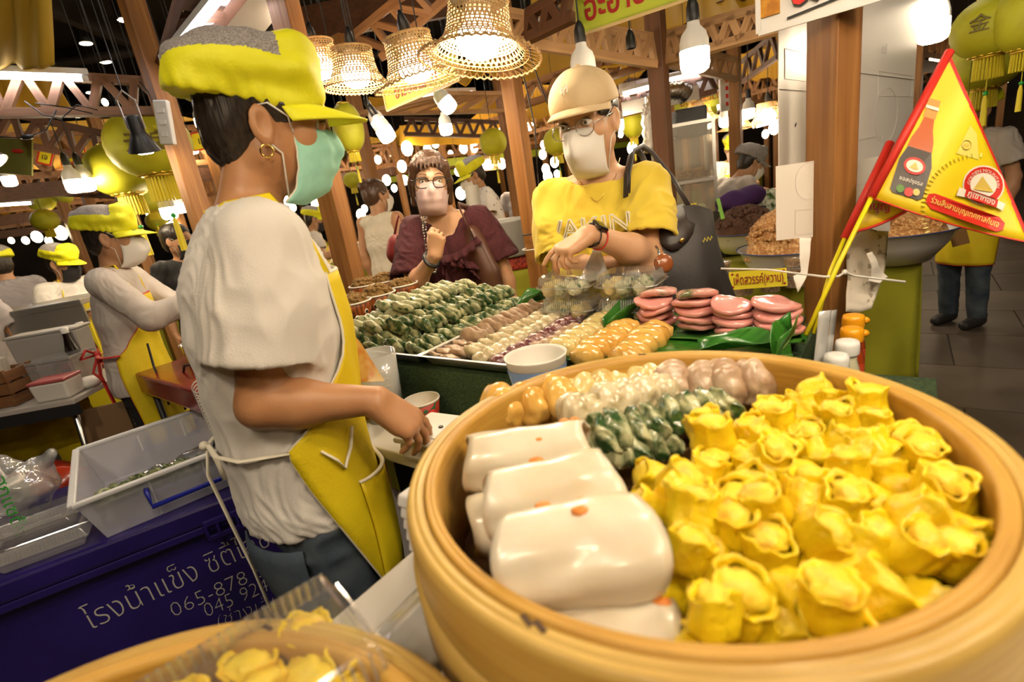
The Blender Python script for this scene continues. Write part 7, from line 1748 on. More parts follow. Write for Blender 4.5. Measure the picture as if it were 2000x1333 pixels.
for k in range(6): c_.ell(b0+bu*(.13+.04*k)+bv*(.20+.012*k)+V(0, 0, .055+.008*math.sin(k*2)), (.040, .036, .034), None, .03)
pv, qv = c_.surf(1, lambda p: .009*vnoise(p, 26, 2)); tag(obj('plastic_bag', mesh('bag', pv, qv, True), clear('crinkled_film', (1, 1, 1), .06, .25), None), 'crinkled clear plastic bag lying among the green dumplings', 'bag')
# bag with a drink cup at the left edge
cb = lev(45, 985, .60); o = empty('carrier_bag', V(cb[0]-.02, cb[1]+.02, CZT), 'white carrier bag with green print at the left edge on the chest', 'bag')
c_ = Clay(V(cb[0]-.30, cb[1]-.28, CZT-.02), V(cb[0]+.26, cb[1]+.28, CZT+.40), .008)
c_.ell(V(cb[0]-.04, cb[1]+.02, CZT+.09), (.13, .11, .10), None, .03); c_.ell(V(cb[0]-.10, cb[1]+.05, CZT+.15), (.08, .07, .07), None, .04); c_.cone(V(cb[0]+.03, cb[1]+.07, CZT+.14), V(cb[0]+.08, cb[1]+.09, CZT+.19), .03, .012, .03); c_.cut(V(0, 0, CZT+.003), (0, 0, -1))
pv, qv = c_.surf(1, lambda p: .014*(1-2*np.abs(vnoise(p, 15, 4)))+.006*vnoise(p, 40, 5)); obj('bag_body', mesh('bag_body', pv, qv, True), clear('white_film', (.92, .92, .90), .36, .15), o)
letters('ฮกแซตึ๊ง', .06, at(20, 990, 1.62), RIGHT*.4-UPV, RIGHT+UPV*.3, mat('green_print', (.05, .38, .06), .5), o, 'green_lettering')
o = empty('drink_cup', V(cb[0]+.01, cb[1]-.02, CZT+.02), 'milky drink cup with a straw inside the white carrier bag', 'cup'); c0 = V(cb[0]+.01, cb[1]-.02, CZT+.02)
MB().lathe([(.001, 0), (.034, 0), (.046, .125), (.048, .130), (.040, .136), (.001, .138)], 22, c=c0).build('cup_body', mat('milky_cup', (.70, .66, .60), .4), o, True)
MB().tube([c0+V(0, 0, .13), c0+V(-.03, .01, .215)], .005, 8).build('straw', WHITE_CAP, o, True)
rg = MB()
for k in range(4): rg.tube([c0+V((.037+.003*k)*math.cos(a), (.037+.003*k)*math.sin(a), .04+.02*k) for a in np.linspace(3.2, 6.2, 13)], .001, 4)
rg.build('printed_rings', WIRE, o, kind='stuff')
for k, (x, y, z, rr) in enumerate(((70, 1050, .56, 0), (95, 1075, .56, .0), (78, 1030, .60, .05))):
    p = lev(x, y, z); o = empty('clear_food_box', (p[0], p[1], z-.008), '%s empty clear plastic box at the left end of the chest' % ('farther', 'nearer', 'uppermost')[k], 'box', 'empty clear boxes', rot=rotz(math.atan2(EX[1], EX[0])+rr))
    g = MB(); R_ = [ringq(a, b, zz) for a, b, zz in ((.118, .062, .035), (.112, .056, .035), (.098, .044, .003), (.09, .04, .002))]; g.grid(R_, closed=True); g.add(R_[-1], [(0, 1, 2, 3)]); R_ = [ringq(a, b, zz) for a, b, zz in ((.116, .060, .037), (.104, .048, .062), (.095, .04, .066))]; g.grid(R_, closed=True); obj('box_shell', g.mesh('b'), clear('dusty_box_plastic', (.90, .88, .88), .30, .20), o, local=True, bevel=.004)
    g = MB()
    for q in np.arange(-.095, .096, .009): g.bar((q, -.0585, .040), (q, -.0515, .060), .003, .003)
    obj('ribs', g.mesh('r'), CLEAR2, o, local=True, kind='stuff')

# ------------------------------------------------------------------ left stall: table, crates, bottles
LX = unit(V(.40, .03, 0)); LB = V(-LX[1], LX[0], 0); RL = np.stack([LX, LB, V(0, 0, 1)], 1); LT = V(-2.02, 2.25, .80)
DMETAL = mat('dark_metal', (.03, .03, .032), .45, metal=.3)
o = empty('work_table', LT-LX*.4, 'grey topped folding work table at the left stall', 'table'); c0 = LT-LX*.45+LB*.25
MB().box(c0+V(0, 0, -.012), (.95, .55, .024), RL).build('table_top', mat('grey_laminate', (.50, .46, .42), .4), o, bevel=.004); MB().box(c0-LB*.262+V(0, 0, -.05), (.95, .022, .055), RL).build('apron_rail', DMETAL, o)
for a, b in ((-.42, -.24), (.44, -.24), (-.42, .24), (.44, .24)): MB().tube([c0+LX*a+LB*b-V(0, 0, .02), c0+LX*(a*.8)+LB*b-V(0, 0, .80)], .013, 8).build('leg', STEEL, o, True)
rag([[(-40, 790), (60, 760), (165, 740)], [(-40, 850), (70, 830), (185, 800)], [(-40, 920), (80, 890), (200, 850)]], 2.75, 'yellow cloth hanging behind the left work table', YELLOW_CLOTH, 5, 'table_cloth', 'cloth', amp=.03)
CRATE = mat('crate_slat', (.26, .12, .045), .55, c2=(.17, .07, .025), wood=(0, 26), mix=(.35, .7))
p = LT-LX*.40+LB*.12; o = empty('wooden_crate', p, 'small slatted wooden crate on the left work table', 'crate')
for k in range(3):
    for sg in (-1, 1):
        obj('slat', MB().box((0, 0, 0), (.28, .010, .046)).mesh('slat'), CRATE, o, loc=p+LB*sg*.085+V(0, 0, .028+.056*k), rot=RL); obj('slat', MB().box((0, 0, 0), (.18, .010, .046)).mesh('slat'), CRATE, o, loc=p+LX*sg*.14+V(0, 0, .028+.056*k), rot=RL@rotz(PI/2))
for a in (-1, 1):
    for b in (-1, 1): MB().box(p+LX*a*.130+LB*b*.074+V(0, 0, .085), (.016, .016, .17), RL).build('corner_post', CRATE, o)
for k in range(7):
    a = PI*2*k/7; q = p+V(.06*math.cos(a), .05*math.sin(a), .10); oo = empty('paper_cup', q, 'stacked white cup in the wooden crate', 'cup', 'white cups in the crate'); MB().lathe([(.026, 0), (.036, .11), (.037, .112)], 16, c=q).build('cup_body', PAPER, oo, True)
def tub(p, w, d, h, label, m=MILKY, lidm=None, name='plastic_box', cat='box'):
    o = empty(name, p, label, cat, rot=RL); obj('box_body', MB().box((0, 0, h/2), (w*.9, d*.9, h), taper=1.1).mesh('b'), m, o, local=True, bevel=.010); obj('lid', MB().box((0, 0, h+.006), (w*1.02, d*1.02, .014)).mesh('l'), lidm or m, o, local=True, bevel=.005); return o
tub(LT-LX*.17+LB*.24, .24, .18, .15, 'clear plastic box with a domed lid on the left work table', clear('clear_domed', (.95, .95, .95), .35, .22))
tub(LT-LX*.08+LB*.06, .16, .12, .085, 'white plastic tub with a red printed lid on the left work table', TABLE_W, mat('red_print_lid', (.45, .10, .10), .4))
tub(LT-LX*.30+LB*.42, .34, .12, .26, 'grey plastic sheet box at the back of the left work table', mat('grey_plastic', (.42, .40, .38), .4))
o = empty('folded_napkin', LT+LX*.0+LB*.16, 'folded white cloth at the right end of the left work table', 'cloth'); c_ = Clay(LT-.2, LT+.3, .008); c_.ell(LT-LX*.01+LB*.15+V(0, 0, .025), (.06, .05, .03), None, .02); pv, qv = c_.surf(1); obj('cloth_fold', mesh('c', pv, qv, True), PAPER, o)
for (x, y, d, h, m, lm, lb) in ((78, 640, 2.62, .24, PALE_SAUCE, YLABEL, 'clear glass bottle with a white cap on the left work table'), (118, 628, 2.55, .28, mat('black_soy', (.012, .006, .005), .12, coat=.4), mat('white_red_label', (.62, .40, .30), .5), 'tall dark soy sauce bottle on the left work table'), (150, 620, 2.75, .27, mat('red_syrup', (.16, .008, .008), .15, coat=.4), RLABEL, 'red syrup bottle half hidden by the worker\'s back')):
    p = at(x, y, d); c0 = V(p[0], p[1], .80); o = empty('glass_bottle', c0, lb, 'bottle')
    MB().lathe([(.001, 0), (.034, 0), (.036, .006), (.036, h*.45), (.030, h*.60), (.016, h*.82), (.014, h*.92)], 22, c=c0).build('bottle_body', m, o, True); MB().lathe([(.0365, h*.08), (.0365, h*.42)], 22, c=c0).build('label', lm, o, True); MB().lathe([(.017, h*.90), (.017, h*1.0), (.001, h*1.005)], 16, c=c0).build('cap', WHITE_CAP, o, True)
# wicker basket with a red bag under the table
WICK = mat('dark_wicker', (.14, .06, .02), .6, c2=(.07, .028, .010), scale=40, bump=.8, bscale=80)
p = V(-2.15, 2.05, .03); o = empty('wicker_basket', p, 'dark wicker basket under the left work table', 'basket')
for k in range(16): z = .02+.022*k; MB().tube([p+V((.20+.03*z)*math.cos(a), (.15+.03*z)*math.sin(a), z+.002*(-1)**int(a*8)) for a in np.linspace(0, 2*PI, 33)], .011, 6, caps=False).build('woven_course', WICK, o, True)
MB().lathe([(.001, .004), (.19, .004)], 24, c=p).build('basket_floor', WICK, o)
c_ = Clay(p+V(-.30, -.26, .25), p+V(.34, .28, .72), .009); c_.ell(p+V(0, 0, .43), (.19, .14, .11), None, .04); c_.ell(p+V(.12, .02, .47), (.10, .08, .05), None, .04)
pv, qv = c_.surf(1, lambda q: .014*(1-2*np.abs(vnoise(q, 10, 6)))); tag(obj('plastic_bag', mesh('bag', pv, qv, True), mat('red_orange_film', (.50, .045, .012), .25, c2=(.28, .02, .008), scale=9, coat=.3), None), 'shiny red plastic bag bulging out of the wicker basket', 'bag')
cbp = at(192, 800, 2.45); tag(MB().box(V(cbp[0], cbp[1], .36), (.22, .02, .70), rotz(.3)).build('cardboard_box', mat('brown_cardboard', (.22, .13, .06), .8), None, bevel=.004), 'flattened brown cardboard leaning behind the dark trousers', 'cardboard')
# worker's red covered table
RT = V(-1.33, 2.22, .86); o = empty('red_table', RT, 'table wrapped in red plastic beside the worker at the left', 'table'); R3 = rotz(math.radians(-40)); REDF = mat('red_table_film', (.36, .018, .014), .22, c2=(.24, .010, .010), scale=8, coat=.4, bump=.3, bscale=20)
MB().box(RT-V(0, 0, .05), (.70, .42, .10), R3).build('wrapped_top', REDF, o, bevel=.012)
for a in (-.31, .31):
    for b in (-.17, .17): MB().tube([RT+R3@V(a, b, -.09), RT+R3@V(a, b, -.86)], .014, 8).build('leg', DMETAL, o, True)
for i, (x, y, h, lb) in enumerate(((.12, -.02, .15, 'stack of white foam bowls on the red table behind the man\'s back'), (.20, .08, .10, 'second stack of white bowls on the red table'))):
    q = RT+R3@V(x, y, 0); oo = empty('bowl_stack', q, lb, 'bowls')
    for k in range(int(h/.018)): MB().lathe([(.045, 0), (.062, .03), (.064, .032), (.060, .032)], 20, c=q+V(0, 0, .018*k)).build('foam_bowl', PAPER, oo, True)
q = RT+R3@V(-.12, .10, 0); o = empty('steel_pan', q, 'steel pan steaming in front of the worker at the left', 'pan'); MB().lathe([(.001, .002), (.15, .002), (.16, .09), (.166, .092), (.155, .088), (.146, .006)], 28, c=q).build('pan_body', STEEL, o, True); MB().tube([q+V(.16, 0, .07), q+V(.21, .0, .085), q+V(.30, -.02, .09)], .009, 8).build('handle', SOCKET, o, True)
q = RT+R3@V(.02, .02, 0); o = empty('food_tin', q, 'low carton beside the steel pan', 'carton'); MB().box(q+V(0, 0, .04), (.16, .12, .08), R3).build('carton_body', TABLE_W, o, bevel=.004); MB().box(q+V(0, 0, .085), (.13, .09, .012), R3).build('carton_content', NUTS, o)
for pts, lb in (([(288, 672, 2.35), (300, 715, 2.3), (320, 760, 2.3), (330, 790, 2.35)], 'black flex hanging from the red table, left one'), ([(395, 710, 2.2), (360, 715, 2.2), (355, 760, 2.25), (362, 800, 2.3)], 'black flex hanging from the red table, right one')):
    cord([at(*p) for p in pts], lb, .005)
o = empty('cup_stack', lev(428, 835, .56), 'tall stack of white cup lids beside the man\'s hip', 'cups'); a, b = at(398, 752, 1.92), at(438, 840, 1.80)
for k in range(15): MB().lathe([(.040, 0), (.043, .003), (.040, .006)], 18, c=a+(b-a)*k/14, R=frame(np.cross((0, 1, 0), b-a), b-a)).build('cup_lid', PAPER, o, True)
rag([[(392, 735), (412, 742)], [(395, 780), (420, 790)], [(400, 815), (432, 822)]], 1.95, 'crinkled clear sleeve around the stacked cup lids', clear('crinkled_film', (1, 1, 1), .06, .25), 3, amp=.02)
for nm, p_, r_, lb in (('gas_bottle', V(-1.30, 2.32, 0), .16, 'dark gas bottle in the shadow under the red table'),):
    o = empty(nm, p_, lb, 'gas bottle'); MB().lathe([(.001, .02), (r_*.9, .02), (r_, .06), (r_, .34), (r_*.7, .43), (.05, .46), (.04, .52), (.001, .52)], 24, c=p_).build('cylinder_body', DMETAL, o, True); MB().tube([p_+V(.05*math.cos(a), .05*math.sin(a), .55) for a in np.linspace(0, 2*PI, 13)], .008, 6, caps=False).build('valve_guard', STEEL, o, True)
# ------------------------------------------------------------------ other people in the market
SHEER = mat('sheer_white_shirt', (.62, .56, .50), .8, c2=(.57, .51, .46), scale=5, bump=.2, bscale=300)
GREY_TEE = mat('grey_cotton', (.33, .30, .31), .85); RIB = mat('cream_rib_knit', (.66, .60, .48), .85)
ZEBRA = mat('zebra_print', (.03, .028, .028), .8, c2=(.66, .60, .52), scale=1, mix=(.48, .52), detail=1, stretch=(14, 14, 42))
PRINT_TEE = mat('white_printed_tee', (.66, .62, .57), .85, c2=(.10, .09, .09), scale=26, mix=(.62, .66))
LEMON = YELLOW_CLOTH; GLOVE = mat('blue_glove', (.20, .36, .72), .5)
def crowd(x, y, hb, label, H=1.62, lean=0., arms='work', yaw=None, nod=.25, tilt=0., top=TEE_WHITE, bottom=BLACK_CLOTH, cap=True, mask=MASK_WHITE, apron=True, hair='nape', skin=SKIN_MID, female=True, h=.009, trim=None, long=False, zoff=0., capm=None, sleeve=.62, hand_s=1.0, hairm=HAIR, **kw):
    J = make_pose(x, y, hb, H, lean, arms, yaw, nod, tilt); J['hs'] = 1.05; J['torso'] = TORSO_F if female else TORSO_M; J['lid'] = .55
    J.update(kw)
    r = empty('person', (x, y, 0), label, 'person')
    do_body(J, skin, r, h*.8, hand_s); do_eyes(J, r, hairm)
    do_hair(J, hairm, r, hair, h*.8, bool(cap))
    if cap: do_cap(J, r, h*.8, tip=-.05, m=capm)
    if mask: do_mask(J, mask, r, pleats=0 if mask is MASK_WHITE else 3, beak=.018 if mask is MASK_WHITE else 0)
    do_shirt(J, top, r, sleeve=sleeve, hem=.80, h=h, folds=.0045 if long else .007, long=long, name='shirt', seed=int(abs(x*37)) % 50, inflate=.006)
    do_trousers(J, bottom, r, top=.90, h=h, hipr=(.098, .148), r=(.092, .070, .060)); do_shoes(J, r and SHOE, r, h)
    if apron: do_apron(J, LEMON, trim or RED_PIPING, r, top=1.28, bottom=.50, bib=.70, full=1.75, off=.020, waist=1.0)
    return r, J
R_ = math.radians
lw, LJ = crowd(-1.825, 2.45, R_(18), 'woman in a sheer white shirt, red-edged yellow apron and puffy cap at the left stall', 1.585, .10, 'reach', R_(14), .18, top=SHEER, apron=True, long=True, h=.006, hand_s=.95)
f_, l_, ax_ = LJ['f'], LJ['l'], LJ['axis']
b_ = MB(); pts = [ax_(1.02)+f_*(.135*math.cos(a))+l_*(.180*math.sin(a)) for a in np.linspace(-1.6, -PI, 12)]
b_.tube(pts, .011, 6, flat=.35); k0 = pts[-1]-f_*.012
b_.tube([k0, k0+V(-.01, -.02, -.10), k0+V(.01, -.03, -.24), k0+V(.04, -.02, -.36)], .012, 6, flat=.3); b_.tube([k0, k0+V(-.03, -.03, -.08), k0+V(.02, -.05, -.12)], .014, 6, flat=.4)
for q in ((-.02, -.05, .0), (.03, -.04, -.02)): b_.tube([k0, k0+V(*q)*.8+V(0, 0, .035), k0+V(*q)*1.4, k0], .011, 6, flat=.5)
b_.build('apron_string', RED_PIPING, lw, True)
p = at(78, 530, 3.5)
w2, J2 = crowd(-3.16, 3.84, R_(-22), 'worker with a black mask and a blue glove at the far left counter', 1.50, .12, 'work', R_(-12), .32, mask=MASK_BLACK, h=.008)
MB().sphere(J2['wrL']+V(.05, -.02, .01), (.065, .05, .05), 12, 8).build('blue_glove', GLOVE, w2, True)
crowd(-3.72, 4.05, R_(150), 'worker in a grey shirt with his back turned at the far left', 1.56, .05, 'work', None, .1, top=GREY_TEE, apron=False, mask=None, h=.010, female=False)
crowd(-3.15, 3.05, R_(160), 'worker with a yellow strap cut off by the left edge', 1.50, .05, 'down', None, .1, top=GREY_TEE, apron=True, trim=PIPING, mask=None, h=.010)
crowd(-2.20, 3.75, R_(-60), 'person in black behind the woman in the sheer white shirt', 1.52, .0, 'down', R_(-10), .1, top=BLACK_CLOTH, apron=False, cap=False, mask=MASK_BLACK, h=.010)
wl, WJ = crowd(-.885, 4.22, R_(62), 'woman with a hair bun, cream sleeveless top and zebra trousers seen from behind', 1.62, .0, 'down', R_(40), .05, top=RIB, bottom=ZEBRA, cap=False, apron=False, mask=MASK_WHITE, hair='bun', hairm=HAIR_BROWN, sleeve=0., h=.007)
crowd(.03, 4.95, R_(188), 'cook in a printed white t-shirt and yellow cap bending over a pot', 1.70, .16, 'work', R_(196), .40, top=PRINT_TEE, female=False, trim=PIPING, h=.008)
crowd(-1.98, 5.75, R_(20), 'stallholder with a black mask behind the bags of snacks', 1.52, .1, 'work', R_(10), .3, mask=MASK_BLACK, top=SHEER, h=.010)
crowd(2.66, 5.75, R_(258), 'stallholder in a yellow apron facing the camera behind the glass cabinet', 1.56, .05, 'work', R_(250), .25, mask=MASK_PINK, trim=PIPING, h=.009)
crowd(1.72, 4.15, R_(8), 'worker with a grey hair net bending forward over the vegetables', 1.52, .62, 'reach', R_(2), .45, top=SHEER, capm=MESH_GREY, apron=False, long=True, h=.008, trim=None)
rv, RJ = crowd(3.14, 3.36, R_(196), 'vendor in rolled jeans, black clogs and a yellow apron at the right edge', 1.52, .04, 'down', R_(186), .1, mask=MASK_BLACK, bottom=DENIM, h=.007, female=False, top=SHEER)
crowd(.36, 6.3, R_(250), 'distant passer-by in a white cap right of the middle post', 1.60, .0, 'down', None, .0, top=GREY_TEE, apron=False, capm=WHITE_PAINT, h=.012)

# ------------------------------------------------------------------ stalls and tables further off
STEEL_W = mat('brushed_steel', (.50, .48, .45), .32, metal=.9, bump=.1, bscale=30)
def far_table(c0, w_, d_, z, yaw, label, m=LIMEC):
    R3 = rotz(yaw); c0 = V(c0[0], c0[1], 0); o = empty('market_table', c0, label, 'table')
    MB().box(c0+V(0, 0, z-.015), (w_, d_, .03), R3).build('table_top', m, o)
    q = [c0+R3@V(sx*w_/2, sy*d_/2, 0) for sx, sy in ((-1, -1), (1, -1), (1, 1), (-1, 1))]
    for i in range(4): skirt(q[i], q[(i+1) % 4], z, i, 24).build('skirt', m, o, True)
    return o, R3, c0
def heap(p, r, h, m, label, seed=0): return tag(crumb_heap(p, r, h, m, 40, r*.16, seed, name='food_heap'), label, 'food')
SNACK = mat('pale_snack', (.62, .40, .14), .6, c2=(.42, .20, .05), scale=40)
t1, R3, c1 = far_table((-1.75, 6.95), 3.2, .8, .85, R_(45), 'lime skirted table behind the woman with the zebra trousers')
for i in range(9):
    u, v = -1.3+.32*i, -.12+.22*(i % 2); heap(c1+R3@V(u, v, .87), .13, .09, (SNACK, FRIED, CREAM)[i % 3], 'snack heap on the far lime table, %s from the left' % ('first', 'second', 'third', 'fourth', 'fifth', 'sixth', 'seventh', 'eighth', 'ninth')[i], i)
for i, (x, y, d) in enumerate(((612, 512, 5.0), (716, 488, 5.3), (780, 470, 5.6))):
    p = at(x, y, d); o = empty('printed_carton', p, 'white carton with a printed round picture on the far lime table, %s' % ('left one', 'middle one', 'right one')[i], 'carton')
    MB().box(p, (.20, .14, .17), rotz(R_(10))).build('carton_body', PAPER, o); A = frame(EYE-p, (0, 0, 1)); q = p+A[:, 0]*.115+V(.01, 0, .0)
    MB().lathe([(.001, 0), (.05, 0), (.05, .003)], 16, c=q, R=frame(A[:, 1], A[:, 0])).build('printed_picture', mat('green_brown_print', (.16, .16, .07), .5, c2=(.35, .20, .08), scale=60), o)
    MB().box(p-V(0, 0, (p[2]+.0)/2+.04), (.16, .12, max(.05, p[2]-.09))).build('carton_stand', LIMEC, o)
t2, R3, c2_ = far_table((.34, 4.20), 1.7, .7, .82, R_(12), 'lime skirted table carrying the big steel pot behind the two customers')
rc = MB().box(c2_+R3@V(.02, -.05, .86), (1.0, .64, .10), R3).build('red_netting', mat('red_mesh_cloth', (.46, .05, .015), .7, c2=(.16, .012, .008), scale=90, mix=(.45, .55)), None, True, bevel=.02); tag(rc, 'bundle of red netting under the big steel pot', 'cloth')
p = at(988, 440, 3.85); o = empty('steel_pot', (p[0], p[1], .915), 'big grey steel pot on red netting behind the woman in maroon', 'pot'); c0 = V(p[0], p[1], .915); hh = .26
MB().lathe([(.001, .0), (.19, .0), (.215, .02), (.215, hh-.01), (.225, hh), (.218, hh+.004), (.205, hh), (.20, .01), (.001, .01)], 36, c=c0).build('pot_body', mat('grey_enamel', (.46, .45, .42), .35, coat=.2), o, True)
MB().tube([c0+V(-.215, -.02, .12), c0+V(-.25, -.02, .115), c0+V(-.25, -.02, .085), c0+V(-.215, -.02, .08)], .008, 6).build('handle', SOCKET, o, True)
q = at(925, 395, 3.9); oo = empty('bowl_stack', q, 'stack of patterned paper bowls beside the big steel pot', 'bowls')
for k in range(9): MB().lathe([(.040, 0), (.058, .05), (.060, .052)], 18, c=V(q[0], q[1], q[2]-.09+.020*k)).build('paper_bowl', PAPER, oo, True)
MB().box(V(q[0], q[1], (q[2]-.09)/2+.01), (.10, .10, q[2]-.11)).build('bowl_stand', LIMEC, oo)
t3, R3, c3 = far_table((2.35, 5.0), 2.4, .8, .86, R_(-14), 'table of small goods behind the glass cabinet')
for i in range(7): heap(c3+R3@V(-1.0+.33*i, -.15, .88), .13, .08, (SNACK, NUTS, GREENS)[i % 3], 'heap of food on the table behind the glass cabinet, %s from the left' % ('first', 'second', 'third', 'fourth', 'fifth', 'sixth', 'seventh')[i], i+20)
VEG = mat('pale_cauliflower', (.60, .60, .46), .6, c2=(.10, .18, .04), scale=22, mix=(.5, .62), bump=.6, bscale=60)
p = at(1500, 372, 3.9); o = heap(V(p[0], p[1], .86), .22, .20, VEG, 'pile of white vegetables beside the bending worker', 50); MB().box(V(p[0], p[1], .43), (.42, .40, .84)).build('veg_stand', LIMEC, o)
p = at(1442, 392, 3.7); cc = Clay(p-.3, p+.3, .01); cc.ell(p, (.17, .10, .08), rotz(.1), .03); cc.ell(p+V(.10, 0, .03), (.10, .08, .07), None, .03); pv, qv = cc.surf(1, lambda q: .01*vnoise(q, 14, 3)); pu = empty('purple_cloth', p, 'purple cloth bundle below the bending worker', 'cloth'); obj('bundle', mesh('c', pv, qv, True), mat('deep_purple_cloth', (.05, .012, .10), .8), pu); MB().box(V(p[0], p[1], (p[2]-.05)/2), (.3, .2, p[2]-.06)).build('cloth_stand', DMETAL, pu)
# glass cabinet with duct
p = at(1335, 362, 3.95); gb = V(p[0], p[1], .86); o = empty('glass_cabinet', gb, 'tall glass steaming cabinet with steel frame behind the woman in yellow', 'cabinet'); R3 = rotz(R_(-14)); gw, gd, gh = .40, .38, .78
for sx in (-1, 1):
    for sy in (-1, 1): MB().box(gb+R3@V(sx*gw/2, sy*gd/2, gh/2), (.022, .022, gh), R3).build('corner_post', STEEL_W, o)
for z in (0, .38, gh): MB().box(gb+V(0, 0, z), (gw+.03, gd+.03, .022), R3).build('shelf', STEEL_W, o)
CABG = clear('steamy_glass', (.95, .92, .86), .18, .16)
for sx, sy, a, b in ((0, -1, gw, .006), (0, 1, gw, .006), (-1, 0, .006, gd), (1, 0, .006, gd)): MB().box(gb+R3@V(sx*gw/2, sy*gd/2, gh/2), (a, b, gh-.02), R3).build('glass_pane', CABG, o)
for k in range(4): heap(gb+R3@V(-.12+.08*k, 0, .40), .07, .06, SNACK, '%s pale bun heap inside the glass cabinet' % ('first', 'second', 'third', 'fourth')[k], k+60)
MB().box(gb+V(0, 0, -.44), (gw, gd, .84), R3).build('cabinet_base', DMETAL, o)
d0 = gb+R3@V(-.05, 0, gh); FOIL = mat('crinkled_foil', (.55, .52, .48), .3, metal=1, bump=1, bscale=70)
dk = MB(); pth = [d0+V(-.17, 0, -.15), d0+V(-.17, 0, .10), d0+V(-.14, 0, .20), d0+V(-.05, 0, .255), d0+V(.06, 0, .25), d0+V(.12, .02, .20)]
fine = []
for a, b in zip(pth[:-1], pth[1:]): fine += [a+(b-a)*u for u in np.linspace(0, 1, 8)[:-1]]
dk.tube(fine, [.062+.007*(-1)**i for i in range(len(fine))], 14); dk.build('foil_duct', FOIL, o, True)
p = at(1318, 245, 3.8); o2 = empty('extractor_box', p, 'blue grey extractor box with a black fan on top of the glass cabinet', 'machine'); MB().box(p+V(-.08, 0, 0), (.18, .18, .17), R3).build('box_body', mat('blue_grey_plastic', (.22, .24, .28), .5), o2, bevel=.02); MB().box(p+V(.12, .02, .0), (.22, .20, .20), R3).build('fan_housing', SOCKET, o2, bevel=.01)
# far left counter with a picture panel
p0, p1 = at(-30, 622, 3.15), at(160, 578, 3.3); X = unit((p1-p0)*V(1, 1, 0)); zc = (p0[2]+p1[2])/2; c0 = (p0+p1)/2; o = empty('stall_counter', V(c0[0], c0[1], 0), 'metal topped counter with a yellow printed panel at the far left', 'counter'); RX = np.stack([X, V(-X[1], X[0], 0), V(0, 0, 1)], 1); L_ = np.linalg.norm(p1-p0)
MB().box(V(c0[0], c0[1], zc)+RX@V(0, .2, -.02), (L_, .5, .04), RX).build('counter_top', STEEL_W, o, bevel=.005); MB().box(V(c0[0], c0[1], zc-.10)+RX@V(0, -.04, 0), (L_, .02, .12), RX).build('metal_front', STEEL_W, o)
MB().box(V(c0[0], c0[1], (zc-.16)/2)+RX@V(0, -.03, 0), (L_, .02, zc-.16), RX).build('printed_panel', YLABEL, o); MB().lathe([(.001, 0), (.11, 0), (.11, .006), (.001, .006)], 24, c=V(c0[0], c0[1], zc-.27)+RX@V(.10, -.046, 0), R=np.stack([X, V(0, 0, 1), np.cross(X, (0, 0, 1))], 1)).build('printed_dish', mat('printed_dish_food', (.42, .10, .03), .5, c2=(.66, .55, .40), scale=30), o)
# whole stalls beyond: posts, trusses, canopies, lamps
ST_P = MB().box((0, 0, 1.25), (.09, .09, 2.5)).mesh('post')
def far_stall(x, y, yaw, label, w_=2.6, d_=2.4, can=True, tab=True):
    R3 = rotz(yaw); b = V(x, y, 0); o = empty('market_stall', b, label, 'stall')
    cs = [b+R3@V(sx*w_/2, sy*d_/2, 0) for sx, sy in ((-1, -1), (1, -1), (1, 1), (-1, 1))]
    for q in cs: obj('post', ST_P, PINE, o, loc=q, rot=R3)
    g = MB()
    for i in range(4):
        a, c_ = cs[i], cs[(i+1) % 4]; up = V(0, 0, 2.45); lo = V(0, 0, 2.12)
        g.bar(a+up, c_+up, .03, .05); g.bar(a+lo, c_+lo, .03, .05)
        for k in range(8):
            g.bar(a+(c_-a)*(k/8)+lo, a+(c_-a)*((k+.5)/8)+up, .03, .035); g.bar(a+(c_-a)*((k+.5)/8)+up, a+(c_-a)*((k+1)/8)+lo, .03, .035)
    g.build('truss_sticks', PINE_X, o, kind='stuff')
    if can:
        R = [[cs[0]*(1-u)*(1-v)+cs[1]*u*(1-v)+cs[2]*u*v+cs[3]*(1-u)*v+V(0, 0, 2.52+.30*(1-abs(2*v-1))-.06*math.sin(PI*u)) for u in np.linspace(0, 1, 9)] for v in np.linspace(0, 1, 9)]
        MB().sheet(R, .004).build('canopy', CANOPY, o, True); MB().bar(cs[0]+V(0, 0, 2.0), cs[1]+V(0, 0, 2.0), .01, .13).build('name_board', BOARD_GREEN if y > 11 else BROWN_WOOD, o)
    if tab:
        MB().box(b+R3@V(0, -d_/2+.35, .42), (w_*.9, .6, .84), R3).build('stall_table', LIMEC, o); 
        hp = MB(); i2 = ico(2); rg = np.random.default_rng(int(abs(x*100+y*7)))
        for k in range(8): hp.add(i2[0]*np.array([.15, .15, .09])*rg.uniform(.7, 1.2)+(b+R3@V(-w_*.4+w_*.8*k/7, -d_/2+.35, .86)), i2[1])
        hp.build('food_heaps', SNACK, o, True, kind='stuff')
    return o
for (x, y, yw, lb) in ((-6.9, 8.0, 40, 'far stall at the left behind the black masked worker'), (-3.3, 9.9, 40, 'far stall left of the man with the apron'), (-.46, 11.45, 40, 'far stall behind the zebra trousers'), (1.6, 9.0, 40, 'far stall behind the cook in the printed shirt'), (5.2, 7.9, 40, 'far stall behind the glass cabinet'), (8.3, 7.0, 40, 'far stall at the right behind the pennants'), (4.05, 11.06, 40, 'distant stall beyond the glass cabinet'), (7.4, 10.2, 40, 'most distant stall on the right'), (-5.2, 12.6, 40, 'most distant stall on the left'), (2.2, 14.2, 40, 'most distant stall in the middle'), (-2.3, 14.0, 40, 'most distant stall left of the middle'), (-4.5, 5.75, 40, 'stall right behind the far left counter'), (-9.0, 11.0, 40, 'far stall beyond the leftmost workers')):
    far_stall(x, y, R_(yw), lb)
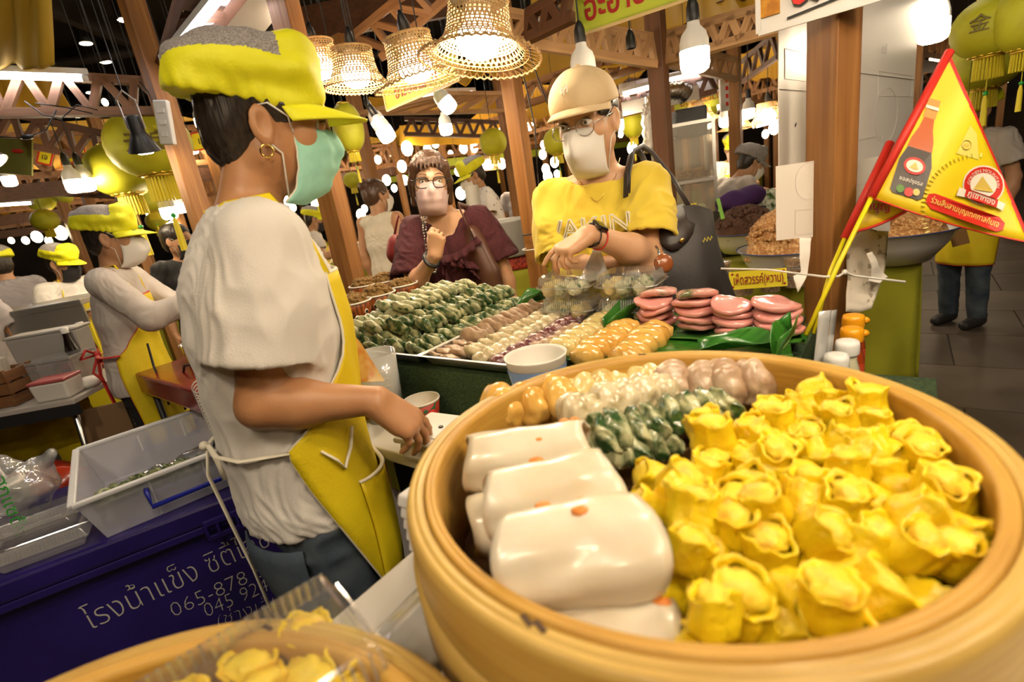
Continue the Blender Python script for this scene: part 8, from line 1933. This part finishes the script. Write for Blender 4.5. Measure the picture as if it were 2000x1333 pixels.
# many small lamps in the distance
FB = MB().sphere((0, 0, 0), (.055, .055, .07), 8, 6); FBM = FB.mesh('far_bulb', True)
dots = [(35, 345), (60, 338), (98, 350), (12, 398), (50, 470), (72, 463), (95, 470), (118, 455), (22, 470), (295, 422), (338, 440), (372, 398), (560, 392), (600, 385), (572, 405), (618, 400), (640, 425), (560, 430), (765, 300), (785, 325), (738, 312), (722, 335), (755, 352), (790, 352), (770, 368), (705, 420), (712, 408), (795, 290), (880, 300), (905, 290), (865, 318), (925, 288), (895, 335), (912, 350), (868, 378), (900, 378), (918, 372), (985, 255), (995, 290), (1035, 250), (1062, 283), (1060, 302), (1083, 317), (1066, 330), (1088, 340), (1070, 345), (1220, 128), (1178, 172), (1190, 165), (1243, 132), (1365, 238), (1400, 205), (1438, 212), (1448, 238), (1495, 262), (1512, 250), (1212, 262), (1235, 290), (420, 330), (1850, 130), (1880, 135), (1960, 160), (1975, 128), (1940, 175), (1790, 150), (1825, 118), (640, 318), (655, 362), (700, 300), (835, 292), (850, 280), (980, 320), (1000, 345), (700, 345), (745, 390), (1105, 238), (130, 330), (150, 320), (205, 200)]
def region(x): return 'at the far left' if x < 250 else ('behind the man in the apron' if x < 650 else ('behind the woman in maroon' if x < 830 else ('behind the cook in the printed shirt' if x < 1020 else ('left of the white face mask' if x < 1150 else ('above the glass cabinet' if x < 1600 else 'right of the paper sheets')))))
for i, (x, y) in enumerate(dots):
    d = (7.0, 8.5, 6.2, 9.5, 7.8)[i % 5]; p = at(x, y, d)
    reg = region(x)
    rank = sorted([q[0] for q in dots if region(q[0]) == reg]).index(x)
    o = obj('far_bulb', FBM, LIT_FAR, None, label='tiny far lamp %s, %s from the left' % (reg, ORD[rank]), cat='lamp', group='far lamps %s' % reg, loc=p, scale=(.8, 1.1, .9, 1.25)[i % 4]); hang(p, o, .0018)
for (x, y, d, lb) in ((1365, 212, 4.7, 'woven lampshade above the glass cabinet, left of the far post'), (1500, 215, 4.4, 'woven lampshade just left of the paper sheets'), (950, 318, 6.0, 'far woven lampshade beside the far yellow cap'), (825, 340, 6.5, 'far woven lampshade left of the far yellow cap'), (1438, 232, 5.0, 'far woven lampshade behind the far post')):
    woven_lamp(at(x, y-14, d), 1.05, lb, 1.15, cordlen=.8)
